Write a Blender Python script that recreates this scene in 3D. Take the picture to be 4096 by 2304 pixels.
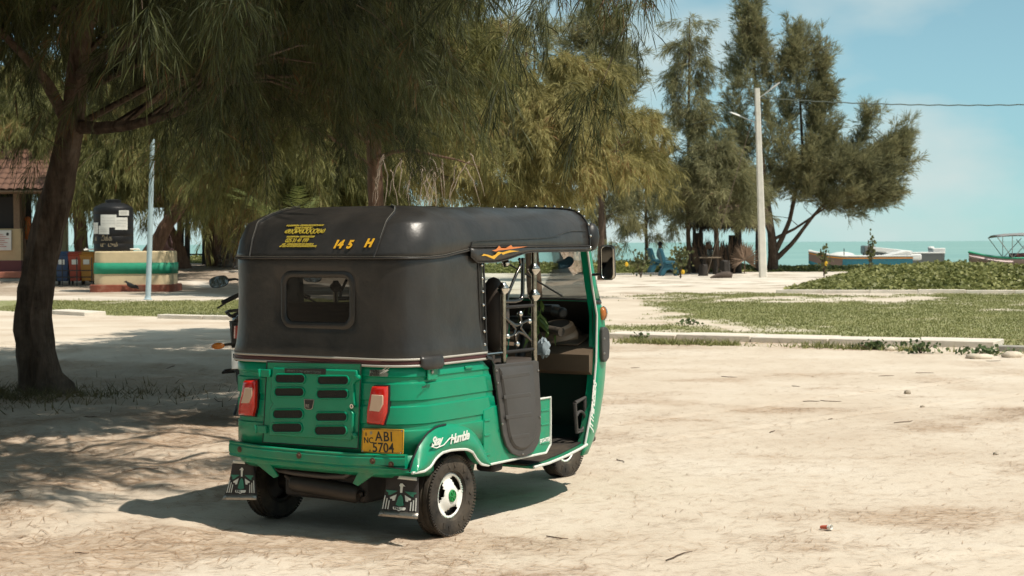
import bpy, bmesh, math, random
import numpy as np
from mathutils import Vector, Matrix, Euler
R = math.radians
for o in list(bpy.data.objects):
    bpy.data.objects.remove(o, do_unlink=True)
scene = bpy.context.scene
COL = scene.collection

# ------------------------------------------------------------------ camera
CAM_H, F_PX, PITCH, ROLL = 1.4414, 6489.13, math.atan((1152 - 972.7) / 6489.13), math.atan(14 / 2825)
_F = Vector((0, math.cos(PITCH), -math.sin(PITCH)))
_U0 = Vector((0, math.sin(PITCH), math.cos(PITCH)))
_R0 = Vector((1, 0, 0))
CR = _R0 * math.cos(ROLL) - _U0 * math.sin(ROLL)
CU = _R0 * math.sin(ROLL) + _U0 * math.cos(ROLL)
cam_d = bpy.data.cameras.new('camera')
cam_d.sensor_width = 36
cam_d.lens = F_PX / 4096 * 36
cam_d.clip_start, cam_d.clip_end = .1, 60000
cam_d.dof.use_dof = True
cam_d.dof.focus_distance = 8.6
cam_d.dof.aperture_fstop = 9
cam = bpy.data.objects.new('camera', cam_d)
COL.objects.link(cam)
m = Matrix.Identity(4)
for i in range(3):
    m[i][0], m[i][1], m[i][2] = CR[i], CU[i], -_F[i]
m[2][3] = CAM_H
cam.matrix_world = m
scene.camera = cam

# ------------------------------------------------------------------ sky and sun
SUN_EL = R(59)
SUN_H = Vector((.859, -.513, 0)).normalized()          # horizontal direction towards the sun
world = bpy.data.worlds.new('World')
scene.world = world
world.use_nodes = True
nt = world.node_tree
for n in list(nt.nodes):
    nt.nodes.remove(n)
sky = nt.nodes.new('ShaderNodeTexSky')
sky.sky_type = 'NISHITA'
sky.sun_disc = False
sky.sun_elevation = SUN_EL
sky.sun_rotation = math.atan2(SUN_H.x, SUN_H.y)
sky.air_density, sky.dust_density, sky.ozone_density = .85, .12, 1.5
tint = nt.nodes.new('ShaderNodeMix')
tint.data_type = 'RGBA'
tint.blend_type = 'MULTIPLY'
tint.inputs[0].default_value = 1
tint.inputs[7].default_value = (.55, .88, .93, 1)
hsv = nt.nodes.new('ShaderNodeHueSaturation')            # hazy tropical air: paler than the clear-sky model
hsv.inputs['Saturation'].default_value = .42
nt.links.new(sky.outputs[0], hsv.inputs['Color'])
nt.links.new(hsv.outputs[0], tint.inputs[6])
tc = nt.nodes.new('ShaderNodeTexCoord')
mp = nt.nodes.new('ShaderNodeMapping')
mp.inputs['Scale'].default_value = (1.0, 1.0, 2.1)
mp.inputs['Location'].default_value = (.35, .1, .02)
nt.links.new(tc.outputs['Generated'], mp.inputs[0])
nz = nt.nodes.new('ShaderNodeTexNoise')
nz.inputs['Scale'].default_value = 6.5
nz.inputs['Detail'].default_value = 5
nz.inputs['Roughness'].default_value = .5
nt.links.new(mp.outputs[0], nz.inputs['Vector'])
rp = nt.nodes.new('ShaderNodeValToRGB')
rp.color_ramp.elements[0].position, rp.color_ramp.elements[0].color = .40, (0, 0, 0, 1)
rp.color_ramp.elements[1].position, rp.color_ramp.elements[1].color = .64, (.75, .75, .75, 1)
nt.links.new(nz.outputs[0], rp.inputs[0])
cl = nt.nodes.new('ShaderNodeMix')
cl.data_type = 'RGBA'
cl.inputs[7].default_value = (5.9, 6.6, 6.4, 1)
nt.links.new(rp.outputs[0], cl.inputs[0])
nt.links.new(tint.outputs[2], cl.inputs[6])
bg = nt.nodes.new('ShaderNodeBackground')
bg.inputs[1].default_value = .10
nt.links.new(cl.outputs[2], bg.inputs[0])
wo = nt.nodes.new('ShaderNodeOutputWorld')
nt.links.new(bg.outputs[0], wo.inputs[0])

sun_d = bpy.data.lights.new('sun', 'SUN')
sun_d.energy = 4.6
sun_d.angle = R(.53)
sun_d.color = (1, .92, .80)
sun = bpy.data.objects.new('sun', sun_d)
sd = Vector((SUN_H.x * math.cos(SUN_EL), SUN_H.y * math.cos(SUN_EL), math.sin(SUN_EL)))
sun.rotation_euler = sd.to_track_quat('Z', 'Y').to_euler()
COL.objects.link(sun)

scene.view_settings.view_transform = 'Standard'
scene.view_settings.look = 'None'
scene.view_settings.gamma = 1
scene.view_settings.use_curve_mapping = False
scene.view_settings.exposure = .19
scene.render.engine = 'CYCLES'
scene.cycles.max_bounces = 5
scene.cycles.diffuse_bounces = 3
scene.cycles.glossy_bounces = 3
scene.cycles.caustics_reflective = False
scene.cycles.caustics_refractive = False
scene.cycles.use_light_tree = False
scene.cycles.use_adaptive_sampling = True
scene.cycles.adaptive_threshold = .015
scene.cycles.transparent_max_bounces = 12

# ------------------------------------------------------------------ helpers
def ray(px, py):                       # photograph pixel (4096 wide) -> world direction
    return _F + CR * ((px - 2048) / F_PX) + CU * ((1152 - py) / F_PX)
K = 4096 / 2576
def at(x, y, Y):                       # pixel of the 2576-wide view + real distance -> world point
    d = ray(x * K, y * K)
    return Vector((0, 0, CAM_H)) + d * (Y / d.y)
def gd(x, y, z=0):                     # pixel on the ground plane
    d = ray(x * K, y * K)
    return Vector((0, 0, CAM_H)) + d * ((z - CAM_H) / d.z)

def sst(a, b, x):
    t = np.clip((x - a) / (b - a), 0, 1)
    return t * t * (3 - 2 * t)

def vnoise(x, y, seed=0):              # smooth value noise, numpy arrays
    x = np.asarray(x, float); y = np.asarray(y, float)
    xi, yi = np.floor(x).astype(np.int64), np.floor(y).astype(np.int64)
    fx, fy = x - xi, y - yi
    fx = fx * fx * (3 - 2 * fx); fy = fy * fy * (3 - 2 * fy)
    def h(a, b):
        n = (a * 374761393 + b * 668265263 + seed * 974634777) & 0x7fffffff
        n = ((n ^ (n >> 13)) * 1274126177) & 0x7fffffff
        return ((n ^ (n >> 16)) & 0xffff) / 65535.
    return (h(xi, yi) * (1 - fx) + h(xi + 1, yi) * fx) * (1 - fy) + (h(xi, yi + 1) * (1 - fx) + h(xi + 1, yi + 1) * fx) * fy
def fbm(x, y, o=4, seed=0):
    s, a, t = 0, 1, 0
    for i in range(o):
        s = s + a * vnoise(x * 2 ** i, y * 2 ** i, seed + i); t += a; a *= .5
    return s / t

def tag(o, label=None, cat=None, group=None, kind=None):
    if label: o['label'] = label
    if cat: o['category'] = cat
    if group: o['group'] = group
    if kind: o['kind'] = kind
    return o
def root(name, label, cat, loc=(0, 0, 0), rz=0, group=None):
    o = bpy.data.objects.new(name, None)
    o.empty_display_size = .2
    o.location = loc
    o.rotation_euler = (0, 0, rz)
    COL.objects.link(o)
    return tag(o, label, cat, group)
def link(name, me, mat=None, parent=None):
    o = bpy.data.objects.new(name, me)
    if mat and not me.materials:
        me.materials.append(mat)
    COL.objects.link(o)
    if parent: o.parent = parent
    return o
def copy_tree(o, parent=None):
    c = o.copy()
    COL.objects.link(c)
    c.parent = parent
    for ch in [x for x in o.children]:
        copy_tree(ch, c)
    return c

class MB:
    def __init__(s):
        s.v, s.f = [], []
    def add(s, vs, fs):
        o = len(s.v)
        s.v += [tuple(p) for p in vs]
        s.f += [tuple(i + o for i in f) for f in fs]
        return s
    def box(s, c, d, rot=None, taper=1):
        x, y, z = d[0] / 2, d[1] / 2, d[2] / 2
        vs = [Vector((sx * x * (taper if sz > 0 else 1), sy * y * (taper if sz > 0 else 1), sz * z)) for sz in (-1, 1) for sy in (-1, 1) for sx in (-1, 1)]
        if rot is not None:
            M = rot if isinstance(rot, Matrix) else Euler(rot).to_matrix()
            vs = [M @ v for v in vs]
        return s.add([v + Vector(c) for v in vs], [(0, 2, 3, 1), (4, 5, 7, 6), (0, 1, 5, 4), (2, 6, 7, 3), (0, 4, 6, 2), (1, 3, 7, 5)])
    def tube(s, pts, r, n=8, cap=True, flat=1):
        pts = [Vector(p) for p in pts]
        m = len(pts)
        rs = r if isinstance(r, (list, tuple)) else [r] * m
        ref = None
        vs = []
        for i in range(m):
            t = (pts[min(i + 1, m - 1)] - pts[max(i - 1, 0)]).normalized()
            if ref is None:
                ref = t.orthogonal().normalized()
            a = (ref - t * ref.dot(t)).normalized()
            ref = a
            b = t.cross(a)
            for k in range(n):
                q = 2 * math.pi * k / n
                vs.append(pts[i] + (a * math.cos(q) + b * math.sin(q) * flat) * rs[i])
        fs = [(i * n + k, i * n + (k + 1) % n, (i + 1) * n + (k + 1) % n, (i + 1) * n + k) for i in range(m - 1) for k in range(n)]
        if cap:
            fs += [tuple(range(n))[::-1], tuple((m - 1) * n + k for k in range(n))]
        return s.add(vs, fs)
    def lathe(s, prof, n=32, M=None, c=(0, 0, 0), cap=True):      # prof: (radius, height) about local z
        vs = []
        for r, z in prof:
            for k in range(n):
                a = 2 * math.pi * k / n
                v = Vector((r * math.cos(a), r * math.sin(a), z))
                vs.append((M @ v if M else v) + Vector(c))
        m = len(prof)
        fs = [(i * n + k, i * n + (k + 1) % n, (i + 1) * n + (k + 1) % n, (i + 1) * n + k) for i in range(m - 1) for k in range(n)]
        if cap and prof[0][0] > 1e-6: fs.append(tuple(range(n))[::-1])
        if cap and prof[-1][0] > 1e-6: fs.append(tuple((m - 1) * n + k for k in range(n)))
        return s.add(vs, fs)
    def loft(s, rings, closed=True, cap=(False, False), skip=None):
        n = len(rings[0])
        vs = [p for r in rings for p in r]
        fs = []
        for i in range(len(rings) - 1):
            for k in range(n if closed else n - 1):
                if skip and skip(i, k): continue
                fs.append((i * n + k, i * n + (k + 1) % n, (i + 1) * n + (k + 1) % n, (i + 1) * n + k))
        if cap[0]: fs.append(tuple(range(n))[::-1])
        if cap[1]: fs.append(tuple((len(rings) - 1) * n + k for k in range(n)))
        return s.add(vs, fs)
    def prism(s, poly, off):                            # planar polygon (3D points) extruded by a vector
        n = len(poly)
        a = [Vector(p) for p in poly]
        b = [p + Vector(off) for p in a]
        return s.add(a + b, [tuple(range(n))[::-1], tuple(range(n, 2 * n))] + [(k, (k + 1) % n, n + (k + 1) % n, n + k) for k in range(n)])
    def ball(s, c, r, n=12, sc=(1, 1, 1)):
        pr = [(math.sin(math.pi * i / (n // 2)), -math.cos(math.pi * i / (n // 2))) for i in range(n // 2 + 1)]
        M = Matrix.Diagonal(Vector((r * sc[0], r * sc[1], r * sc[2])))
        pr = [(max(p[0], 1e-7), p[1]) for p in pr]
        return s.lathe(pr, n, M, c)
    def mesh(s, name, smooth=40, fix=True):
        me = bpy.data.meshes.new(name)
        me.from_pydata(s.v, [], s.f)
        if fix:
            bm = bmesh.new(); bm.from_mesh(me)
            bmesh.ops.remove_doubles(bm, verts=bm.verts, dist=1e-5)
            bmesh.ops.recalc_face_normals(bm, faces=bm.faces)
            bm.to_mesh(me); bm.free()
        if smooth:
            me.shade_smooth()
            me.set_sharp_from_angle(angle=R(smooth))
        me.update()
        return me
    def build(s, name, mat, parent=None, smooth=40, bevel=0, seg=2, solid=0, fix=True):
        o = link(name, s.mesh(name, smooth, fix), mat, parent)
        if solid:
            md = o.modifiers.new('solid', 'SOLIDIFY'); md.thickness = solid; md.offset = -1
        if bevel:
            md = o.modifiers.new('bevel', 'BEVEL'); md.width = bevel; md.segments = seg; md.limit_method = 'ANGLE'; md.angle_limit = R(40)
        return o

def fast_mesh(name, V, F, smooth=False):               # big numpy meshes: V (n,3), F list of (m,k) int arrays
    me = bpy.data.meshes.new(name)
    V = np.ascontiguousarray(V, np.float32)
    me.vertices.add(len(V))
    me.vertices.foreach_set('co', V.ravel())
    nl = sum(f.size for f in F); nf = sum(len(f) for f in F)
    me.loops.add(nl); me.polygons.add(nf)
    me.loops.foreach_set('vertex_index', np.concatenate([f.ravel() for f in F]).astype(np.int32))
    st, o = [], 0
    for f in F:
        st.append(o + np.arange(len(f)) * f.shape[1]); o += f.size
    me.polygons.foreach_set('loop_start', np.concatenate(st).astype(np.int32))
    me.update(calc_edges=True)
    me.validate()
    if smooth: me.shade_smooth()
    return me

def text_mesh(s, size, bold=0, shear=0, ext=.0006, align='LEFT', spacing=1.0):
    cu = bpy.data.curves.new('text', 'FONT')
    cu.body = s; cu.size = size; cu.offset = bold * size; cu.shear = shear; cu.extrude = ext
    cu.align_x = align; cu.space_character = spacing; cu.resolution_u = 3
    t = bpy.data.objects.new('text', cu)
    me = bpy.data.meshes.new_from_object(t)
    bpy.data.objects.remove(t)
    bpy.data.curves.remove(cu)
    return me
def text(name, s, size, mat, parent, org, xd, yd, **k):
    me = text_mesh(s, size, **k)
    me.materials.clear()
    o = link(name, me, mat, parent)
    x = Vector(xd).normalized(); y = Vector(yd); y = (y - x * y.dot(x)).normalized(); z = x.cross(y)
    M = Matrix.Identity(4)
    for i in range(3):
        M[i][0], M[i][1], M[i][2], M[i][3] = x[i], y[i], z[i], org[i]
    o.matrix_local = M
    return o

# ------------------------------------------------------------------ materials
MATS = {}
def mat(name, col, rough=.5, metal=0., var=0., vs=6., bump=0., bs=60., spec=.5, coat=0., dirt=None, ds=3., dthr=(.5, .75), bd=4, stretch=None):
    if name in MATS: return MATS[name]
    ma = bpy.data.materials.new(name); ma.use_nodes = True
    t = ma.node_tree; b = t.nodes['Principled BSDF']
    b.inputs['Roughness'].default_value = rough
    b.inputs['Metallic'].default_value = metal
    b.inputs['Specular IOR Level'].default_value = spec
    b.inputs['Coat Weight'].default_value = coat
    b.inputs['Coat Roughness'].default_value = .08
    c4 = (*col, 1)
    b.inputs['Base Color'].default_value = c4
    tc = t.nodes.new('ShaderNodeTexCoord')
    vec = tc.outputs['Object']
    if stretch:
        mpn = t.nodes.new('ShaderNodeMapping'); mpn.inputs['Scale'].default_value = stretch; t.links.new(vec, mpn.inputs[0]); vec = mpn.outputs[0]
    out = None
    if var:
        n = t.nodes.new('ShaderNodeTexNoise'); n.inputs['Scale'].default_value = vs; n.inputs['Detail'].default_value = 6; n.inputs['Roughness'].default_value = .6
        t.links.new(vec, n.inputs['Vector'])
        r = t.nodes.new('ShaderNodeValToRGB')
        r.color_ramp.elements[0].position = .28; r.color_ramp.elements[1].position = .72
        r.color_ramp.elements[0].color = (*[max(0, c * (1 - var)) for c in col], 1)
        r.color_ramp.elements[1].color = (*[min(1, c * (1 + var)) for c in col], 1)
        t.links.new(n.outputs[0], r.inputs[0]); out = r.outputs[0]
    if dirt:
        n = t.nodes.new('ShaderNodeTexNoise'); n.inputs['Scale'].default_value = ds; n.inputs['Detail'].default_value = 8; n.inputs['Roughness'].default_value = .7
        t.links.new(tc.outputs['Object'], n.inputs['Vector'])
        r = t.nodes.new('ShaderNodeValToRGB')
        r.color_ramp.elements[0].position, r.color_ramp.elements[1].position = dthr
        r.color_ramp.elements[1].color = (.75, .75, .75, 1)
        r.color_ramp.elements[0].color = (0, 0, 0, 1)
        t.links.new(n.outputs[0], r.inputs[0])
        mx = t.nodes.new('ShaderNodeMix'); mx.data_type = 'RGBA'
        t.links.new(r.outputs[0], mx.inputs[0])
        if out: t.links.new(out, mx.inputs[6])
        else: mx.inputs[6].default_value = c4
        mx.inputs[7].default_value = (*dirt, 1)
        out = mx.outputs[2]
    if out: t.links.new(out, b.inputs['Base Color'])
    if bump:
        n = t.nodes.new('ShaderNodeTexNoise'); n.inputs['Scale'].default_value = bs; n.inputs['Detail'].default_value = bd
        t.links.new(vec, n.inputs['Vector'])
        bp = t.nodes.new('ShaderNodeBump'); bp.inputs['Strength'].default_value = bump; bp.inputs['Distance'].default_value = .02
        t.links.new(n.outputs[0], bp.inputs['Height']); t.links.new(bp.outputs[0], b.inputs['Normal'])
    MATS[name] = ma
    return ma

def leaf_mat(name, dark, light, transl=.35, ns=.9, rough=.6, dead=None):
    ma = bpy.data.materials.new(name); ma.use_nodes = True
    t = ma.node_tree; b = t.nodes['Principled BSDF']; o = t.nodes['Material Output']
    b.inputs['Roughness'].default_value = rough; b.inputs['Specular IOR Level'].default_value = .25
    g = t.nodes.new('ShaderNodeNewGeometry'); tc = t.nodes.new('ShaderNodeTexCoord')
    n = t.nodes.new('ShaderNodeTexNoise'); n.inputs['Scale'].default_value = ns; n.inputs['Detail'].default_value = 3
    t.links.new(tc.outputs['Object'], n.inputs['Vector'])
    ad = t.nodes.new('ShaderNodeMath'); ad.operation = 'MULTIPLY_ADD'
    t.links.new(g.outputs['Random Per Island'], ad.inputs[0]); ad.inputs[1].default_value = .44
    t.links.new(n.outputs[0], ad.inputs[2])
    r = t.nodes.new('ShaderNodeValToRGB')
    r.color_ramp.elements[0].position, r.color_ramp.elements[1].position = .42, 1.0 if dead else .95
    r.color_ramp.elements[0].color = (*dark, 1); r.color_ramp.elements[1].color = (*light, 1)
    if dead:
        e = r.color_ramp.elements.new(.95); e.color = (*light, 1)
        r.color_ramp.elements[2].color = (*dead, 1)
    t.links.new(ad.outputs[0], r.inputs[0])
    t.links.new(r.outputs[0], b.inputs['Base Color'])
    tr = t.nodes.new('ShaderNodeBsdfTranslucent'); t.links.new(r.outputs[0], tr.inputs[0])
    mx = t.nodes.new('ShaderNodeMixShader'); mx.inputs[0].default_value = transl
    t.links.new(b.outputs[0], mx.inputs[1]); t.links.new(tr.outputs[0], mx.inputs[2]); t.links.new(mx.outputs[0], o.inputs[0])
    return ma

def glass_mat(name, tintc, rough=.02, refl=.5):
    ma = bpy.data.materials.new(name); ma.use_nodes = True
    t = ma.node_tree; o = t.nodes['Material Output']; t.nodes.remove(t.nodes['Principled BSDF'])
    tr = t.nodes.new('ShaderNodeBsdfTransparent'); tr.inputs[0].default_value = (*tintc, 1)
    gl = t.nodes.new('ShaderNodeBsdfGlossy'); gl.inputs['Roughness'].default_value = rough
    fr = t.nodes.new('ShaderNodeFresnel'); fr.inputs[0].default_value = 1.45
    mu = t.nodes.new('ShaderNodeMath'); mu.operation = 'MULTIPLY'; mu.inputs[1].default_value = refl
    t.links.new(fr.outputs[0], mu.inputs[0])
    mx = t.nodes.new('ShaderNodeMixShader')
    t.links.new(mu.outputs[0], mx.inputs[0]); t.links.new(tr.outputs[0], mx.inputs[1]); t.links.new(gl.outputs[0], mx.inputs[2]); t.links.new(mx.outputs[0], o.inputs[0])
    return ma

GREEN = mat('green_paint', (.0006, .25, .130), .34, var=.08, vs=4, coat=.3, spec=.22, dirt=(.03, .17, .09), ds=2.2, dthr=(.55, 1.0))
t = GREEN.node_tree; b = t.nodes['Principled BSDF']; src = b.inputs['Base Color'].links[0].from_socket       # sand dust on the lower panels
tcg = t.nodes.new('ShaderNodeTexCoord'); sx = t.nodes.new('ShaderNodeSeparateXYZ'); t.links.new(tcg.outputs['Object'], sx.inputs[0])
mr = t.nodes.new('ShaderNodeMapRange'); mr.inputs[1].default_value = .62; mr.inputs[2].default_value = .30; mr.inputs[3].default_value = 0; mr.inputs[4].default_value = 1; t.links.new(sx.outputs[2], mr.inputs[0])
nn = t.nodes.new('ShaderNodeTexNoise'); nn.inputs['Scale'].default_value = 5; nn.inputs['Detail'].default_value = 9; nn.inputs['Roughness'].default_value = .7; t.links.new(tcg.outputs['Object'], nn.inputs['Vector'])
rr_ = t.nodes.new('ShaderNodeValToRGB'); rr_.color_ramp.elements[0].position = .42; rr_.color_ramp.elements[1].position = .75; rr_.color_ramp.elements[1].color = (.5, .5, .5, 1); t.links.new(nn.outputs[0], rr_.inputs[0])
mu = t.nodes.new('ShaderNodeMath'); mu.operation = 'MULTIPLY'; t.links.new(mr.outputs[0], mu.inputs[0]); t.links.new(rr_.outputs[0], mu.inputs[1])
mxd = t.nodes.new('ShaderNodeMix'); mxd.data_type = 'RGBA'; t.links.new(mu.outputs[0], mxd.inputs[0]); t.links.new(src, mxd.inputs[6]); mxd.inputs[7].default_value = (.20, .19, .12, 1)
t.links.new(mxd.outputs[2], b.inputs['Base Color'])
VINYL = mat('black_vinyl', (.024, .0215, .0192), .37, var=.3, vs=5, bump=.34, bs=7, bd=9, spec=.5, dirt=(.070, .058, .048), ds=2.4, dthr=(.48, 1.0))
BLACKP = mat('black_plastic', (.016, .016, .016), .45, bump=.05, bs=200)
GREYP = mat('grey_plastic', (.055, .050, .047), .55, var=.15, bump=.1, bs=300, dirt=(.16, .13, .11), ds=7, dthr=(.6, .9))
RUBBER = mat('rubber', (.030, .027, .024), .8, var=.3, vs=14, dirt=(.17, .13, .09), ds=6, dthr=(.42, .95), spec=.25)
CHROME = mat('chrome', (.62, .60, .56), .16, 1., var=.1)
STEEL = mat('dull_steel', (.33, .31, .28), .4, .9, var=.2)
DARKM = mat('dark_metal', (.018, .016, .015), .6, .3, var=.4, dirt=(.06, .04, .03), ds=9)
WHITE = mat('white_paint', (.78, .77, .72), .4, var=.03)
WHITED = mat('white_decal', (.70, .71, .66), .6)
YEL = mat('plate_yellow', (.72, .37, .012), .45, var=.12, vs=14, dirt=(.35, .20, .05), ds=10)
YELT = mat('yellow_decal', (.42, .32, .03), .6)
YELB = mat('yellow_sticker', (.74, .40, .02), .5)
BLACKT = mat('black_print', (.02, .02, .018), .6)
MAROON = mat('maroon_stripe', (.06, .012, .012), .5)
BEAD = mat('white_bead', (.62, .63, .58), .5, var=.08, vs=40)
RED = mat('red_lens', (.48, .012, .006), .12, coat=.6)
CLEARL = mat('clear_lens', (.50, .35, .25), .2, coat=.6)
TAN = mat('tan_plastic', (.125, .090, .060), .55, var=.08, bump=.08, bs=200)
BELT = mat('belt_moulding', (.40, .375, .33), .45)
BROWNV = mat('brown_vinyl', (.055, .042, .034), .5, var=.15)
# ================================================================== THE SETTING
rng = np.random.default_rng(7)
def kerb_y(x): return 26.2 - .8 * x
def shore(x): return 80 - 6 * sst(0, -14, x)
TRACKS = [(.9, 12.8, 6.8, 18.5, .055), (1.0, 11.6, 6.2, 16.2, .055), (-.2, 6.2, 4.2, 8.1, .06), (.6, 5.6, 5.0, 7.4, .06), (-4.6, 6.4, -.9, 6.9, .06)]
def gz(x, y):
    x = np.asarray(x, float); y = np.asarray(y, float)
    z = .62 * sst(50.5, 62, y) * sst(-3, -10, x)
    z = z - 2.6 * sst(shore(x) + 2, shore(x) + 34, y) - z * sst(shore(x), shore(x) + 20, y)
    near = sst(34, 24, y)
    soft = sst(1.2, -1.6, x - .1 * (y - 8)) * sst(5, 8.5, y) * sst(30, 20, y)
    rough = (fbm(x * 1.7, y * 2.3, 3, 3) - .5) * .11 + (fbm(x * 5.2, y * 6.5, 3, 9) - .5) * .055
    z = z + rough * soft * near
    z = z + (fbm(x * .5, y * .5, 2, 21) - .5) * .03 * near * (1 - .6 * soft)
    z = z + (fbm(x * 3.1, y * 3.1, 2, 5) - .5) * .007 * near * (1 - soft)
    for (ax, ay, bx, by, w) in TRACKS:                     # shallow tyre ruts
        dx, dy = bx - ax, by - ay; ln = math.hypot(dx, dy)
        t_ = ((x - ax) * dx + (y - ay) * dy) / ln ** 2
        dd = ((x - ax) * dy - (y - ay) * dx) / ln + .35 * np.sin(t_ * 3.0) * .5
        k = sst(-.1, .05, t_) * sst(1.1, .95, t_)
        z = z + k * (-.010 * np.exp(-(dd / w) ** 2) + .004 * np.exp(-((np.abs(dd) - 2.1 * w) / w) ** 2))
    d = np.hypot((x + .25) , (y - 9.1))                    # trodden flat round the rickshaw
    z = z * sst(.6, 2.2, d)
    z = z + (fbm(x * .6, y * .35, 3, 40) - .5) * .10 * sst(40, 55, y)
    return z
def grass_mask(x, y):
    d = (y - kerb_y(x))
    n = fbm(x * .32, y * .22, 4, 11)
    n2 = fbm(x * 1.5, y * .8, 3, 13)
    lawn = sst(.3, 1.0, d)
    right = sst(2.2, 4.5, x) * sst(42.5 + 0 * x, 36, y)
    mid = sst(5.5, 2.5, x) * sst(-2, .5, x) * sst(33, 27, y) * .9
    patch = .55 * sst(1.5, 5, x) * sst(47, 43, y) * sst(34, 39, y)
    left = sst(-3, -4.5, x) * sst(43.5, 40, y) * .85 + .35 * sst(-3, -4.5, x) * sst(46, 42, y)
    g = lawn * np.clip(np.maximum(np.maximum(right, mid), np.maximum(left, patch)), 0, 1)
    thr = 1 - g
    return np.clip((n * .58 + n2 * .42 - .235 - thr * .42) / .16, 0, 1) * (g > .02)
def litter_shade_mask(x, y):
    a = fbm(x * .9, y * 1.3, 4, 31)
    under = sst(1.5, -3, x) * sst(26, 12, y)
    kerb = np.exp(-((y - kerb_y(x) + .9) / .8) ** 2) + 1.3 * sst(-3, -6, x) * sst(45, 49, y) * (.4 + fbm(x * .8, y * .8, 3, 34))  # far left term: litter that also paints in tree shade by the tank
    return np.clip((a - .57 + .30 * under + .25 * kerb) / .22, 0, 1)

ty = np.concatenate([np.linspace(-60, 3.9, 14), np.geomspace(4.2, 31, 330), np.geomspace(31.2, 118, 150)])
tx = np.concatenate([np.linspace(-1, -.14, 16), np.linspace(-.135, .135, 420), np.linspace(.14, 1, 16)])
TX, TY = np.meshgrid(tx, ty)
WX = np.where(TY < 4, 30., 0) + np.maximum(TY, 4) * 2.9
GX = TX * np.maximum(WX, 30)
GY = TY.copy()
GX = np.where(np.abs(TX) > .99, np.sign(TX) * 400, GX)
GZ = gz(GX, GY)
V = np.stack([GX, GY, GZ], -1).reshape(-1, 3)
ny, nx = GX.shape
idx = np.arange(ny * nx).reshape(ny, nx)
Fq = np.stack([idx[:-1, :-1], idx[:-1, 1:], idx[1:, 1:], idx[1:, :-1]], -1).reshape(-1, 4)
gme = fast_mesh('ground', V, [Fq], True)
for nm, fn in (('grass', grass_mask), ('litter', litter_shade_mask)):
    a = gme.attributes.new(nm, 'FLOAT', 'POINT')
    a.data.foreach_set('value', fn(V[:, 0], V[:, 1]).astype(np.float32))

SAND = bpy.data.materials.new('sand'); SAND.use_nodes = True
t = SAND.node_tree; b = t.nodes['Principled BSDF']
b.inputs['Roughness'].default_value = .95; b.inputs['Specular IOR Level'].default_value = .1
tc = t.nodes.new('ShaderNodeTexCoord')
def nnoise(t, vec, scale, detail=5, rough=.6):
    n = t.nodes.new('ShaderNodeTexNoise'); n.inputs['Scale'].default_value = scale; n.inputs['Detail'].default_value = detail; n.inputs['Roughness'].default_value = rough
    t.links.new(vec, n.inputs['Vector']); return n.outputs[0]
def nramp(t, fac, els):
    r = t.nodes.new('ShaderNodeValToRGB')
    while len(r.color_ramp.elements) < len(els): r.color_ramp.elements.new(.5)
    for e, (p, c) in zip(r.color_ramp.elements, els): e.position = p; e.color = (*c, 1)
    t.links.new(fac, r.inputs[0]); return r.outputs[0]
def nmix(t, fac, a, bb):
    m = t.nodes.new('ShaderNodeMix'); m.data_type = 'RGBA'
    for i, v in ((0, fac), (6, a), (7, bb)):
        if isinstance(v, (int, float)): m.inputs[i].default_value = v
        elif isinstance(v, tuple): m.inputs[i].default_value = (*v, 1)
        else: t.links.new(v, m.inputs[i])
    return m.outputs[2]
def nattr(t, n):
    a = t.nodes.new('ShaderNodeAttribute'); a.attribute_name = n; return a.outputs['Fac']
def nmath(t, op, a, bb):
    m = t.nodes.new('ShaderNodeMath'); m.operation = op
    for i, v in ((0, a), (1, bb)):
        if isinstance(v, (int, float)): m.inputs[i].default_value = v
        else: t.links.new(v, m.inputs[i])
    return m.outputs[0]
ob = tc.outputs['Object']
base = nramp(t, nnoise(t, ob, .55, 6, .62), [(.3, (.52, .435, .345)), (.5, (.585, .505, .410)), (.7, (.64, .57, .48))])
speck = nramp(t, nnoise(t, ob, 95, 3, .7), [(.34, (.30, .21, .14)), (.43, (1, 1, 1))])
mm = t.nodes.new('ShaderNodeMix'); mm.data_type = 'RGBA'; mm.blend_type = 'MULTIPLY'; mm.inputs[0].default_value = .3
t.links.new(base, mm.inputs[6]); t.links.new(speck, mm.inputs[7])
col = mm.outputs[2]
sep = t.nodes.new('ShaderNodeSeparateXYZ'); t.links.new(ob, sep.inputs[0])
far = t.nodes.new('ShaderNodeMapRange'); far.inputs[1].default_value = 34; far.inputs[2].default_value = 55; t.links.new(sep.outputs[1], far.inputs[0])
beach = nramp(t, nnoise(t, ob, .35, 6, .65), [(.3, (.50, .44, .36)), (.62, (.68, .62, .54))])
col = nmix(t, far.outputs[0], col, beach)
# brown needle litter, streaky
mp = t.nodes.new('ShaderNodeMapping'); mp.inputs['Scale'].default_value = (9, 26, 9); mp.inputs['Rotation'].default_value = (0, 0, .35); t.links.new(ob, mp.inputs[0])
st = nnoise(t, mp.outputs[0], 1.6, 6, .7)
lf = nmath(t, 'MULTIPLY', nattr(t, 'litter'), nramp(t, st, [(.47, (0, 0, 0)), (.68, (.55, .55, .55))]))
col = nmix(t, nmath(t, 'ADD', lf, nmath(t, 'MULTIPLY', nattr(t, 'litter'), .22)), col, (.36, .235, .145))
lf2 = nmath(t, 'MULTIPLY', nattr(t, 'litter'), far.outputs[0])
col = nmix(t, nmath(t, 'MULTIPLY', lf2, .8), col, nramp(t, nnoise(t, ob, 3, 6, .7), [(.35, (.16, .115, .08)), (.65, (.36, .29, .22))]))  # far litter brown; round the tank it doubles as painted tree shade
gs = nnoise(t, ob, 14, 5, .75)
gc = nramp(t, nnoise(t, ob, 2.2, 5, .6), [(.3, (.16, .18, .065)), (.55, (.215, .225, .09)), (.75, (.34, .30, .16))])
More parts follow.
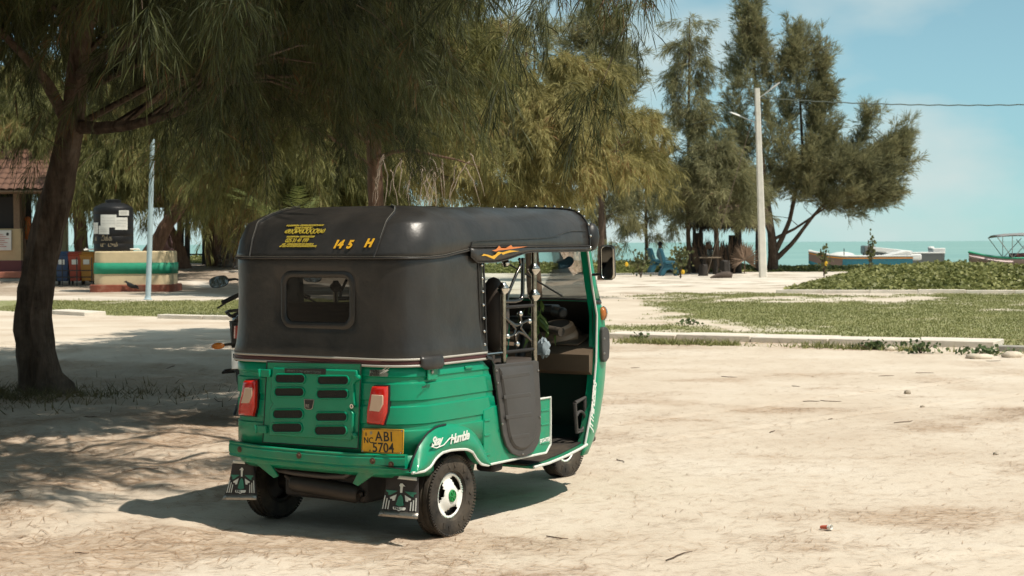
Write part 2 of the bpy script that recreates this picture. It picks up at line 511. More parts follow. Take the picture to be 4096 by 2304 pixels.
gf = nmath(t, 'MULTIPLY', nattr(t, 'grass'), nramp(t, gs, [(.3, (.15, .15, .15)), (.5, (1, 1, 1))]))
col = nmix(t, gf, col, gc)
t.links.new(col, b.inputs['Base Color'])
bp = t.nodes.new('ShaderNodeBump'); bp.inputs['Strength'].default_value = .42; bp.inputs['Distance'].default_value = .02
hh = nmath(t, 'ADD', nnoise(t, ob, 9, 6, .65), nmath(t, 'MULTIPLY', nnoise(t, ob, 45, 4, .7), .4))
t.links.new(hh, bp.inputs['Height']); t.links.new(bp.outputs[0], b.inputs['Normal'])
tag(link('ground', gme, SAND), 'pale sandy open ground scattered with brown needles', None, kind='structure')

# ---- sea
SEA = bpy.data.materials.new('sea'); SEA.use_nodes = True
t = SEA.node_tree; b = t.nodes['Principled BSDF']; tc = t.nodes.new('ShaderNodeTexCoord')
mp = t.nodes.new('ShaderNodeMapping'); mp.inputs['Scale'].default_value = (.008, .03, 1); t.links.new(tc.outputs['Object'], mp.inputs[0])
c = nramp(t, nnoise(t, mp.outputs[0], 1, 6, .6), [(.3, (.15, .30, .285)), (.7, (.24, .395, .365))])
t.links.new(c, b.inputs['Base Color']); b.inputs['Roughness'].default_value = .5; b.inputs['Specular IOR Level'].default_value = .3
bp = t.nodes.new('ShaderNodeBump'); bp.inputs['Strength'].default_value = .5; bp.inputs['Distance'].default_value = .3
mp2 = t.nodes.new('ShaderNodeMapping'); mp2.inputs['Scale'].default_value = (.25, .9, 1); t.links.new(tc.outputs['Object'], mp2.inputs[0])
t.links.new(nnoise(t, mp2.outputs[0], 1, 4, .6), bp.inputs['Height']); t.links.new(bp.outputs[0], b.inputs['Normal'])
mb = MB().add([(-20000, 86, -1.15), (20000, 86, -1.15), (20000, 40000, -1.15), (-20000, 40000, -1.15)], [(0, 1, 2, 3)])
tag(mb.build('sea', SEA, None, 0), 'calm turquoise sea reaching to the horizon', None, kind='structure')

# ---- kerbs: single concrete blocks under one kerb
CONC = mat('concrete', (.66, .60, .52), .9, var=.16, vs=5, bump=.3, bs=40, dirt=(.40, .33, .24), ds=2.5, dthr=(.5, .8))
CONCD = mat('concrete_grey', (.33, .31, .27), .9, var=.2, vs=5, bump=.3, bs=40)
kd = Vector((1, -.8, 0)).normalized(); kn = Vector((.8, 1, 0)).normalized()
def kerb(name, label, a, bpt, n, w, h, gap=.012, ma=CONC, sink=.06):
    a = Vector(a); bpt = Vector(bpt)
    d = (bpt - a); L = d.length; d.normalize(); nn = Vector((-d.y, d.x, 0))
    r = tag(root(name, None, None, a), label, None, kind='structure')
    rr = random.Random(len(name) + n)
    l = L / n
    for i in range(n):
        mb = MB()
        ll = l - gap
        mb.box((0, 0, 0), (ll, w, h + sink))
        c = d * (l * (i + .5)) + nn * (w / 2 + rr.uniform(-.012, .012))
        g = float(gz(a.x + c.x, a.y + c.y)) * .4
        o = mb.build('kerb_stone', ma, r, 30, bevel=.012)
        o.location = (c.x, c.y, g + (h - sink) / 2 + rr.uniform(-.008, .006))
        o.rotation_euler = (rr.uniform(-.012, .012), rr.uniform(-.006, .006), math.atan2(d.y, d.x) + rr.uniform(-.004, .004))
    return r
A = gd(1520, 853); B = gd(2502, 876)
kerb('kerb', 'broad pale concrete kerb edging the lawn right of the rickshaw', A, B, 5, .78, .085)
A2 = gd(2506, 884); d = (B - A).normalized()
kerb('kerb', 'low narrow kerb carrying on at the right edge of the picture', A2, A2 + d * 3.2, 2, .22, .07, ma=CONCD)
A = gd(395, 801); B = gd(640, 806.5)
kerb('kerb', 'thin kerb edging the lawn just left of the motorcycle', A, A + (B - A) * 1.9, 4, .28, .07)
A = gd(120, 790); B = gd(212, 795)
kerb('kerb', 'short broken kerb piece beside the big leaning trunk', A, B, 1, .5, .08)
A = gd(1952, 738); B = gd(2600, 738.5)
kerb('kerb', 'far kerb running along the foot of the green creeper bank', A, A + (B - A) * 1.3, 7, .2, .10, ma=CONC)

# ---- leafy creeper (uncountable ground cover)
def leaf_cloud(P, size, rg, tilt=.9, up=.5, fold=True):
    n = len(P)
    s = size * rg.uniform(.6, 1.25, n)
    nrm = rg.normal(size=(n, 3)); nrm[:, 2] = np.abs(nrm[:, 2]) * tilt + up
    nrm /= np.linalg.norm(nrm, axis=1)[:, None]
    a = np.cross(nrm, rg.normal(size=(n, 3))); a /= np.linalg.norm(a, axis=1)[:, None]
    bb = np.cross(nrm, a)
    s3 = s[:, None]
    v = np.stack([P - a * s3 * .5, P + bb * s3 * .42 + nrm * s3 * .12, P + a * s3 * .55, P - bb * s3 * .42 + nrm * s3 * .12], 1).reshape(-1, 3)
    i = np.arange(n)[:, None] * 4
    return v, np.concatenate([i + np.array([[0, 1, 2]]), i + np.array([[0, 2, 3]])])
CREEP = leaf_mat('creeper_leaf', (.105, .120, .034), (.33, .33, .125), .3, .8, .45)
CREEPB = mat('creeper_base', (.075, .085, .026), .95, var=.5, vs=5, spec=.05)
def creeper(name, label, hfun, x0, x1, y0, y1, n, size, seed, res=60):
    rg = np.random.default_rng(seed)
    xs, ys = np.linspace(x0, x1, res * 2), np.linspace(y0, y1, res)
    X, Y = np.meshgrid(xs, ys); H = hfun(X, Y)
    Z = gz(X, Y) + np.where(H > .03, H * .86, -.15)
    V = np.stack([X, Y, Z], -1).reshape(-1, 3); k = np.arange(V.shape[0]).reshape(X.shape)
    F = np.stack([k[:-1, :-1], k[:-1, 1:], k[1:, 1:], k[1:, :-1]], -1).reshape(-1, 4)
    px, py = rg.uniform(x0, x1, n * 3), rg.uniform(y0, y1, n * 3)
    h = hfun(px, py); keep = np.flatnonzero(h > .04)[:n]
    px, py, h = px[keep], py[keep], h[keep]
    pz = gz(px, py) + h * (1 - .35 * rg.random(len(h)) ** 1.5) + rg.normal(0, .03, len(h))
    lv, lf = leaf_cloud(np.stack([px, py, pz], 1), size, rg)
    me = fast_mesh(name, np.concatenate([V, lv]), [F, lf + len(V)])
    me.materials.append(CREEP); me.materials.append(CREEPB)
    mi = np.zeros(len(me.polygons), np.int32); mi[:len(F)] = 1
    me.polygons.foreach_set('material_index', mi)
    return tag(link(name, me), label, 'creeper', kind='stuff')
def h_bank(x, y):
    e = (sst(8.3, 16, x) * .58 + .16 * sst(6.9, 7.6, x)) * (1 - .3 * sst(14.5, 18, x))
    front = sst(45.9 - .03 * (x - 7.5), 48.6, y); back = sst(66 - 0 * x, 58, y)
    n = fbm(x * .7, y * .7, 3, 61) * .55 + fbm(x * 2.6, y * 2.6, 2, 62) * .28 + .42
    left = sst(6.6 + (y - 46) * .33, 8.6 + (y - 46) * .33, x)
    return e * front * back * n * left * 1.02
creeper('creeper_bank', 'broad bank of green beach creeper behind the far kerb', h_bank, 6.4, 30, 45.6, 67, 80000, .13, 5, 90)
def h_hedge(x, y):
    n = fbm(x * .5, y * .6, 3, 71) * .5 + fbm(x * 2.1, y * 2.1, 2, 72) * .3 + .5
    c = shore(x) + 1.2
    hh = .34 + .24 * sst(-4, 3, x) - .34 * sst(10, 13, x)
    return hh * np.clip(1 - ((y - c) / 3.2) ** 2, 0, 1) * n
creeper('creeper_strip', 'long low green creeper strip along the top of the beach', h_hedge, -34, 46, 68, 86, 42000, .15, 6, 90)

# ---- lawn grass and weeds
GRASS = leaf_mat('grass_blade', (.15, .165, .055), (.32, .315, .13), .3, .6)
def blades(P, h, w, rg, lean=.5):
    n = len(P)
    hh = h * rg.uniform(.5, 1.3, n); a = rg.uniform(0, 2 * np.pi, n)
    sd = np.stack([np.cos(a), np.sin(a), 0 * a], 1) * (w * .5 * rg.uniform(.6, 1.3, n))[:, None]
    ln = np.stack([rg.normal(0, lean, n), rg.normal(0, lean, n), np.ones(n)], 1) * hh[:, None]
    v = np.stack([P - sd, P + sd, P + ln], 1).reshape(-1, 3)
    return v, np.arange(3 * n).reshape(-1, 3)
n = 420000
px = rng.uniform(-12, 16, n); py = rng.uniform(15, 48, n)
g = grass_mask(px, py); kp = rng.random(n) < g * .8
px, py = px[kp], py[kp]
v, f = blades(np.stack([px, py, gz(px, py) - .004], 1), .036, .022, rng)
tag(link('lawn_grass', fast_mesh('lawn_grass', v, [f]), GRASS), 'short patchy green grass on the sand behind the kerb', 'grass', kind='stuff')
n = 5200
s = rng.uniform(-1, 7.2, n); off = -np.abs(rng.normal(0, .16, n)) - .02
k0 = gd(1520, 860); kk = (gd(2502, 886) - k0).normalized()
dens = fbm(s * 1.1, s * 0, 3, 81)
kp = rng.random(n) < np.clip((dens - .36) * 4, .06, 1)
s, off = s[kp], off[kp]
px = k0.x + kk.x * s + .62 * off; py = k0.y + kk.y * s + .78 * off
v, f = blades(np.stack([px, py, gz(px, py)], 1), .085, .02, rng, .7)
tag(link('kerb_weeds', fast_mesh('kerb_weeds', v, [f]), GRASS), 'ragged dry grass growing along the foot of the broad kerb', 'grass', kind='stuff')
n = 1900
rr = np.abs(rng.normal(0, .75, n)) + .1; a = rng.uniform(0, 2 * np.pi, n)
px = -4.75 + rr * np.cos(a) * 1.25; py = 15.75 + rr * np.sin(a) * .8 - .25
v, f = blades(np.stack([px, py, gz(px, py)], 1), .085, .012, rng, .9)
DRYG = leaf_mat('dry_grass', (.075, .068, .03), (.21, .17, .085), .25)
tag(link('trunk_grass', fast_mesh('trunk_grass', v, [f]), DRYG), 'dark grass round the foot of the big leaning trunk', 'grass', kind='stuff')

# ---- fallen needles (uncountable litter)
def needles_on_ground(n, x0, x1, y0, y1, seed, L=(.04, .15), w=.0012, clump=True):
    rg = np.random.default_rng(seed)
    px, py = rg.uniform(x0, x1, n), rg.uniform(y0, y1, n) ** 1
    if clump:
        k = rg.random(n) < np.clip(litter_shade_mask(px, py) * .85 + .15, 0, 1) * np.clip(.35 + fbm(px * 2.3, py * 2.3, 2, 91), 0, 1)
        px, py = px[k], py[k]
    n = len(px)
    a = rg.normal(.15, .55, n) + (rg.random(n) < .2) * rg.uniform(0, 3.1, n)
    l = rg.uniform(*L, n) * .5
    bend = rg.normal(0, .07, n)
    pts = []
    for s_ in (-1, 0, 1):
        aa = a + bend * s_
        x_ = px + np.cos(aa) * l * s_; y_ = py + np.sin(aa) * l * s_
        pts.append(np.stack([x_, y_, gz(x_, y_) + .003 + rg.random(n) * .006], 1))
    sd = np.stack([-np.sin(a), np.cos(a), 0 * a], 1) * (w * (1 + .05 * py))[:, None]
    v = np.stack([pts[0], pts[1] - sd, pts[1] + sd, pts[2]], 1).reshape(-1, 3)
    i = np.arange(n)[:, None] * 4
    return v, [np.concatenate([i + np.array([[0, 1, 2]]), i + np.array([[1, 3, 2]])])]
NEED = leaf_mat('fallen_needle', (.24, .145, .09), (.52, .36, .23), .1, 1.5)
v1, f1 = needles_on_ground(170000, -5.5, 4.8, 5.4, 14, 1)
v2, f2 = needles_on_ground(60000, -8, 8, 14, 25, 2, (.05, .16), .0019)
me = fast_mesh('fallen_needles', np.concatenate([v1, v2]), [f1[0], f2[0] + len(v1)])
tag(link('fallen_needles', me, NEED), 'brown fallen casuarina needles strewn over the sand', 'needle litter', kind='stuff')
TWIG = mat('twig', (.085, .055, .038), .9, var=.3)
tw = MB(); rr = random.Random(4)
for i in range(46):
    x, y = rr.uniform(-4.5, 6), rr.uniform(6, 20)
    a = rr.gauss(.1, .7); l = rr.uniform(.06, .28); pts = []
    for k in range(5):
        pts.append((x, y, float(gz(x, y)) + .006)); a += rr.gauss(0, .25)
        x += math.cos(a) * l / 4; y += math.sin(a) * l / 4
    tw.tube(pts, [.003, .0036, .0033, .003, .0016], 5)
tag(tw.build('fallen_twigs', TWIG, None, 60), 'thin dark fallen twigs lying about on the sand', 'twigs', kind='stuff')
# ================================================================== THE AUTO RICKSHAW
VX, VY, VHD = -.7937, 8.2631, R(32.3271)
EU = Vector((math.sin(VHD), math.cos(VHD), 0)); EV = Vector((math.cos(VHD), -math.sin(VHD), 0)); VO = Vector((VX, VY, 0))
def L(u, v, z): return Vector((u, -v, z))               # u forward, v right, z up -> rickshaw local
def S(px, py, ax, val):                                  # point of the photo lying on a plane of the rickshaw
    d = ray(px, py); e = {'u': EU, 'v': EV, 'z': Vector((0, 0, 1))}[ax]
    C0 = Vector((0, 0, CAM_H)) - VO
    p = C0 + d * ((val - C0.dot(e)) / d.dot(e))
    return L(p.dot(EU), p.dot(EV), p.z)
TUK = root('auto_rickshaw', 'green three-wheeled auto rickshaw with black canvas hood parked on the sand', 'auto rickshaw', (VX, VY, 0), R(90) - VHD)

def plan(uf, hw, ur, r, vs=(), ns=8, nc=9, taper=0):
    """U-shaped outline (u, v): right front end -> rear -> left front end"""
    pts = [(uf + (ur + r - uf) * i / ns, hw) for i in range(ns)]
    pts += [(ur + r - r * math.sin(a), hw - r + r * math.cos(a)) for a in [math.pi / 2 * i / nc for i in range(nc + 1)]]
    half = list(pts)
    mid = [(ur, v) for v in vs]
    pts = half + mid + [(u, -v) for u, v in reversed(half)]
    if taper:
        q = []
        for u, v in pts:
            q.append((u, v * (1 - taper * float(sst(.25, 1.6, u)))))
        pts = q
    return pts

# ---- body tub with pressed ribs
HW, UR, CRN = .592, -.362, .20
levels = [(.43, .0), (.545, 0), (.551, .006), (.574, .006), (.580, 0), (.660, 0), (.666, .006), (.688, .006), (.694, 0), (.772, 0), (.778, .006), (.800, .006), (.806, 0), (.872, .002)]
tub = MB()
def ring(z, d, top=False):
    uf = .325 + (.82 - z) * .30 if z < .83 else .32 + (.83 - z) * 2.0
    return [L(u, v, z) for u, v in plan(uf, HW - d, UR + d, CRN)]
tub.loft([ring(z, d) for z, d in levels], closed=False)
tub.build('body_tub', GREEN, TUK, 28, solid=.012)
# lower apron behind the bumper
ap = MB()
rings = []
for z, d in ((.325, .03), (.345, .012), (.43, .003)):
    rings.append([L(u, v, z) for u, v in plan(-.215, HW - d, UR + d, CRN, ns=2)])
ap.loft(rings, closed=False)
ap.build('rear_apron', GREEN, TUK, 40, solid=.008)
# side sills under the door, both sides
for s in (1, -1):
    mb = MB()
    poly = [(.27, .318), (.874, .317), (.919, .357), (.921, .609), (.915, .613), (.36, .613), (.27, .60)]
    mb.prism([L(u, s * .578, z) for u, z in poly], L(0, s * .018, 0))
    sill = mb.build('side_panel', GREEN, TUK, 30, bevel=.005)
    for z in (.37, .47, .545):
        MB().box(L(.865, s * .597, z), (.085, .006, .012)).build('rib', GREEN, sill, 40, bevel=.0025); MB().box(L(.30, s * .597, z), (.05, .006, .012)).build('rib', GREEN, sill, 40, bevel=.0025)
    bd = MB(); bd.tube([L(.30, s * .598, .318), L(.6, s * .598, .3175), L(.872, s * .598, .3165), L(.918, s * .598, .356), L(.921, s * .598, .50), L(.921, s * .598, .611), L(.80, s * .598, .611)], .0065, 6)
    bd.build('edge_bead', BEAD, sill)

# ---- wheel arches
def res(pts, n):
    pts = [Vector(p) for p in pts]; cum = [0]
    for a, b_ in zip(pts, pts[1:]): cum.append(cum[-1] + (b_ - a).length)
    out = []
    for i in range(n):
        t_ = cum[-1] * i / (n - 1); k = 0
        while k < len(pts) - 2 and cum[k + 1] < t_: k += 1
        f_ = (t_ - cum[k]) / max(1e-9, cum[k + 1] - cum[k])
        out.append(pts[k].lerp(pts[k + 1], f_))
    return out
z3 = lambda x, y: (1600 + x / 1.705, 1350 + y / 1.705)
openp = [z3(*p) for p in [(78, 925), (160, 912), (205, 880), (238, 825), (280, 787), (340, 769), (400, 763), (450, 762), (490, 780), (520, 830), (552, 866), (600, 871)]]
outp = [z3(*p) for p in [(66, 926), (90, 830), (130, 735), (185, 655), (250, 607), (330, 589), (420, 591), (480, 615), (525, 655), (560, 715), (585, 780), (602, 866)]]
Bp = res([S(*p, 'v', .62) for p in openp], 30); Ap = res([S(*p, 'v', .594) for p in outp], 30)
Af, Bf = Ap, Bp
for s in (1, -1):
    mb = MB(); rings = []
    Ap, Bp = (Af, Bf) if s > 0 else (Af[11:], Bf[11:])
    for q in (0, .12, .3, .5, .7, .85, .95, 1.0):
        rr_ = []
        for a, b_ in zip(Ap, Bp):
            p = a.lerp(b_, q)
            v = .586 + .048 * math.sin(min(1, q * 1.25) * math.pi / 2) ** .8 - (.012 * max(0, q - .8) / .2)
            rr_.append(Vector((p.x, -s * v, p.z)))
        rings.append(rr_)
    rings.append([Vector((p.x, -s * .575, p.z + .002)) for p in Bp])
    mb.loft(rings, closed=False)
    fen = mb.build('wheel_arch', GREEN, TUK, 50)

    MB().tube([Vector((p.x, -s * .624, p.z)) for p in Bp], .007, 6).build('edge_bead', BEAD, fen)
    MB().tube([Vector((p.x, -s * .592, p.z)) for p in Ap[:14 if s > 0 else 3]], .005, 6).build('joint_gasket', BLACKP, fen)
    # dark inner wheel housing
    MB().loft([[Vector((p.x, -s * .578, p.z + .01)) for p in Bp], [Vector((p.x, -s * .36, p.z + .03)) for p in Bp]], closed=False).build('wheel_housing', DARKM, TUK)

# ---- canvas hood: wall part with a real window opening
WV0, WV1, WZ0, WZ1 = -.168, .240, 1.055, 1.283
cv = (.30, WV1, .1, -.03, WV0, -.25)
cl_levels = [(.882, -.008), (.90, -.012), (.94, -.004), (1.0, .001), (WZ0, .004), (1.12, .005), (1.2, .006), (WZ1, .006), (1.34, .005), (1.374, .006), (1.435, .03)]
mb = MB(); rings = []
for z, d in cl_levels:
    uf = .302 - (z - .88) * .055
    rings.append([L(u, v, z) for u, v in plan(uf, HW - d, UR + d, CRN, cv)])
n0 = 8 + 10                                              # index of the first rear vertex after the right corner
zi0 = [i for i, l_ in enumerate(cl_levels) if l_[0] == WZ0][0]; zi1 = [i for i, l_ in enumerate(cl_levels) if l_[0] == WZ1][0]
mb.loft(rings, closed=False, skip=lambda i, k: zi0 <= i < zi1 and n0 + 1 <= k < n0 + 4)
canvas = mb.build('hood_wall', VINYL, TUK, 50, solid=.004)
# window frame + pane
def rrect(v0, v1, z0, z1, r, n=6):
    out = []
    for cx, cz, a0 in ((v1 - r, z1 - r, 0), (v0 + r, z1 - r, 90), (v0 + r, z0 + r, 180), (v1 - r, z0 + r, 270)):
        for i in range(n + 1):
            a = R(a0 + 90 * i / n); out.append((cx + r * math.cos(a), cz + r * math.sin(a)))
    return out
def uw(z): return UR + float(np.interp(z, [l_[0] for l_ in cl_levels], [l_[1] for l_ in cl_levels]))
mb = MB(); rings = []
for e, du in ((.028, .0), (.022, -.006), (.012, -.009), (.002, -.007), (-.004, -.002), (-.006, .004), (-.006, .01)):
    rings.append([L(uw(z) + du, v, z) for v, z in rrect(WV0 - e, WV1 + e, WZ0 - e, WZ1 + e, .045 + e * .7)])
mb.loft(rings)
wf = mb.build('rear_window', VINYL, TUK, 60)
DGLASS = glass_mat('dark_window', (.13, .13, .125), .03, .14)
q = rrect(WV0 - .004, WV1 + .004, WZ0 - .004, WZ1 + .004, .045)
MB().add([L(uw(z) + .004, v, z) for v, z in q], [tuple(range(len(q)))]).build('window_pane', DGLASS, wf, 0)
# belt stripes (maroon band between two pale mouldings), broken by the corner flap
def belt(z0, z1, out, name, ma, par):
    for u_sel in ((lambda u, v: not (v > .3 and -.30 < u < -.05)),):
        pl = plan(.298, HW + out, UR - out, CRN + .002, (.3, .15, 0, -.15, -.3), ns=14, nc=12)
        pl = pl
        mb = MB()
        mb.loft([[L(u, v, z) for u, v in pl] for z in (z0, z1)], closed=False)
        return mb.build(name, ma, par, 60, solid=.006)
bz = .880
belt(bz - .026, bz + .010, .0095, 'belt_stripe', MAROON, TUK)
belt(bz + .0035, bz + .0145, .0125, 'belt_moulding', BELT, TUK)
belt(bz - .0275, bz - .0165, .0125, 'belt_moulding', BELT, TUK)
# corner flap over the belt and the latch plate below it
for s in (1, -1):
    fl = MB(); rings = []
    for z, d in ((.905, .014), (.885, .022), (.855, .027), (.838, .024)):
        rg_ = []
        for i in range(9):
            u = -.262 + .155 * i / 8
            e = 0 if z > .85 else .016 * (1 if i in (0, 8) else 0)
            vv = HW + d - max(0, (-.165 - u)) ** 2 * 2.6
            rg_.append(L(u, s * vv, z + e))
        rings.append(rg_)
    fl.loft(rings, closed=False); fl.build('corner_flap', VINYL, TUK, 60, solid=.006)
    lp = MB(); lp.box(L(-.175, s * (HW + .001), .818), (.082, .010, .066)); o = lp.build('latch_plate', GREEN, TUK, 30, bevel=.004)
    MB().lathe([(.009, 0), (.009, .006), (.006, .009)], 12, Matrix.Rotation(R(90 * s), 3, 'X'), L(-.185, s * (HW + .005), .825)).build('lock', STEEL, o)
    MB().box(L(.135, s * (HW + .004), .825), (.066, .012, .017)).build('body_recess', GREEN, TUK, 40, bevel=.005)

# ---- hood roof
RL = [(1.372, -.364, .591, .20, 0), (1.40, -.353, .596, .20, .2), (1.46, -.327, .598, .195, .6), (1.536, -.286, .572, .165, 1), (1.551, -.272, .562, .155, 1), (1.588, -.195, .508, .12, 1), (1.615, -.128, .435, .09, 1), (1.626, -.085, .36, .07, 1), (1.634, .05, .22, .05, 1), (1.638, .25, .10, .03, 1), (1.640, .45, .004, .002, 1)]
mb = MB(); rings = []
def front_u(v): return 1.478 + .19 * (1 - min(1, (v / .53) ** 2))
for z, ur, hw, r_, lift in RL:
    pr = []
    for u, v in plan(1.0, hw, ur, r_, (.25, .1, -.05, -.2), ns=16, nc=9):
        w = v * (1 - .125 * float(sst(.2, 1.5, u)))
        if u > ur + r_ + 1e-6:                            # stretch the straight sides forward to the front arch
            k = (u - ur - r_) / (1.0 - ur - r_)
            uu = ur + r_ + k * (front_u(abs(v) * .875) - ur - r_)
            w = v * (1 - .125 * float(sst(.2, 1.5, uu)))
        else:
            uu = u
        zz = z
        if z < 1.45: zz = z + (.036 * float(sst(-.15, .2, uu))) * (1 - lift)
        if z > 1.55: zz = z + .006 * float(sst(.3, 1.2, uu))
        sag = -.006 * math.sin(max(0, min(1, (uu - .1) / 1.3)) * math.pi * 3) ** 2 * (1 if .2 < uu < 1.5 and z > 1.5 else 0)
        pr.append(L(uu, w, zz + sag))
    rings.append(pr)
mb.loft(rings, closed=False)
top = rings[-1]; 
roof = mb.build('hood_roof', VINYL, TUK, 32, solid=.004)
# seams (piping with pale stitching)
STITCH = mat('stitching', (.20, .19, .165), .8)
def seam(pts, r_=.0045, ma=VINYL, par=None, st=True):
    MB().tube(pts, r_, 6).build('hood_seam', ma, par or roof)
    if st:
        off = Vector((0, 0, .009)); rr_ = []
        MB().tube([p + off for p in pts], .0012, 4).build('hood_stitch', STITCH, par or roof)
out = lambda p, d=.004: Vector((p.x, p.y, p.z))
rimr = [Vector((p.x * 1.0 - (.004 if p.x < 0 else 0), p.y * 1.006, p.z)) for p in rings[0]]
seam(rimr)
iR = 16 + 9
iL = 16 + 10 + 4
for idx_ in (iR, iL):
    pts = [rings[k][idx_] + Vector((-.003, 0, .003)) for k in (0, 2, 3, 4, 5, 6, 7)]
    seam(pts, .005)
# longitudinal seam on each side of the roof + valance under it
for s in (1, -1):
    def side_pt(u, z, o=.003):
        hwv = float(np.interp(z, [l_[0] for l_ in RL[1:6]], [l_[2] for l_ in RL[1:6]]))
        return L(u, s * (hwv * (1 - .125 * float(sst(.2, 1.5, u))) + o), z)
    zs = [(.16, 1.425), (.165, 1.445), (.19, 1.452), (.4, 1.458), (.7, 1.464), (.95, 1.468), (1.1, 1.478), (1.2, 1.497), (1.3, 1.508), (1.46, 1.508)]
    seam([side_pt(u, z) for u, z in zs], .0035, VINYL, roof, False)
    val = MB(); r1, r2 = [], []
    for i in range(24):
        u = .15 + 1.33 * i / 23
        k = .5985 * (1 - .125 * float(sst(.2, 1.5, u)))
        low = 1.394 if u > .80 else 1.345 + .049 * float(sst(.36, .80, u)) + .03 * float(sst(.20, .15, u))
        r1.append(L(u, s * (k + .003), 1.424)); r2.append(L(u, s * (k + .006), low))
    val.loft([r1, [a.lerp(b_, .5) + L(0, s * .002, 0) for a, b_ in zip(r1, r2)], r2], closed=False)
    val = val.build('side_valance', VINYL, roof, 60, solid=.004)
    seam(r2, .003, VINYL, roof, False)
    seam([p + L(0, s * .003, 0) for p in r1], .003, VINYL, roof, False)
# studs along the front arch and down the canvas edge
arch = [r_[0] for r_ in rings]; archL = [r_[-1] for r_ in rings]
path = res(list(arch) + list(reversed(archL))[1:], 60)
MB().tube([p + Vector((.002, 0, 0)) for p in path], .011, 6, flat=.6).build('front_trim', BLACKP, roof)
for k in range(0, 60, 3):
    p = path[k]
    MB().ball(p + Vector((-.004, 0, .004)) + (Vector((0, -.012, 0)) if k < 15 else Vector((0, .012, 0)) if k > 44 else Vector((0, 0, .010))), .0085, 10).build('stud', CHROME, roof)
for s in (1, -1):
    for k in range(7):
        z = .93 + .067 * k
        MB().ball(L(.285 - (z - .88) * .055, s * (HW + .003), z), .0085, 10).build('stud', CHROME, canvas)
    MB().tube([L(.303 - (z - .88) * .055, s * (HW + .002), z) for z in (.885, 1.0, 1.2, 1.40)], .006, 6).build('canvas_edge', BLACKP, canvas)
    MB().tube([L(.262 - (z - .88) * .055, s * (HW - .003), z) for z in (.885, 1.0, 1.2, 1.40)], .0035, 6).build('canvas_seam', VINYL, canvas)

# flame prints on the right valance
def flame(pts, ma, v, name):
    MB().prism([S(x, y, 'v', v) for x, y in pts], L(0, .002, 0)).build(name, ma, roof, 0)
z4 = lambda x, y: (1850 + x / 2.229, 800 + y / 2.229)
FO = mat('flame_orange', (.62, .19, .05), .5); FY = mat('flame_yellow', (.66, .36, .03), .5)
flame([z4(*p) for p in [(262, 450), (300, 440), (325, 408), (342, 428), (385, 430), (432, 402), (445, 420), (580, 414), (500, 428), (430, 438), (360, 446), (320, 450), (295, 459)]], FO, .6085, 'flame_print')
flame([z4(*p) for p in [(170, 498), (188, 480), (225, 488), (262, 500), (290, 490), (318, 460), (352, 468), (420, 448), (508, 456), (450, 462), (400, 472), (358, 488), (345, 474), (318, 492), (280, 528), (240, 512), (205, 497)]], FY, .6105, 'flame_print')

# ---- rear lettering on the hood slope
sl = Vector((.0865, 0, .164)).normalized(); nrm = Vector((-.164, 0, .0865)).normalized()
def hood_pt(px, py, o=.006):
    d = ray(px, py); n_w = EU * nrm.x + Vector((0, 0, nrm.z)); p0 = VO + EU * -.372 + Vector((0, 0, 1.372))
    C0 = Vector((0, 0, CAM_H)); p = C0 + d * ((p0 - C0).dot(n_w) / d.dot(n_w)) - VO
    return L(p.dot(EU), p.dot(EV), p.z) + nrm * o
zh = lambda x, y: (1050 + x / 5.051, 880 + y / 5.051)
XR = Vector((0, -1, 0))
text('hood_lettering', '025 31 41 199', .031, YELT, roof, hood_pt(*zh(460, 462)), XR, sl, bold=.025, shear=.2, spacing=.82)
text('hood_lettering', '14', .060, YELB, roof, hood_pt(*zh(1418, 575)), XR, sl, bold=.05, shear=.2, spacing=.95)
text('hood_lettering', '5', .060, YELB, roof, hood_pt(*zh(1700, 578)), XR, sl, bold=.05, shear=.2)
text('hood_lettering', 'H', .060, YELB, roof, hood_pt(*zh(2062, 550)), XR, sl, bold=.055, shear=.2)
# curved Sinhala-style strokes
GLY = {  # strokes on a 1x1 cell: arcs (cx, cy, rx, ry, a0, a1) and lines
 'a': [(.35, .45, .28, .28, 40, 330), (.35, .45, .1, .1, 0, 360), (.75, .5, .12, .38, 90, -120)],
 'b': [(.5, .5, .4, .42, 120, 420), (.3, .55, .14, .16, 0, 360)],
 'c': [(.5, .45, .42, .42, 70, 400), (.62, .75, .2, .2, 0, 200)],
 'd': [(.45, .5, .38, .45, -20, 250), (.45, .35, .16, .18, 0, 360)],
 'e': [(.5, .55, .4, .4, 0, 360), (.7, .2, .25, .25, 180, 360)],
 'f': [(.25, .5, .2, .4, 60, 300), (.7, .5, .25, .45, -150, 150)],
}
def squiggle(name, org, xd, yd, cell, h, word, r_, ma, par, sh=.25):
    mb = MB(); x = 0
    for ch in word:
        if ch == ' ':
            x += cell * .5; continue
        for cx, cy, rx, ry, a0, a1 in GLY[ch]:
            pts = []
            for i in range(9):
                a = R(a0 + (a1 - a0) * i / 8)
                gx = x + (cx + rx * math.cos(a)) * cell; gy = (cy + ry * math.sin(a)) * h
                pts.append(Vector(org) + Vector(xd) * (gx + sh * gy) + Vector(yd) * gy)
            mb.tube(pts, r_, 4)
        x += cell * 1.02
    return mb.build(name, ma, par, 60)
squiggle('hood_lettering', hood_pt(*zh(440, 290), .004), XR, sl, .0225, .030, 'abcdbfcecba', .0026, YELT, roof)
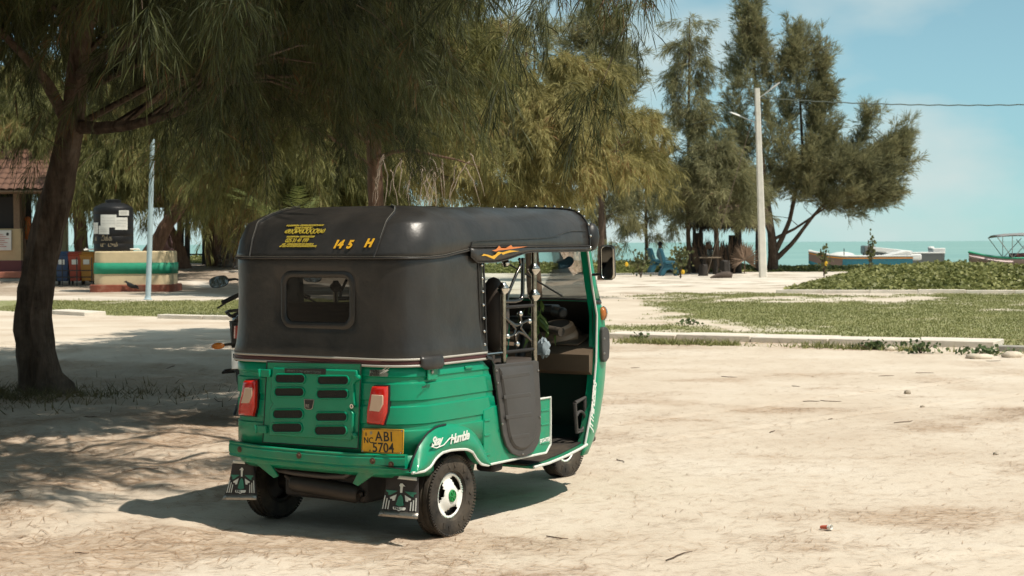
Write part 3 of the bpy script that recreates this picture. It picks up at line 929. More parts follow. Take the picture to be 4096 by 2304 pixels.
for (x, y, w, n_) in ((490, 140, 710, 30), (652, 185, 345, 15), (490, 366, 545, 24), (395, 515, 645, 28), (345, 556, 725, 32)):
    rr_ = random.Random(x); wd = ''.join(rr_.choice('abcdef') if rr_.random() > .14 else ' ' for _ in range(n_))
    wm = (hood_pt(*zh(x + w, y)) - hood_pt(*zh(x, y))).length
    squiggle('hood_lettering', hood_pt(*zh(x, y), .004), XR, sl, wm / (n_ * .95),   .0105, wd, .0014, YELT, roof)

# ---- engine cover on the back
z2 = lambda x, y: (900 + x / 1.9325, 1400 + y / 1.9325)
UD = -.3755
def B2(x, y, u): return S(*z2(x, y), 'u', u)
mb = MB(); mb.prism([B2(*p, UD) for p in [(325, 92), (1052, 106), (1027, 762), (292, 714)]], L(.012, 0, 0))
cover = mb.build('engine_cover', GREEN, TUK, 30, bevel=.003)
gp = [B2(*p, UD - .001) for p in [(325, 92), (1052, 106), (1027, 762), (292, 714), (325, 92)]]
MB().tube(gp, .0035, 5).build('cover_gap', BLACKT, cover)
mb = MB(); outl = [(368, 135), (1015, 155), (1022, 235), (985, 262), (1000, 430), (955, 455), (990, 490), (985, 640), (965, 700), (338, 660), (340, 455), (368, 420), (345, 380), (355, 250)]
mb.prism([B2(*p, UD - .014) for p in outl], L(.02, 0, 0))
mb.build('raised_panel', GREEN, cover, 30, bevel=.007, seg=3)
slots = [((385, 620), (185, 255)), ((380, 613), (288, 358)), ((368, 605), (458, 530)), ((358, 598), (562, 636)), ((712, 957), (198, 268)), ((705, 952), (303, 375)), ((698, 945), (480, 550)), ((690, 940), (585, 658))]
MESHM = mat('vent_mesh', (.012, .014, .011), .7, var=.6, vs=160)
for (xa, xb), (ya, yb) in slots:
    a = B2(xa, (ya + yb) / 2 - (0), UD - .0165); b_ = B2(xb, (ya + yb) / 2 + 3, UD - .0165)
    hh_ = abs(B2(xa, ya, UD).z - B2(xa, yb, UD).z) / 2
    vv0, vv1 = -a.y, -b_.y; zc = (a.z + b_.z) / 2; dz = b_.z - a.z
    cap = []
    for i in range(9): 
        an = R(90 + 180 * i / 8); cap.append((vv0 + hh_ + hh_ * math.cos(an), a.z + hh_ * math.sin(an)))
    for i in range(9):
        an = R(-90 + 180 * i / 8); cap.append((vv1 - hh_ + hh_ * math.cos(an), b_.z + hh_ * math.sin(an)))
    vent = MB().add([L(UD - .0155, v, z) for v, z in cap], [tuple(range(len(cap)))]).build('vent', MESHM, cover, 0)
    MB().tube([L(UD - .016, v, z) for v, z in cap] + [L(UD - .016, *cap[0])], .0045, 6).build('vent_lip', GREEN, vent, 60)
    wires = MB()
    for k in range(16):
        vk = vv0 + hh_ * .6 + (vv1 - vv0 - hh_ * 1.4) * k / 15
        wires.tube([L(UD - .0165, vk - .008, zc - hh_ * .75), L(UD - .0165, vk + .012, zc + hh_ * .75)], .0008, 3, False)
    wires.build('vent_wire', DARKM, vent, 0)['kind'] = 'stuff'
for x, y in ((315, 178), (288, 612)):
    c_ = B2(x, y, UD - .008); MB().box(c_, (.02, .062, .038)).tube([c_ + Vector((-.010, .034, -.02)), c_ + Vector((-.010, .034, .02))], .009, 8).build('hinge', GREEN, cover, 40, bevel=.003)
for x, y in ((1030, 212), (1003, 658)):
    MB().ball(B2(x, y, UD - .012), .014, 10).tube([B2(x - 20, y - 12, UD - .015), B2(x + 14, y + 12, UD - .02)], .006, 6).build('clip', GREEN, cover)
MB().lathe([(.011, 0), (.011, .012), (.006, .012), (.005, .004)], 14, Matrix.Rotation(R(-90), 3, 'Y'), B2(990, 434, UD - .012)).build('cover_lock', CHROME, cover)
bd = MB(); bd.prism([B2(*p, UD - .0175) for p in [(608, 378), (688, 382), (676, 452), (662, 462), (626, 460), (612, 448)]], L(.008, 0, 0)); bd = bd.build('badge', STEEL, cover, 30, bevel=.002)
MB().prism([B2(*p, UD - .019) for p in [(615, 385), (682, 388), (671, 448), (660, 456), (628, 454), (618, 444)]], L(.004, 0, 0)).build('badge_face', BLACKT, bd, 0)
text('badge_letters', 'RE', .0215, STEEL, bd, B2(622, 442, UD - .0195), XR, (0, 0, 1), bold=.02)
# dark slogan strip on the cover
sp = MB(); sp.prism([B2(*p, UD - .0170) for p in [(460, 140), (778, 146), (775, 190), (462, 178)]], L(.0035, 0, 0)); sp = sp.build('slogan_strip', BLACKT, cover, 0)
GREYT = mat('grey_print', (.10, .13, .11), .6)
squiggle('slogan_letters', B2(478, 172, UD - .0180), XR, (0, 0, 1), .0125, .0135, 'abaf c fb aebe fdea', .0009, GREYT, sp, 0)

# ---- tail lamps, plate, stickers
def surf_u(v):
    e = max(0, min(CRN * .98, abs(v) - (HW - CRN)))
    return UR + CRN - math.sqrt(CRN * CRN - e * e)
def rear_pt(px, py, o):                                  # photo pixel -> point on the rounded back of the body
    u = UR
    for _ in range(10):
        p = S(px, py, 'u', u - o); u = .5 * u + .5 * surf_u(-p.y)
    return S(px, py, 'u', u - o)
for s, zx in ((-1, [(150, 237), (238, 234), (240, 300), (236, 440), (218, 512), (108, 502), (112, 430), (135, 330)]), (1, [(1140, 282), (1250, 282), (1250, 360), (1245, 480), (1215, 578), (1100, 570), (1102, 470), (1120, 370)])):
    P_ = [rear_pt(*z2(x, y), .024) for x, y in zx]
    back = [rear_pt(*z2(x, y), .024) + Vector((.05, 0, 0)) for x, y in zx]
    c_ = sum(P_, Vector()) / len(P_)
    mb = MB(); mb.loft([back, P_, [p.lerp(c_, .07) + Vector((-.010, 0, 0)) for p in P_], [p.lerp(c_, .2) + Vector((-.014, 0, 0)) for p in P_]], cap=(False, True))
    lamp = mb.build('tail_lamp', RED, TUK, 50)
    if s < 0: cw = [(150, 292), (208, 292), (206, 350), (182, 412), (120, 412), (140, 350)]
    else: cw = [(1130, 345), (1218, 350), (1218, 420), (1188, 478), (1112, 470), (1122, 410)]
    MB().prism([rear_pt(*z2(x, y), .042) for x, y in cw], Vector((.02, 0, 0))).build('clear_lens', CLEARL, lamp, 40, bevel=.003)
    MB().loft([[c_.lerp(p, 1.06) + Vector((.012, 0, 0)) for p in P_], [c_.lerp(p, 1.06) + Vector((.055, 0, 0)) for p in P_]], cap=(True, False)).build('lamp_gasket', BLACKP, lamp, 30)
PV = -.372
pc = [(1451, 1713), (1617, 1718), (1614, 1816), (1447, 1809)]
pp = [S(x, y, 'u', -.372) for x, y in pc]
def plate_pt(i, j, o=0):
    a = pp[0].lerp(pp[1], i); b_ = pp[3].lerp(pp[2], i); p = a.lerp(b_, j)
    return p + Vector((-o, 0, 0))
plate = MB().prism([p + Vector((.0, 0, 0)) for p in pp], Vector((-.004, 0, 0))).build('number_plate', YEL, TUK, 30, bevel=.0015)
plw = (pp[1] - pp[0]); plx = plw.normalized(); plh = (pp[0] - pp[3]).length
border = [plate_pt(i, j, .0045) for i, j in ((.02, .03), (.98, .03), (.98, .97), (.02, .97), (.02, .03))]
MB().tube(border, .0012, 4).build('plate_border', BLACKT, plate)
text('plate_letters', 'ABI', plh * .56, BLACKT, plate, plate_pt(.33, .50, .0045), plx, (0, 0, 1), bold=.012, spacing=1.12)
text('plate_letters', '5704', plh * .56, BLACKT, plate, plate_pt(.27, .96, .0045), plx, (0, 0, 1), bold=.012, spacing=1.0)
text('plate_letters', 'NC', plh * .34, BLACKT, plate, plate_pt(.05, .60, .0045), plx, (0, 0, 1), bold=.012)
MB().box(plate_pt(.21, .91, .0045), (.001, .007, .007)).build('plate_dot', BLACKT, plate)
MB().lathe([(.0075, 0), (.006, .001), (.001, .001)], 12, Matrix.Rotation(R(-90), 3, 'Y') @ Matrix.Diagonal(Vector((1.3, .9, 1))), plate_pt(.10, .24, .0045)).build('plate_emblem', mat('emblem_brown', (.30, .15, .02), .6), plate)
MB().lathe([(.008, 0), (.001, .001)], 12, Matrix.Rotation(R(-90), 3, 'Y'), plate_pt(.22, .18, .0045)).build('plate_seal', mat('seal_grey', (.30, .28, .20), .4), plate)
for i, j in ((.04, .05), (.96, .06), (.95, .95), (.04, .95)):
    MB().ball(plate_pt(i, j, .005), .0042, 8).build('rivet', CHROME, plate)
# TWIN SPARK sticker
UT = -.372
zt = lambda x, y: rear_pt(1430 + x / 12.076, 1440 + y / 12.076, .005)
stx = MB()
stx = MB().prism([zt(*p) for p in [(600, 480), (1220, 470), (1470, 650), (1430, 810), (560, 775)]], Vector((.004, 0, 0))).build('sticker', mat('sticker_grey', (.20, .24, .20), .5), TUK, 0)
text('sticker_letters', 'TWIN', .021, BLACKT, stx, zt(625, 615) + Vector((-.001, 0, 0)), XR, (0, 0, 1), bold=.02, shear=-.2, spacing=.95)
text('sticker_letters', 'SPARK', .021, BLACKT, stx, zt(585, 770) + Vector((-.001, 0, 0)), XR, (0, 0, 1), bold=.02, shear=.2, spacing=.95)
MB().prism([zt(*p) + Vector((-.002, 0, 0)) for p in [(1060, 655), (1320, 510), (1195, 485), (1460, 325), (1275, 490), (1380, 480), (1665, 315), (1430, 480), (1530, 495), (1230, 660), (1370, 520), (1150, 655)]], Vector((.001, 0, 0))).build('sticker_bolt', WHITED, stx, 0)
text('side_letters', 'petROL', .021, mat('grey_letters', (.06, .07, .06), .4, .5), TUK, S(1687, 1553, 'v', HW + .001), (1, 0, 0), (0, 0, 1), bold=.01, shear=.3)
# script on the arch, FIGHTER on the sill, slanted letters on the nose
text('side_letters', 'Stay', .060, WHITED, TUK, S(1727, 1785, 'v', .6365), (1, 0, .04), (0, 0, 1), bold=.03, shear=.35, spacing=.84)
text('side_letters', 'Humble', .062, WHITED, TUK, S(1800, 1776, 'v', .6365), (1, 0, .05), (0, 0, 1), bold=.03, shear=.35, spacing=.80)
MB().tube([S(x, y, 'v', .6365) for x, y in ((1725, 1786), (1745, 1792), (1775, 1780), (1800, 1752), (1815, 1750))], .003, 5).build('side_letters', WHITED, TUK)
text('side_letters', 'FIGHTER', .034, WHITED, TUK, S(2159, 1776, 'v', .5985), (1, 0, .05), (0, 0, 1), bold=.03, shear=.1, spacing=.82)

# ---- bumper
def bump_u(v): return -.402 + .062 * (abs(v) / .555) ** 3
mb = MB(); rings = []
prof = [(.012, .440), (-.004, .4415), (-.010, .436), (-.006, .428), (-.012, .420), (-.012, .388), (-.006, .380), (-.010, .372), (-.004, .3655), (.012, .3665)]
for i in range(21):
    v = -.555 + 1.11 * i / 20
    zo = -.006 * (1 - (v / .555) ** 2)
    rings.append([L(bump_u(v) + du, v, z + zo) for du, z in prof])
mb.loft(rings, closed=True, cap=(True, True))
bum = mb.build('bumper', GREEN, TUK, 35)
for v in (-.455, -.04, .395, .49):
    zc = .405 if v != .49 else .392
    MB().lathe([(.016, 0), (.016, .003), (.009, .004), (.009, .010), (.002, .012)], 10, Matrix.Rotation(R(-90), 3, 'Y'), L(bump_u(v) - .012, v, zc)).build('bolt', mat('rust_bolt', (.12, .07, .045), .6, .4), bum)
# under-bumper brackets
for s in (-1, 1):
    MB().prism([L(-.355, s * .285, .350), L(-.355, s * .40, .350), L(-.345, s * .265, .268), L(-.345, s * .235, .280)], L(.012, 0, 0)).build('bumper_bracket', GREEN, TUK, 30, bevel=.003)

# ---- mud flaps with bird emblem
FGREEN = mat('flap_green', (.035, .20, .13), .5); FLAP = mat('flap_rubber', (.034, .028, .026), .7, var=.2)
def mud_flap(corners, u0, mirror):
    tl, tr, br, bl = [S(x, y, 'u', u0) for x, y in corners]
    def q(i, j, o=.0):
        a = tl.lerp(tr, i); b_ = bl.lerp(br, i)
        p = a.lerp(b_, j); p.x -= o + .03 * j * j
        return p
    mb = MB(); rings = []
    for j in [k / 8 for k in range(9)]:
        e = .02 * math.sin(j * math.pi)
        rings.append([q(e + (1 - 2 * e) * i / 6, j) for i in range(7)])
    mb.loft(rings, closed=False)
    fl = mb.build('mud_flap', FLAP, TUK, 60, solid=.006)
    def plq(pts, ma, name, o=.003):
        mb_ = MB(); P_ = [q(1 - x if mirror else x, y, o) for x, y in pts]
        mb_.add(P_, [tuple(range(len(P_)))]); return mb_.build(name, ma, fl, 0, solid=.0015)
    wb = MB().loft([[q(i / 6, .855, .002) for i in range(7)], [q(i / 6, .995, .006) for i in range(7)]], closed=False).build('flap_plate', STEEL, fl, 60, solid=.004)
    MB().loft([[q(.03 + .94 * i / 6, -.02, .003) for i in range(7)], [q(.03 + .94 * i / 6, .065, .004) for i in range(7)]], closed=False).build('flap_strip', WHITED, fl, 60, solid=.004)
    for i in (.12, .5, .88): MB().ball(q(i, .93, .007), .004, 8).build('rivet', STEEL, fl)
    plq([(.475, .40), (.47, .26), (.44, .22), (.47, .17), (.53, .165), (.57, .20), (.62, .235), (.55, .235), (.535, .40)], WHITED, 'bird_neck')
    for s_ in (1, -1):
        m_ = lambda pts: [(.5 + s_ * (x - .5), y) for x, y in pts]
        plq(m_([(.60, .36), (.95, .36), (.93, .40), (.87, .42), (.86, .48), (.80, .47)]), FGREEN, 'bird_wing')
        plq(m_([(.62, .45), (.80, .53), (.78, .57), (.73, .56), (.71, .61), (.65, .60)]), WHITED, 'bird_feather')
        for k, (x, y0) in enumerate(((.79, .61), (.86, .56), (.93, .50))):
            plq(m_([(x, y0), (x + .025, y0 - .005), (x + .02, .82), (x - .005, .82)]), WHITED, 'flap_line')
    plq([(.50, .44), (.56, .50), (.59, .62), (.61, .70), (.55, .72), (.5, .735), (.45, .72), (.39, .70), (.41, .62), (.44, .50)], FGREEN, 'bird_body')
    plq([(.33, .75), (.67, .75), (.67, .79), (.64, .82), (.56, .82), (.5, .85), (.44, .82), (.36, .82), (.33, .79)], WHITED, 'flap_badge')
    x_ = (q(.7, .8) - q(.3, .8)).normalized()
    text('flap_letters', 'PAL', .017, BLACKT, fl, q(.37, .812, .0045), x_, (0, 0, 1), bold=.03, spacing=1.25)
    return fl
mud_flap([(931, 1842), (1010, 1848), (1043, 1996), (907, 1996)], -.304, True)
mud_flap([(1547, 1900), (1671, 1913), (1686, 2072), (1530, 2060)], -.304, False)

# ---- wheels
def tyre(rad, w):
    hw_ = w / 2
    pr = [(rad * .575, -hw_ * .55), (rad * .62, -hw_ * .85), (rad * .75, -hw_), (rad * .88, -hw_ * .98), (rad * .955, -hw_ * .86), (rad * .985, -hw_ * .70), (rad * .975, -hw_ * .62), (rad * 1.0, -hw_ * .58), (rad, -hw_ * .15), (rad * .975, -hw_ * .12), (rad * .975, hw_ * .12), (rad, hw_ * .15)]
    pr += [(r_, -z) for r_, z in reversed(pr[:-4])]
    pr2 = pr
    mb = MB(); mb.lathe(pr2 + [pr2[0]], 64, cap=False)
    o = mb.mesh('tyre', 30)
    return o
def make_wheel(name, c, rad, w, side, steer=0):
    wr = root(name, None, None); wr.parent = TUK; wr.location = c
    wr.rotation_euler = (R(90) * side, 0, steer)          # local z points outwards
    link('tyre', tyre(rad, w), RUBBER, wr)
    ld = MB()                                             # shoulder lugs
    for k in range(76):
        a = 2 * math.pi * k / 76
        for sz in (-1, 1):
            M_ = Matrix.Rotation(a, 3, 'Z')
            ld.box(M_ @ Vector((rad * .962, 0, sz * w * .42)), (.022, rad * .045, .010), M_ @ Euler((0, sz * -.75, 0)).to_matrix())
    ld.build('tread_lug', RUBBER, wr, 30)['kind'] = 'stuff'
    rb = MB()                                             # raised sidewall wedges and lettering band
    for k in range(14):
        a = 2 * math.pi * (k + .3 * (k % 2)) / 14; M_ = Matrix.Rotation(a, 3, 'Z')
        rb.box(M_ @ Vector((rad * .79, 0, w * .5)), (.030, .016, .0035), M_ @ Euler((0, .1, .5)).to_matrix())
    rb.build('sidewall_mark', RUBBER, wr, 30)['kind'] = 'stuff'
    # rim: white dish with three windows
    n_, rs = 72, [.026, .034, .046, .058, .070, .080, .088, .098, .108, .1165]
    zs_ = [.040, .041, .038, .033, .026, .021, .020, .027, .029, .022]
    sc = rad / .2
    mb = MB(); rings = [[Vector((r_ * sc * math.cos(2 * math.pi * k / n_), r_ * sc * math.sin(2 * math.pi * k / n_), z_)) for k in range(n_)] for r_, z_ in zip(rs, zs_)]
    def hole(i, k):
        a = (k / n_ * 360 + 20) % 120
        lim = {3: 17, 4: 28, 5: 36, 6: 34}.get(i, -1)
        return 3 <= i <= 6 and abs(a - 60) < lim
    mb.loft(rings, skip=hole)
    rim = mb.build('rim', WHITE, wr, 45, solid=.004)
    MB().lathe([(.1165 * sc, .022), (.1165 * sc, -.03), (.10 * sc, -.035)], 48, cap=False).build('rim_barrel', DARKM, wr, 40)
    MB().lathe([(.0, .004), (.098 * sc, .002), (.098 * sc, -.03)], 32, cap=False).build('brake_drum', DARKM, wr)
    hc = MB().lathe([(.030 * sc, .038), (.030 * sc, .046), (.026 * sc, .049), (.024 * sc, .045), (.001, .045)], 32).build('hub_cap', mat('hub_green', (.01, .22, .05), .3), wr)
    sp_ = MB()
    for k in range(6):
        a = R(60 * k); M_ = Matrix.Rotation(a, 3, 'Z')
        sp_.box(M_ @ Vector((.012 * sc, 0, .047)), (.024 * sc, .006 * sc, .006), M_)
    sp_.build('hub_star', MATS['hub_green'], hc, 30, bevel=.001)
    for k, ch in enumerate('JETLINER' ):
        for base in (55, -70, 175):
            a = R(base - 7 * k)
            pos = Vector((.1025 * sc * math.cos(a), .1025 * sc * math.sin(a), .0305))
            text('rim_letter', ch, .012, mat('rim_letter_green', (.45, .62, .52), .6), rim, pos, (math.sin(a), -math.cos(a), 0), (math.cos(a), math.sin(a), 0), bold=.01)
    return wr
make_wheel('wheel', L(0, .5437, .2), .2, .098, 1)
wl = make_wheel('wheel', L(0, -.5437, .2), .2, .098, -1)
make_wheel('wheel', L(2.055, 0, .2), .2, .098, 1)

# ---- underside
mb = MB()
mb.box(L(-.02, 0, .36), (.60, .98, .10)).box(L(-.10, 0, .25), (.34, .52, .16)).box(L(.55, 0, .34), (.75, 1.06, .05)).box(L(.62, .40, .28), (.10, .12, .09))
mb.build('engine', DARKM, TUK, 40, bevel=.02)
for s in (1, -1):
    MB().tube([L(.42, s * .30, .30), L(.2, s * .40, .25), L(0, s * .46, .2)], .035, 8).tube([L(0, s * .36, .2), L(0, s * .49, .2)], .05, 12).build('trailing_arm', DARKM, TUK)
    MB().prism([L(.27, s * .47, .33), L(.36, s * .47, .33), L(.32, s * .47, .22), L(.29, s * .47, .22)], L(0, s * .015, 0)).lathe([(.02, 0), (.02, .03)], 10, Matrix.Rotation(R(90), 3, 'X'), L(.305, s * .47, .235)).build('arm_bracket', mat('green_dark', (.01, .06, .03), .6), TUK)
mb = MB(); ml, mr = S(1180, 1930, 'u', -.27), S(1425, 1975, 'u', -.27)
mb.tube([ml.lerp(mr, -.03), ml, mr, mr.lerp(ml, -.06)], [.035, .047, .047, .034], 20)
mb.tube([ml.lerp(mr, .02), ml + Vector((.0, .05, .03)), ml + Vector((.06, .06, .10))], .016, 10)
e_ = S(1450, 1978, 'u', -.31); mb.tube([mr, e_ + Vector((.02, 0, 0)), e_], .013, 12, cap=False)
mb.build('silencer', mat('silencer_steel', (.05, .042, .036), .5, .6, var=.3), TUK)
MB().tube([S(x, y, 'u', -.30) for x, y in ((1075, 1850), (1120, 1880), (1180, 1892), (1300, 1905), (1380, 1905), (1420, 1880))], .014, 10).build('frame_tube', mat('frame_paint', (.06, .05, .045), .5), TUK)

# ---- floor, cowl and windscreen
FLOORZ = .275
mb = MB(); poly = [(.80, .56), (.95, .565), (1.15, .56), (1.35, .535), (1.48, .50), (1.62, .40), (1.75, .2)]
full = poly + [(u, -v) for u, v in reversed(poly)]
mb.prism([L(u, v, .235 + .045 * float(sst(.8, 1.5, u))) for u, v in full], L(0, 0, .012))
floor_ = mb.build('floor_pan', GREEN, TUK, 30)
MB().prism([L(u, v * .93, .249 + .045 * float(sst(.8, 1.5, u))) for u, v in full], L(0, 0, .006)).build('floor_mat', RUBBER, floor_, 30)
for s in (1, -1):
    MB().tube([L(u, s * (v + .004), .244 + .045 * float(sst(.8, 1.5, u))) for u, v in poly[:5]], .008, 6).build('edge_bead', BEAD, floor_)
def cowl_pt(z, ph, o=0):
    us = float(np.interp(z, [.20, .26, .324, .526, .757, 1.024, 1.184, 1.415, 1.5], [1.455, 1.475, 1.497, 1.566, 1.608, 1.619, 1.571, 1.515, 1.49]))
    w_ = float(np.interp(z, [.2, .30, .5, 1.0, 1.5], [.475, .488, .492, .492, .488]))
    B_ = float(np.interp(z, [.2, .35, .7, 1.0, 1.12, 1.42], [.28, .40, .43, .36, .27, .20]))
    c_ = max(0, math.cos(ph))
    return L(us + (B_ + o) * c_ ** .8, (w_ + o) * math.sin(ph), z)
N_ = 40
phs = [-math.pi / 2 + math.pi * i / N_ for i in range(N_ + 1)]
mb = MB(); mb.loft([[cowl_pt(z, p) for p in phs] for z in (.225, .26, .30, .36, .45, .55, .65, .757, .85, .95, 1.024, 1.07, 1.105)], closed=False)
cowl = mb.build('front_cowl', GREEN, TUK, 40, solid=.01)
gi = 4
for rng_ in (range(0, gi + 1), range(N_ - gi, N_ + 1)):
    MB().loft([[cowl_pt(z, phs[k]) for k in rng_] for z in (1.10, 1.2, 1.3, 1.42, 1.46)], closed=False).build('windscreen_pillar', GREEN, TUK, 40, solid=.012)
MB().loft([[cowl_pt(z, phs[k]) for k in range(N_ + 1)] for z in (1.405, 1.47)], closed=False).build('windscreen_header', BLACKP, TUK, 40, solid=.012)
WGL = glass_mat('windscreen', (.86, .92, .90), .01, .8)
wsh = MB().loft([[cowl_pt(z, phs[k], .002) for k in range(gi - 1, N_ - gi + 2)] for z in (1.095, 1.2, 1.3, 1.42)], closed=False).build('windscreen', WGL, TUK, 60)
MB().loft([[cowl_pt(z, phs[k], .006) for k in range(0, N_ + 1)] for z in (1.088, 1.108)], closed=False).build('windscreen_rubber', BLACKP, wsh, 60, solid=.014)
MB().tube([cowl_pt(1.12, .25, .006), cowl_pt(1.33, -.45, .006)], .006, 6).build('wiper', BLACKP, wsh)
for s in (1, -1):
    bd = [cowl_pt(z, s * math.pi / 2) + L(-.003, s * .004, 0) for z in (.285, .324, .40, .526, .65, .757, .9, 1.024, 1.1, 1.184, 1.3, 1.42)]
    MB().tube(bd, .0065, 6).build('edge_bead', BEAD, cowl)
    # folded inner flange of the door opening
    MB().loft([[cowl_pt(z, s * math.pi / 2) for z in (.285, .4, .6, .8, 1.02, 1.2, 1.42)], [cowl_pt(z, s * math.pi / 2) + L(.005, -s * .05, 0) for z in (.285, .4, .6, .8, 1.02, 1.2, 1.42)]], closed=False).build('door_flange', GREEN, cowl, 40)
    # indicator, side box, mirror
    ip = L(1.690, s * .492, 1.03)
    ind = MB().ball(ip, .03, 12, (.8, .7, 1.3)).build('front_indicator', mat('amber_lens', (.42, .13, .02), .15, coat=.5), TUK)
    MB().lathe([(.032, -.006), (.034, .0), (.028, .012), (.001, .02)], 16, Matrix.Rotation(R(90), 3, 'Y') @ Matrix.Diagonal(Vector((1.25, .8, 1))), ip + Vector((.012, 0, 0))).build('indicator_bezel', CHROME, ind)
    mb = MB(); rings = []
    for z, w0, w1 in ((.748, .02, .050), (.77, .0, .085), (.84, -.005, .095), (.91, -.005, .092), (.94, 0, .075), (.952, .015, .05)):
        rings.append([L(1.655 + w0, s * .485, z), L(1.655 + w0, s * .515, z), L(1.655 + w1, s * .510, z), L(1.655 + w1, s * .47, z)])
    mb.loft(rings, cap=(True, True)); sb = mb.build('side_guard', GREYP, TUK, 40, bevel=.008, seg=3)
    for z in (.80, .885): MB().ball(L(1.668, s * .514, z), .008, 8).build('bolt', STEEL, sb)
text('nose_letters', 'JTTHIPLESIDS', .052, WHITED, TUK, L(1.555, .499, .36), (.17, 0, .95), (-.6, 0, .1), bold=.03, shear=.5, spacing=.9)
# mirrors
for s in (1, -1):
    mc = L(1.515, s * .625, 1.330) if s > 0 else L(1.50, -.60, 1.30)
    mr_ = root('mirror', None, None); mr_.parent = TUK; mr_.location = mc; mr_.rotation_euler = (0, R(-3), R(8) * s)
    def mq(e, x): return [Vector((x, -v, z)) for v, z in rrect(-.042 + e, .042 - e, -.098 + e, .098 - e, .024)]
    MB().loft([mq(.03, .045), mq(.008, .035), mq(0, .012), mq(0, -.004)], cap=(True, False)).build('mirror_shell', BLACKP, mr_, 50)
    MB().loft([mq(0, -.004), mq(-.002, -.010), mq(.007, -.012), mq(.009, -.008)]).build('mirror_rim', CHROME, mr_, 50)
    MB().add(mq(.008, -.009), [tuple(range(28))]).build('mirror_glass', mat('mirror', (.75, .76, .74), .03, 1.), mr_, 0)
    MB().tube([Vector((.03, 0, -.03)), Vector((.05, .05 * s, -.07)), Vector((.055, .12 * s, -.075))], .008, 8).build('mirror_stalk', BLACKP, mr_)
# dark visor dome above the windscreen edge
MB().ball(L(1.60, .47, 1.475), .075, 16, (.75, .6, 1.1)).build('visor_end', BLACKP, TUK)
MB().tube([S(2347, 1765, 'v', .35), S(2370, 1752, 'v', .35)], .022, 10).build('front_bumper_end', mat('bumper_brown', (.05, .035, .03), .5), TUK)

# ---- interior
mb = MB(); dp = [(1.78, .655), (1.585, .68), (1.56, .70), (1.56, .795), (1.62, .84), (1.78, .885), (1.90, .90), (1.92, .70)]
mb.loft([[L(min(u, 1.585 + .33 * max(0, 1 - (v / .49) ** 2) ** .45), v, z) for u, z in dp] for v in (-.475, -.4, -.3, -.15, 0, .15, .3, .4, .475)], cap=(True, True))
dash = mb.build('dashboard', TAN, TUK, 30, bevel=.008, seg=2)
MB().box(L(1.69, .24, .868), (.16, .26, .012), (0, R(-16), 0)).build('glove_lid', TAN, dash, 30, bevel=.008)
mb = MB().lathe([(.15, 0), (.135, .03), (.115, .04), (.105, .075), (.085, .088), (.08, .08), (.001, .08)], 32, Matrix.Rotation(R(-18), 3, 'Y'), L(1.76, .15, .875)); cl_ = mb.build('instrument_pod', TAN, dash, 40)
MB().lathe([(.078, .084), (.001, .087)], 24, Matrix.Rotation(R(-18), 3, 'Y'), L(1.76, .15, .875)).build('dial', BLACKP, cl_)
MB().loft([[L(u, v, z) for v in (-.44, .44)] for u, z in ((1.66, .69), (1.66, .5), (1.72, .36), (1.64, .30))], closed=False).build('leg_shield', mat('green_shaded', (.003, .028, .018), .5), TUK)  # body green darkened to paint in the shade under the dashboard
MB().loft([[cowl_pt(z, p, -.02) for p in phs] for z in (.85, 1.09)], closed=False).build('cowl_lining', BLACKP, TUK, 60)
hb = MB(); hb.tube([L(1.42, .06, .60), L(1.52, .05, .86), L(1.56, .04, .93)], .03, 12); hb.build('steering_column', BLACKP, TUK)
hb = MB(); hb.tube([L(1.50, -.27, .935), L(1.55, -.12, .955), L(1.55, .14, .955), L(1.50, .29, .935)], .014, 10); hb = hb.build('handlebar', BLACKP, TUK)
for s in (-1, 1):
    MB().tube([L(1.535, s * .165, .948), L(1.51, s * .25, .938), L(1.485, s * .335, .928)], [.026, .024, .026], 14).build('grip', RUBBER, hb)
MB().box(L(1.56, .02, .965), (.10, .20, .09)).build('switch_box', BLACKP, hb, 40, bevel=.02)
bm_ = MB().ball(S(2172, 1392, 'v', .25), .045, 14, (.8, .9, 1.2)); rr_ = random.Random(2); c_ = S(2172, 1392, 'v', .25)
bm_.v = [tuple(c_ + (Vector(p) - c_) * rr_.uniform(.6, 1.25)) for p in bm_.v]
bm_.build('towel', mat('pale_cloth', (.24, .29, .32), .9, var=.2), TUK)
mt = MB(); mt.box(L(1.70, .12, 1.05), (.10, .11, .05)).tube([L(1.69, .16, 1.04), L(1.62, .27, 1.03)], .032, 12).build('dash_fan', BLACKP, TUK, 40, bevel=.012)
# sprig of leaves hanging by the post
LEAFG = leaf_mat('mango_leaf', (.03, .07, .015), (.12, .18, .05), .3, 4)
rg = np.random.default_rng(3); c0 = S(2150, 1200, 'v', .2); v_, f_ = [], []
mb = MB()
for k in range(26):
    b0 = c0 + Vector((rg.normal(0, .03), rg.normal(0, .03), -.20 * rg.random()))
    d_ = Vector((rg.normal(0, .5), rg.normal(0, .5), -1)).normalized(); sd_ = d_.cross(Vector((rg.normal(), rg.normal(), rg.normal()))).normalized()
    l_ = rg.uniform(.07, .13)
    mb.add([b0, b0 + d_ * l_ * .45 + sd_ * .014, b0 + d_ * l_, b0 + d_ * l_ * .45 - sd_ * .014], [(0, 1, 2, 3)])
mb.build('leaf_sprig', LEAFG, TUK, 0, fix=False)['kind'] = 'stuff'
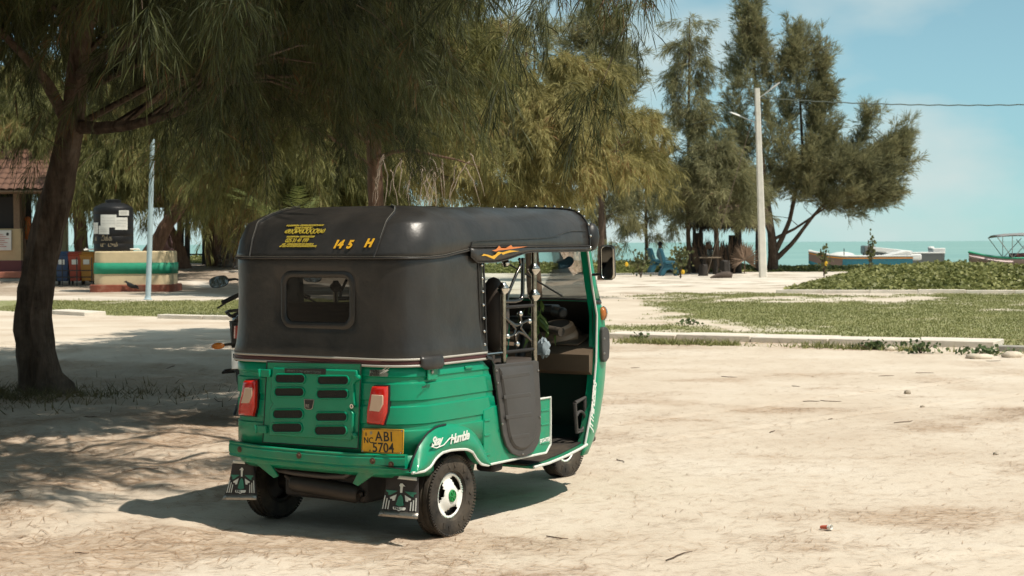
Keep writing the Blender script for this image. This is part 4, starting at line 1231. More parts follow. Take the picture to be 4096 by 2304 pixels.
# seats
mb = MB(); mb.box(L(1.03, .02, .725), (.42, .66, .15)); st_ = mb.build('driver_seat', BROWNV, TUK, 40, bevel=.05, seg=4)
MB().box(L(.85, .02, .92), (.09, .50, .40), (0, R(-8), 0)).build('driver_backrest', BROWNV, st_, 40, bevel=.04, seg=4)
mb = MB(); mb.box(L(1.0, .02, .45), (.36, .60, .32)); mb.build('seat_base', BLACKP, TUK, 40, bevel=.02)
mb = MB(); mb.box(L(.16, 0, .70), (.44, 1.08, .18)); rs = mb.build('rear_seat', BLACKP, TUK, 40, bevel=.05, seg=4)
MB().box(L(-.10, 0, .93), (.12, 1.08, .44), (0, R(-10), 0)).build('rear_backrest', BLACKP, rs, 40, bevel=.05, seg=4)
MB().ball(S(1975, 1260, 'v', .46), .2, 20, (.32, .45, 1.0)).build('side_cushion', BROWNV, TUK)
MB().tube([S(1973 + 70 * math.cos(a) * .9, 1330 + 175 * math.sin(a), 'v', .40) for a in [R(-80 + 170 * i / 12) for i in range(13)]], .004, 5).build('cushion_piping', GREEN, TUK)
# black door flap on the right (and its twin on the left)
z5 = lambda x, y: (1900 + x / 2.415, 1350 + y / 2.415)
dfo = [(188, 250), (212, 262), (590, 222), (616, 232), (625, 420), (640, 690), (640, 900), (618, 1020), (570, 1100), (500, 1145), (430, 1150), (360, 1120), (310, 1050), (275, 940), (255, 800), (235, 620), (210, 440), (195, 330)]
dfi = [(232, 290), (560, 262), (572, 420), (590, 700), (590, 900), (570, 990), (530, 1050), (480, 1085), (430, 1088), (380, 1065), (345, 1010), (318, 920), (300, 780), (280, 600), (255, 430)]
for s in (1, -1):
    Po = [S(*z5(*p), 'v', .615) for p in dfo]; Pi = [S(*z5(*p), 'v', .617) for p in dfi]
    if s < 0: Po = [Vector((p.x, -p.y, p.z)) for p in Po]; Pi = [Vector((p.x, -p.y, p.z)) for p in Pi]
    door = MB().prism(Po, L(0, -s * .016, 0)).build('door_flap', GREYP, TUK, 30, bevel=.004)
    c_ = sum(Pi, Vector()) / len(Pi)
    MB().loft([Pi, [p.lerp(c_, .08) + L(0, s * .009, 0) for p in Pi]], cap=(False, True)).build('door_panel', GREYP, door, 25)
    ribs = [((262, 530), 365, 328), ((280, 540), 560, 528), ((300, 548), 755, 722), ((355, 525), 948, 920)]
    for (xa, xb), ya, yb in ribs:
        a, b_ = S(*z5(xa, ya), 'v', .627), S(*z5(xb, yb), 'v', .627)
        a2, b2 = S(*z5(xa + 4, ya + 40), 'v', .627), S(*z5(xb + 4, yb + 40), 'v', .627)
        q4 = [a, b_, b2, a2]
        if s < 0: q4 = [Vector((p.x, -p.y, p.z)) for p in q4]
        MB().prism(q4, L(0, -s * .006, 0)).build('door_rib', GREYP, door, 30, bevel=.004)
    for x, y in ((207, 320), (220, 438), (610, 318), (628, 768), (264, 836), (460, 1125)):
        p = S(*z5(x, y), 'v', .617)
        if s < 0: p = Vector((p.x, -p.y, p.z))
        MB().ball(p, .0065, 8).build('rivet', STEEL, door)
    tr = [(108, 190), (150, 200), (180, 262), (205, 450), (235, 640), (255, 830), (280, 960)]
    P_ = [S(*z5(*p), 'v', .604) for p in tr]
    if s < 0: P_ = [Vector((p.x, -p.y, p.z)) for p in P_]
    MB().tube(P_, .013, 8, flat=.6).build('door_trim', BLACKP, TUK)
# chrome posts and scroll bars
SPIR = mat('taped_steel', (.30, .27, .22), .22, 1., var=.45, vs=28)
def knob(c, r_):
    pr = [(.3, -1.0), (.45, -.8), (.75, -.55), (1.0, -.1), (1.0, .05), (.85, .12), (.95, .2), (.7, .5), (.55, .62), (.4, 1.0)]
    return MB().lathe([(a * r_, b_ * r_) for a, b_ in pr], 20, None, c)
for s in (1, -1):
    p2 = root('chrome_post', None, None); p2.parent = TUK
    p1 = root('chrome_post', None, None); p1.parent = TUK
    MB().tube([L(.832, s * .552, .79), L(.832, s * .552, 1.42)], .0155, 14).build('post_tube', SPIR, p2)
    for z in (1.301, 1.161): knob(L(.832, s * .552, z), .035).build('post_knob', CHROME, p2)
    MB().tube([L(.527, s * .552, .79), L(.527, s * .552, 1.21)], .0145, 14).build('post_tube', SPIR, p1)
    knob(L(.527, s * .552, 1.205), .034).build('post_knob', DARKM if s < 0 else CHROME, p1)
    gr = root('scroll_guard', None, None); gr.parent = TUK
    for z in (1.108, .874):
        MB().tube([L(.527, s * .552, z), L(.832, s * .552, z)], .0095, 10).build('guard_bar', DARKM, gr)
    def sc_(pts, ball_end=(True,), r_=.0085):
        P_ = [S(*z4(*p), 'v', .552) for p in pts]
        if s < 0: P_ = [Vector((p.x, -p.y, p.z)) for p in P_]
        P_ = res(P_, 24)
        MB().tube(P_, r_, 10).build('scroll_bar', mat('black_chrome', (.12, .11, .10), .15, 1.), gr)
        if ball_end: MB().ball(P_[-1], .0165, 14).build('ball_end', CHROME, gr)
    sc_([(370, 1040), (420, 1085), (470, 1120), (505, 1112), (520, 1080), (512, 1015)])
    sc_([(610, 1255), (560, 1200), (515, 1140), (525, 1100), (560, 1082), (592, 1080)])
    sc_([(370, 1045), (440, 1110), (470, 1150), (460, 1195), (430, 1212), (398, 1217)])
    sc_([(610, 1250), (540, 1190), (495, 1175), (470, 1210), (475, 1250), (484, 1285)])
    sc_([(400, 895), (405, 840), (480, 660), (520, 580), (515, 540), (505, 525)], None)
    sc_([(370, 905), (460, 905), (520, 890), (535, 850), (538, 700), (540, 515)], None, .011)
    MB().tube([L(.30, s * .55, .874), L(.527, s * .552, .874)], .007, 8).build('guard_bar', CHROME, gr)
MB().ball(S(2023, 1052, 'v', .2), .024, 14).build('roof_lamp', CHROME, TUK)
# door-pocket speaker frame by the driver's foot
mb = MB(); sp_c = L(1.50, .455, .44)
mb.tube([L(1.42, .46, .53), L(1.55, .45, .55), L(1.56, .45, .36), L(1.44, .46, .36), L(1.42, .46, .53)], .012, 8)
mb.tube([sp_c + L(.055 * math.cos(a) - .01, 0, .055 * math.sin(a) - .02) for a in [2 * math.pi * i / 20 for i in range(21)]], .009, 8)
mb.build('speaker_frame', GREYP, TUK)
# ================================================================== TREES
BARK = mat('bark', (.085, .060, .045), .95, var=.55, vs=16, bump=1.0, bs=34, bd=6, dirt=(.17, .13, .10), ds=4, dthr=(.48, .75), spec=.1, stretch=(1, 1, .14))
BARKR = mat('bark_red', (.15, .095, .068), .95, var=.5, vs=12, bump=1.0, bs=26, bd=6, spec=.1, stretch=(1, 1, .14))
DEADW = mat('dead_wood', (.36, .29, .23), .9, var=.2)
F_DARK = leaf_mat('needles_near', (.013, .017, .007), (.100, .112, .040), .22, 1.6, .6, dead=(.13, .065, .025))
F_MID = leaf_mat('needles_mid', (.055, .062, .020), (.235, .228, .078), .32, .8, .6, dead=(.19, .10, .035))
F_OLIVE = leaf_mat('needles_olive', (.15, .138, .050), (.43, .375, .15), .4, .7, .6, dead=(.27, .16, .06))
F_FAR = leaf_mat('needles_far', (.11, .115, .062), (.37, .35, .18), .45, .5, .6, dead=(.15, .11, .06))  # paler grey-olive: distance haze is put into the needle colour
def spray(P, D, Ls, k, nl, w, rg, spread=.35, droop=.6):
    M = len(P)
    t = rg.random((M, k)) ** .8
    st = P[:, None] + D[:, None] * (Ls[:, None] * t)[..., None]
    st[..., 2] -= droop * Ls[:, None] * t ** 2
    tn = np.repeat(D[:, None], k, 1).copy(); tn[..., 2] -= 2 * droop * t
    tn /= np.linalg.norm(tn, axis=-1, keepdims=True)
    d = tn + rg.normal(0, spread, (M, k, 3)); d[..., 2] -= droop * .25
    d /= np.linalg.norm(d, axis=-1, keepdims=True)
    ln = (nl * rg.uniform(.5, 1.25, (M, k)))[..., None]
    mid = st + d * ln * .5
    d2 = d.copy(); d2[..., 2] -= .35 * droop; d2 /= np.linalg.norm(d2, axis=-1, keepdims=True)
    tip = mid + d2 * ln * .5
    sd = np.cross(d, rg.normal(size=(M, k, 3))); sd /= np.linalg.norm(sd, axis=-1, keepdims=True) + 1e-9
    sd *= w * rg.uniform(.6, 1.3, (M, k))[..., None]
    v = np.stack([st, mid - sd, mid + sd, tip], 2).reshape(-1, 3)
    i = np.arange(M * k)[:, None] * 4
    return v, np.concatenate([i + np.array([[0, 1, 2]]), i + np.array([[1, 3, 2]])])
def tufts(C, axis, r, ns, k, nl, w, rg, L=(.3, .6), outw=.7, up=.25, droop=.8, spread=.35, rad=None):
    """loose foliage round clump centres C (used for the closed upper canopy)"""
    n = len(C)
    Cn = np.repeat(C, ns, 0); Ax = np.repeat(axis, ns, 0)
    P = Cn + rg.normal(0, 1, (n * ns, 3)) * r * np.array([.55, .55, .45])
    o = P - Ax; o[:, 2] *= .2; o /= np.linalg.norm(o, axis=1)[:, None] + 1e-6
    D = o * outw + rg.normal(0, .45, P.shape); D[:, 2] += up
    D /= np.linalg.norm(D, axis=1)[:, None]
    return spray(P, D, rg.uniform(*L, n * ns), k, nl, w, rg, spread, droop)
def boughs(P, axis, rg, bl, out, up, bdroop, nt, r, ns, k, nl, w, L, droop, spread, tup=0., m=6, tw=.009, ch=.42):
    """leafy boughs: each grows from a point of P outwards, carries nt brush-like tufts; returns needles and twig lines"""
    n = len(P)
    o = P - axis; o[:, 2] *= .3; o /= np.linalg.norm(o, axis=1)[:, None] + 1e-6
    D0 = o * out + rg.normal(0, ch, P.shape); D0[:, 2] += up; D0 /= np.linalg.norm(D0, axis=1)[:, None]
    Lb = rg.uniform(*bl, n)
    def bp(t):
        q = P[:, None] + D0[:, None] * (Lb[:, None] * t)[..., None]
        q[..., 2] -= bdroop * Lb[:, None] * t ** 2
        tn = np.repeat(D0[:, None], t.shape[1], 1).copy(); tn[..., 2] -= 2 * bdroop * t
        return q, tn / np.linalg.norm(tn, axis=-1, keepdims=True)
    lines, _ = bp(np.repeat(np.linspace(0, 1, m)[None], n, 0))
    t = (np.linspace(.12, 1, nt)[None] + rg.normal(0, .04, (n, nt))).clip(.05, 1.02)
    C, T = bp(t)
    C = C + rg.normal(0, r, C.shape)
    C = np.repeat(C.reshape(-1, 3), ns, 0); T = np.repeat(T.reshape(-1, 3), ns, 0)
    D = T * .8 + rg.normal(0, .55, C.shape); D[:, 2] += tup; D /= np.linalg.norm(D, axis=1)[:, None]
    v, f = spray(C, D, rg.uniform(*L, len(C)), k, nl, w, rg, spread, droop)
    return v, f, lines
def tree(name, label, trunk, clumps, fol, fmat, bark=BARK, group=None, limbs=10, lr=.03, seed=1, nseg=10, axis=None, extra=None, cat='tree'):
    """trunk: list of stems, each a list of (point, radius); clumps (n,3); fol = kwargs for tufts"""
    rg = np.random.default_rng(seed); rr = random.Random(seed)
    b0 = Vector(trunk[0][0][0])
    T = root(name, label, cat, b0, 0, group)
    mb = MB()
    for stem in trunk:
        pts = res([p for p, _ in stem], max(8, len(stem) * 5))
        cum = np.cumsum([0] + [(Vector(stem[i + 1][0]) - Vector(stem[i][0])).length for i in range(len(stem) - 1)])
        ds = np.linspace(0, cum[-1], len(pts)); rad = np.interp(ds, cum, [r_ for _, r_ in stem])
        # ridged bark: jitter the ring
        n_ = 14 if rad[0] > .05 else 8
        ring0 = len(mb.v); mb.tube([p - b0 for p in pts], list(rad), n_)
        for i in range(ring0, len(mb.v)):
            p = Vector(mb.v[i]); q = (i - ring0) // n_
            if q < len(pts):
                c_ = pts[q] - b0; f = 1 + .13 * math.sin((i - ring0) % n_ * 2.1 + q * .25) + rr.uniform(-.07, .07)
                mb.v[i] = tuple(c_ + (p - c_) * f)
    mb.build('trunk', bark, T, 60)
    C = np.asarray(clumps, float)
    if axis is None:
        zz = [p for s_ in trunk for p, _ in s_]
        A = np.array([[p[0], p[1], p[2]] for p in zz])
        ax = np.stack([A[np.argmin(((C[i] - A) ** 2).sum(1))] for i in range(len(C))])
    else:
        ax = np.repeat(np.asarray(axis, float)[None], len(C), 0)
    if limbs:
        lb = MB(); allp = [(Vector(p), r_) for s_ in trunk for p, r_ in s_]
        fine = []
        for s_ in trunk:
            q = res([p for p, _ in s_], 24); fine += q[6:]
        for i in rg.choice(len(C), min(limbs, len(C)), False):
            c_ = Vector(C[i]); cand = [p for p in fine if p.z < c_.z + .2] or fine
            s0 = min(cand, key=lambda p: (p - c_).length + abs(p.z - (c_.z - .5)) * .4)
            m1 = s0.lerp(c_, .35) + Vector((rr.gauss(0, .15), rr.gauss(0, .15), .12 * (c_ - s0).length)); m2 = s0.lerp(c_, .7) + Vector((rr.gauss(0, .15), rr.gauss(0, .15), .1 * (c_ - s0).length))
            l_ = min(1.6, (c_ - s0).length / 2)
            lb.tube([s0 - b0, m1 - b0, m2 - b0, c_ - b0], [lr * l_ + .008, lr * .75 * l_ + .006, lr * .5 * l_ + .005, .004 + lr * .1], 6)
        lb.build('branches', bark, T, 60)['kind'] = 'stuff'
    v, f, lines = boughs(C, ax, rg, **fol)
    tb = fol.get('tw', .009); n_, m_ = lines.shape[:2]                                    # twigs as slim three-sided tubes
    ang = np.array([0, 2.094, 4.189]); rads = tb * np.linspace(1, .35, m_)
    ringo = np.stack([np.cos(ang), np.sin(ang), 0 * ang], -1)
    tvv = lines[:, :, None] - np.array(b0) + ringo[None, None] * rads[None, :, None, None]
    ii = np.arange(n_ * m_ * 3).reshape(n_, m_, 3); jj = np.roll(ii, -1, 2)
    tf = np.stack([ii[:, :-1], jj[:, :-1], jj[:, 1:], ii[:, 1:]], -1).reshape(-1, 4)
    link('twigs', fast_mesh('twigs', tvv.reshape(-1, 3), [tf]), bark, T)['kind'] = 'stuff'
    if extra is not None:
        v2, f2 = extra(rg); f = np.concatenate([f, f2 + len(v)]); v = np.concatenate([v, v2])
    v = v - np.array(b0)
    o = link('crown', fast_mesh('crown', v, [f]), fmat, T)
    return T
def ell(n, c, r, rg, shell=.0):
    out = []
    d = rg.normal(size=(n, 3)); d /= np.linalg.norm(d, axis=1)[:, None]
    q = (shell + (1 - shell) * rg.random(n)) ** (1 / 3)
    return np.asarray(c) + d * q[:, None] * np.asarray(r)

# ---- big leaning casuarina in the left foreground
rg = np.random.default_rng(11)
t1 = [(Vector((-4.62, 16.0, -.1)), .32), (Vector((-4.62, 16.0, .06)), .255), (at(103, 960, 16), .215), (at(92, 880, 16), .175), (at(82, 800, 16), .165), (at(96, 700, 16), .165), (at(118, 600, 16), .16), (at(145, 480, 15.9), .145), (at(170, 360, 15.8), .122), (at(188, 240, 15.7), .10), (at(205, 100, 15.5), .09), (Vector((-3.6, 15.0, 5.2)), .085), (Vector((-3.3, 14.6, 7.5)), .05)]
l1 = [(at(185, 318, 15.8), .07), (at(250, 322, 15.6), .055), (at(330, 315, 15.3), .045), (at(420, 292, 15), .035), (at(540, 250, 14.5), .02)]
l2 = [(at(165, 300, 15.8), .06), (at(120, 210, 15.5), .05), (at(70, 150, 15.2), .04), (at(10, 90, 15), .03)]
l3 = [(at(195, 190, 15.6), .05), (at(300, 120, 14.5), .04), (at(460, 40, 13), .03), (at(700, -60, 11.6), .02)]
l4 = [(Vector((-3.7, 15.1, 4.6)), .06), (Vector((-2.2, 12.8, 4.6)), .05), (Vector((-.6, 10.9, 4.1)), .035), (Vector((1.2, 10.2, 3.5)), .02)]
N = 26000
P = np.stack([rg.uniform(-11, .8, N), rg.uniform(7.6, 20.5, N), rg.uniform(2.5, 7.0, N)], 1)
gx, gy = P[:, 0] - .558 * P[:, 2], P[:, 1] + .333 * P[:, 2]
ok = (gy > 9.1 + .4 * fbm(gx * .8, gx * 0, 2, 4)) & (gy < 24.3) & (gx < np.where(gy < 11.2, -2.5 - .3 * (fbm(gy * 2, gy * 0, 2, 8) - .5), -.7))
ok &= ((P[:, 0] + 3.9) / 5.6) ** 2 + ((P[:, 1] - 14.2) / 7.0) ** 2 < 1
ok &= P[:, 2] < 6.8 - .25 * np.hypot(P[:, 0] + 3.9, P[:, 1] - 14.5)
zl = 2.92 + .7 * (fbm(P[:, 0] * .9, P[:, 1] * .9, 2, 17) - .3) + .75 * sst(-3.6, -4.8, P[:, 0]) + .10 * np.maximum(0, 12.5 - P[:, 1])
zl = np.maximum(zl, 3.75 * sst(.35, -.25, P[:, 0] + .225 * P[:, 1]))
ok &= P[:, 2] > zl
ok &= P[:, 0] < -1.0 - .06 * (P[:, 1] - 10) + .5 * (fbm(P[:, 1] * .8, P[:, 2] * .8, 2, 77) - .5)
# patchy light near the camera, closed shade farther on
dap = fbm(gx * .75, gy * .75, 2, 55)
ok &= (dap > .36) | (gy > 15)
P = P[ok]
low = P[:, 2] < 4.2
UP = P[~low]
UP = np.concatenate([UP[(UP[:, 1] + .333 * UP[:, 2]) > 14.5][:700], UP[(UP[:, 1] + .333 * UP[:, 2]) <= 14.5][:170]])

P = np.concatenate([P[low][:330], P[~low][:30]])
sh = np.repeat(P, 2, 0); sh = sh[(sh[:, 1] + .333 * sh[:, 2] > 14.5) | (rg.random(len(sh)) < .35)]; dz = rg.uniform(1.6, 4.2, len(sh)); sh = sh + np.stack([.558 * dz, -.333 * dz, dz], 1) + rg.normal(0, .25, sh.shape)   # the closed top of the crown, towards the sun
UP = np.concatenate([UP, sh])
hang = np.stack([rg.uniform(.35, 1.05, 10), rg.uniform(9.7, 10.4, 10), rg.uniform(3.3, 3.6, 10)], 1)
P = np.concatenate([P, hang])
tree('casuarina_tree', 'big leaning casuarina with drooping dark needles in the left foreground', [t1, l1, l2, l3, l4], P,
     dict(bl=(.6, 1.3), out=.8, up=.25, bdroop=.5, nt=9, r=.06, ns=7, k=16, nl=.18, w=.0028, L=(.10, .30), droop=.7, spread=.30, tw=.006, ch=.6), F_DARK, seed=21, limbs=70, lr=.018,
     extra=lambda rg: tufts(UP, np.repeat([[-3.8, 15, 5]], len(UP), 0), .45, 16, 12, .34, .013, rg, (.3, .7), .8, .2, .7, .3))

# ---- slimmer casuarina whose trunk rises behind the rickshaw's hood
rg = np.random.default_rng(12)
b2 = at(943, 852, 24.5); b2.z = 0
t2 = [(b2, .16), (at(945, 600, 24.5), .125), (at(946, 520, 24.5), .115), (at(943, 400, 24.5), .11), (at(941, 300, 24.5), .10), (at(948, 150, 24.5), .085), (at(955, 0, 24.5), .07), (Vector((-1.9, 24.5, 7.4)), .04)]
P = np.concatenate([ell(210, (-2.1, 24.2, 4.6), (1.25, 1.8, 1.6), rg, .2), ell(60, (-2.9, 23.4, 3.4), (.8, 1.0, .6), rg), ell(34, (-1.3, 23.6, 3.9), (.45, .8, .8), rg), ell(50, (-2.0, 24.4, 6.3), (.8, 1.2, 1.2), rg), ell(40, (-3.6, 22.5, 3.6), (.8, 1.0, .7), rg)])
P = P[~((np.abs(P[:, 0] + 2.05) < .9) & (P[:, 2] < 4.1) & (P[:, 1] < 24.8))]
tree('casuarina_tree', 'slim casuarina with a straight trunk rising behind the black hood', [t2], P,
     dict(bl=(.7, 1.3), out=.9, up=.3, bdroop=.5, nt=8, r=.06, ns=6, k=14, nl=.21, w=.0044, L=(.10, .30), droop=.6, spread=.32, tw=.007, ch=.6), F_MID, BARKR, seed=22, limbs=36, lr=.018)

# ---- rounded olive casuarina in the middle distance
rg = np.random.default_rng(13)
b3 = Vector((.6, 42.5, 0))
t3 = [(b3, .2), (Vector((.5, 42.5, 1.5)), .16), (Vector((.2, 42.5, 3.2)), .13), (Vector((.3, 42.3, 5)), .08), (Vector((.4, 42.3, 6.4)), .03)]
s3 = [(Vector((.45, 42.5, 1.7)), .1), (Vector((-1.1, 41.9, 2.9)), .07), (Vector((-2.4, 41.4, 3.4)), .04)]
s4 = [(Vector((.4, 42.5, 2.0)), .1), (Vector((1.6, 42, 3.2)), .07), (Vector((2.8, 41.6, 3.9)), .04)]
P = np.concatenate([ell(330, (.45, 41.7, 3.9), (3.2, 2.4, 1.65), rg, .45), ell(90, (-.6, 41.8, 5.2), (2.0, 1.8, 1.2), rg, .3), ell(70, (2.1, 41.3, 3.5), (1.2, 1.6, 1.3), rg, .2), ell(30, (-.3, 41.8, 6.4), (.7, .8, .7), rg), ell(26, (1.6, 41.6, 5.6), (.7, .8, .6), rg)])
P = P[(fbm(P[:, 0] * 1.1 + 7, P[:, 2] * 1.1 + P[:, 1] * .6, 2, 66) > .40)]
P = P[~((P[:, 0] < -1.2) & (P[:, 2] < 3.1))]; P = P[~((P[:, 0] > 1.2) & (P[:, 2] < 3.35))]
tree('casuarina_tree', 'rounded olive casuarina with weeping foliage behind the rickshaw roof', [t3, s3, s4], P,
     dict(bl=(.6, 1.3), out=.7, up=.5, bdroop=.6, nt=8, r=.07, ns=6, k=11, nl=.30, w=.0082, L=(.15, .42), droop=.6, spread=.3, tw=.010), F_OLIVE, BARKR, seed=23, limbs=34, lr=.02)
# bare drooping dead twigs at its left
dt = root('bare_branch', 'tangle of bare pale twigs hanging right of the slim straight trunk', 'branch', at(1075, 392, 22.3))
dt.scale = (.56, .56, .56)
lb = MB(); rr = random.Random(9)
tq = (at(942, 400, 24.5) - Vector(dt.location)) / .56
lb.tube([tq, tq.lerp(Vector((0, 0, .1)), .4) + Vector((0, 0, .12)), tq.lerp(Vector((0, 0, .1)), .75) + Vector((0, 0, .1)), Vector((0, 0, .05)), Vector((.7, -.2, -.1)), Vector((1.3, -.3, -.3))], [.07, .055, .045, .035, .022, .008], 8)
lb.build('limb', BARKR, dt)
lb = MB()
for i in range(26):
    x0 = rr.uniform(-1.1, 1.1); p = Vector((x0, rr.uniform(-.4, .4), rr.uniform(-.35, .1))); pts = [p]
    dx = rr.gauss(-.1, .25)
    for k in range(7):
        p = p + Vector((dx * .22 + rr.gauss(0, .035), rr.gauss(0, .03), -.20 * rr.uniform(.5, 1.3) * min(1, .35 + k * .25))); dx *= .85; pts.append(p)
    lb.tube(pts, [.016, .015, .013, .011, .009, .008, .006, .004], 5)
lb.build('twigs', DEADW, dt, 60)['kind'] = 'stuff'

# ---- tall upright casuarinas towards the shore
def spire(n, axis0, axis1, prof, rg, jit=.2):
    """clump centres round an axis; prof = [(t, radius)]"""
    t = rg.random(n) ** .85
    a0, a1 = np.asarray(axis0, float), np.asarray(axis1, float)
    R_ = np.interp(t, [p[0] for p in prof], [p[1] for p in prof])
    an = rg.uniform(0, 2 * np.pi, n); q = np.sqrt(rg.random(n) * .9 + .1) * R_
    C = a0 + (a1 - a0) * t[:, None]
    C[:, 0] += np.cos(an) * q; C[:, 1] += np.sin(an) * q
    return C + rg.normal(0, jit, C.shape) * np.array([.6, .6, 1])
UPF = dict(bl=(.5, 1.15), out=.75, up=.55, bdroop=-.12, nt=7, r=.07, ns=5, k=9, nl=.36, w=.0115, L=(.2, .5), droop=.12, spread=.28, tup=.3, tw=.013, ch=.3)
def g0(x, Y, dz=0):
    p = at(x, 650, Y); p.z = float(gz(p.x, p.y)) - .05 + dz; return p
def tall(label, x, Y, ytop, ylow, wmax, n, seed, lean=0, fol=UPF, fm=F_FAR, tr=.13, ybase=None, group='tall casuarinas near the shore', prof=None, xb=None):
    rg = np.random.default_rng(seed)
    b = g0(xb or x, Y); top = at(x + lean, ytop, Y); lo = at(x, ylow, Y)
    w = wmax * K / F_PX * Y / 2
    P = spire(n, lo, top, prof or [(0, w * .75), (.2, w), (.55, w * .7), (.85, w * .3), (1, .12)], rg)
    return tree('casuarina_tree', label, [[(b, tr), (b.lerp(lo, .6) + Vector((.05, 0, 0)), tr * .85), (lo, tr * .7), (top, .03)]], P, fol, fm, BARK, seed=seed, limbs=40, lr=.014, group=group)
tall('tall dark casuarina spire rising behind the olive casuarina', 1510, 62, 25, 470, 200, 125, 31)
tall('thin wispy casuarina spire left of the tall dark spire', 1345, 66, 85, 480, 120, 60, 32)
tall('spindly open casuarina standing left of the lamp pole', 1730, 74, 45, 575, 120, 95, 33, lean=5, fol=dict(UPF, bdroop=.2, up=.3, tup=.0, droop=.35))
tall('small casuarina with a crooked stem behind the blue chairs', 1625, 84, 380, 590, 150, 80, 34, fol=dict(UPF, bdroop=.35, up=.3, tup=0., droop=.5), tr=.11)
tall('young casuarina standing close beside the rickshaw mirror', 1520, 72, 360, 580, 140, 60, 35, fol=dict(UPF, bdroop=.4, up=.3, tup=0., droop=.6), tr=.10)
tall('low bushy casuarina between the spindly one and the pole', 1800, 73, 360, 560, 190, 150, 36, fol=dict(UPF, bdroop=.2, up=.3, tup=0., droop=.4))
# big spreading multi-stemmed casuarina right of the pole
rg = np.random.default_rng(37); Y6 = 79
b6 = g0(1943, Y6)
def q6(x, y, dy=0): return at(x, y, Y6 + dy)
st6 = [[(b6, .30), (q6(1945, 640), .24), (q6(1940, 590), .18), (q6(1925, 480), .15), (q6(1905, 300), .10), (q6(1890, 40), .03)],
       [(q6(1945, 640), .16), (q6(1962, 610), .12), (q6(1985, 560), .10), (q6(2020, 400), .07), (q6(2005, 80), .02)],
       [(q6(1955, 650), .13), (q6(1995, 610), .10), (q6(2040, 550), .08), (q6(2110, 470), .05), (q6(2230, 380), .02)],
       [(q6(1950, 600), .08), (q6(2000, 575), .06), (q6(2080, 520), .04), (q6(2170, 470), .02)]]
P = np.concatenate([spire(165, q6(1915, 540), q6(1892, 35), [(0, 1.5), (.35, 1.8), (.7, 1.0), (1, .12)], rg),
                    spire(110, q6(2010, 520), q6(2000, 95), [(0, 1.4), (.4, 1.3), (.8, .7), (1, .2)], rg),
                    spire(60, q6(2050, 430), q6(2062, 150), [(0, .8), (.5, .5), (1, .15)], rg),
                    ell(170, q6(2105, 470), (2.4, 2.0, 1.55), rg, .2), ell(60, q6(2205, 425), (1.1, 1.0, .9), rg), ell(40, q6(2190, 500), (1.0, 1, .5), rg),
                    ell(70, q6(1850, 500), (1.3, 1.6, 1.0), rg), spire(16, q6(2215, 400), q6(2268, 345), [(0, .4), (1, .12)], rg, .08), spire(12, q6(2150, 380), q6(2175, 300), [(0, .35), (1, .1)], rg, .08)])
tree('casuarina_tree', 'big spreading multi-stemmed casuarina right of the lamp pole', st6, P, dict(UPF, up=.5), F_FAR, BARK, seed=38, limbs=70, lr=.016, axis=q6(1960, 600))

# ---- trees of the left background
DRP = dict(bl=(.8, 1.6), out=.7, up=.25, bdroop=.75, nt=7, r=.08, ns=6, k=10, nl=.38, w=.0115, L=(.2, .5), droop=.85, spread=.26, tw=.013)
def bgtree(label, stems, blobs, seed, fm=F_MID, fol=DRP, limbs=14, lr=.02, bark=BARKR):
    rg = np.random.default_rng(seed)
    P = np.concatenate([ell(n, Vector(c) + Vector((0, 0, .5)), r_, rg, .2) for n, c, r_ in blobs])
    return tree('casuarina_tree', label, stems, P, fol, fm, bark, seed=seed, limbs=limbs, lr=lr, group='casuarinas of the left background')
def stem(pts, Y, rad): return [(at(x, y, Y + (p[2] if len(p) > 2 else 0)), r_) for (p, r_) in zip(pts, rad) for x, y in [p[:2]]]
bgtree('thick bent casuarina trunk leaning up behind the striped tank base', [stem([(352, 690), (385, 630), (415, 575), (445, 530), (462, 480), (470, 420)], 56, [.30, .27, .24, .22, .18, .1]), stem([(440, 535), (470, 515), (492, 500)], 56, [.12, .08, .05])],
       [(70, at(430, 400, 55), (2.2, 2, 1.0)), (40, at(330, 440, 54), (1.3, 1.2, .7)), (40, at(300, 330, 55), (1.5, 1.5, 1.2))], 41)
bgtree('pale forked casuarina trunk standing right of the striped tank base', [stem([(455, 680), (446, 630), (430, 585), (424, 560), (418, 480)], 60, [.42, .27, .2, .16, .1]), stem([(446, 625), (452, 580), (450, 530)], 60, [.12, .09, .06])],
       [(50, at(420, 430, 60), (2.0, 1.8, 1.0)), (50, at(480, 330, 60), (2.4, 2, 1.3))], 42)
bgtree('broad fluted casuarina trunk in front of the thatched shelter', [stem([(545, 674), (541, 640), (540, 590), (544, 520), (550, 430), (560, 300)], 62, [.42, .34, .28, .27, .2, .1]), stem([(555, 668), (562, 610), (560, 540)], 62, [.16, .12, .08])],
       [(90, at(565, 465, 60), (1.5, 1.4, .55)), (80, at(560, 380, 61), (2.6, 2.2, 1.2)), (60, at(650, 420, 60), (1.6, 1.6, .9))], 43, F_OLIVE)
bgtree('dark casuarina trunk rising behind the coloured bins', [stem([(205, 640), (203, 580), (196, 520), (190, 450), (188, 380)], 60, [.26, .22, .2, .18, .1])],
       [(90, at(190, 390, 60), (2.6, 2, 1.3)), (60, at(110, 340, 60), (2.2, 2, 1.3))], 44)
bgtree('slanting casuarina trunk just left of the black hood', [stem([(640, 640), (672, 565), (690, 530), (706, 480), (716, 400)], 48, [.22, .2, .19, .16, .1])],
       [(80, at(700, 410, 47), (2.0, 1.8, 1.0)), (50, at(790, 440, 46), (1.6, 1.5, .9)), (50, at(860, 360, 46), (1.6, 1.5, 1.1))], 45, F_MID)
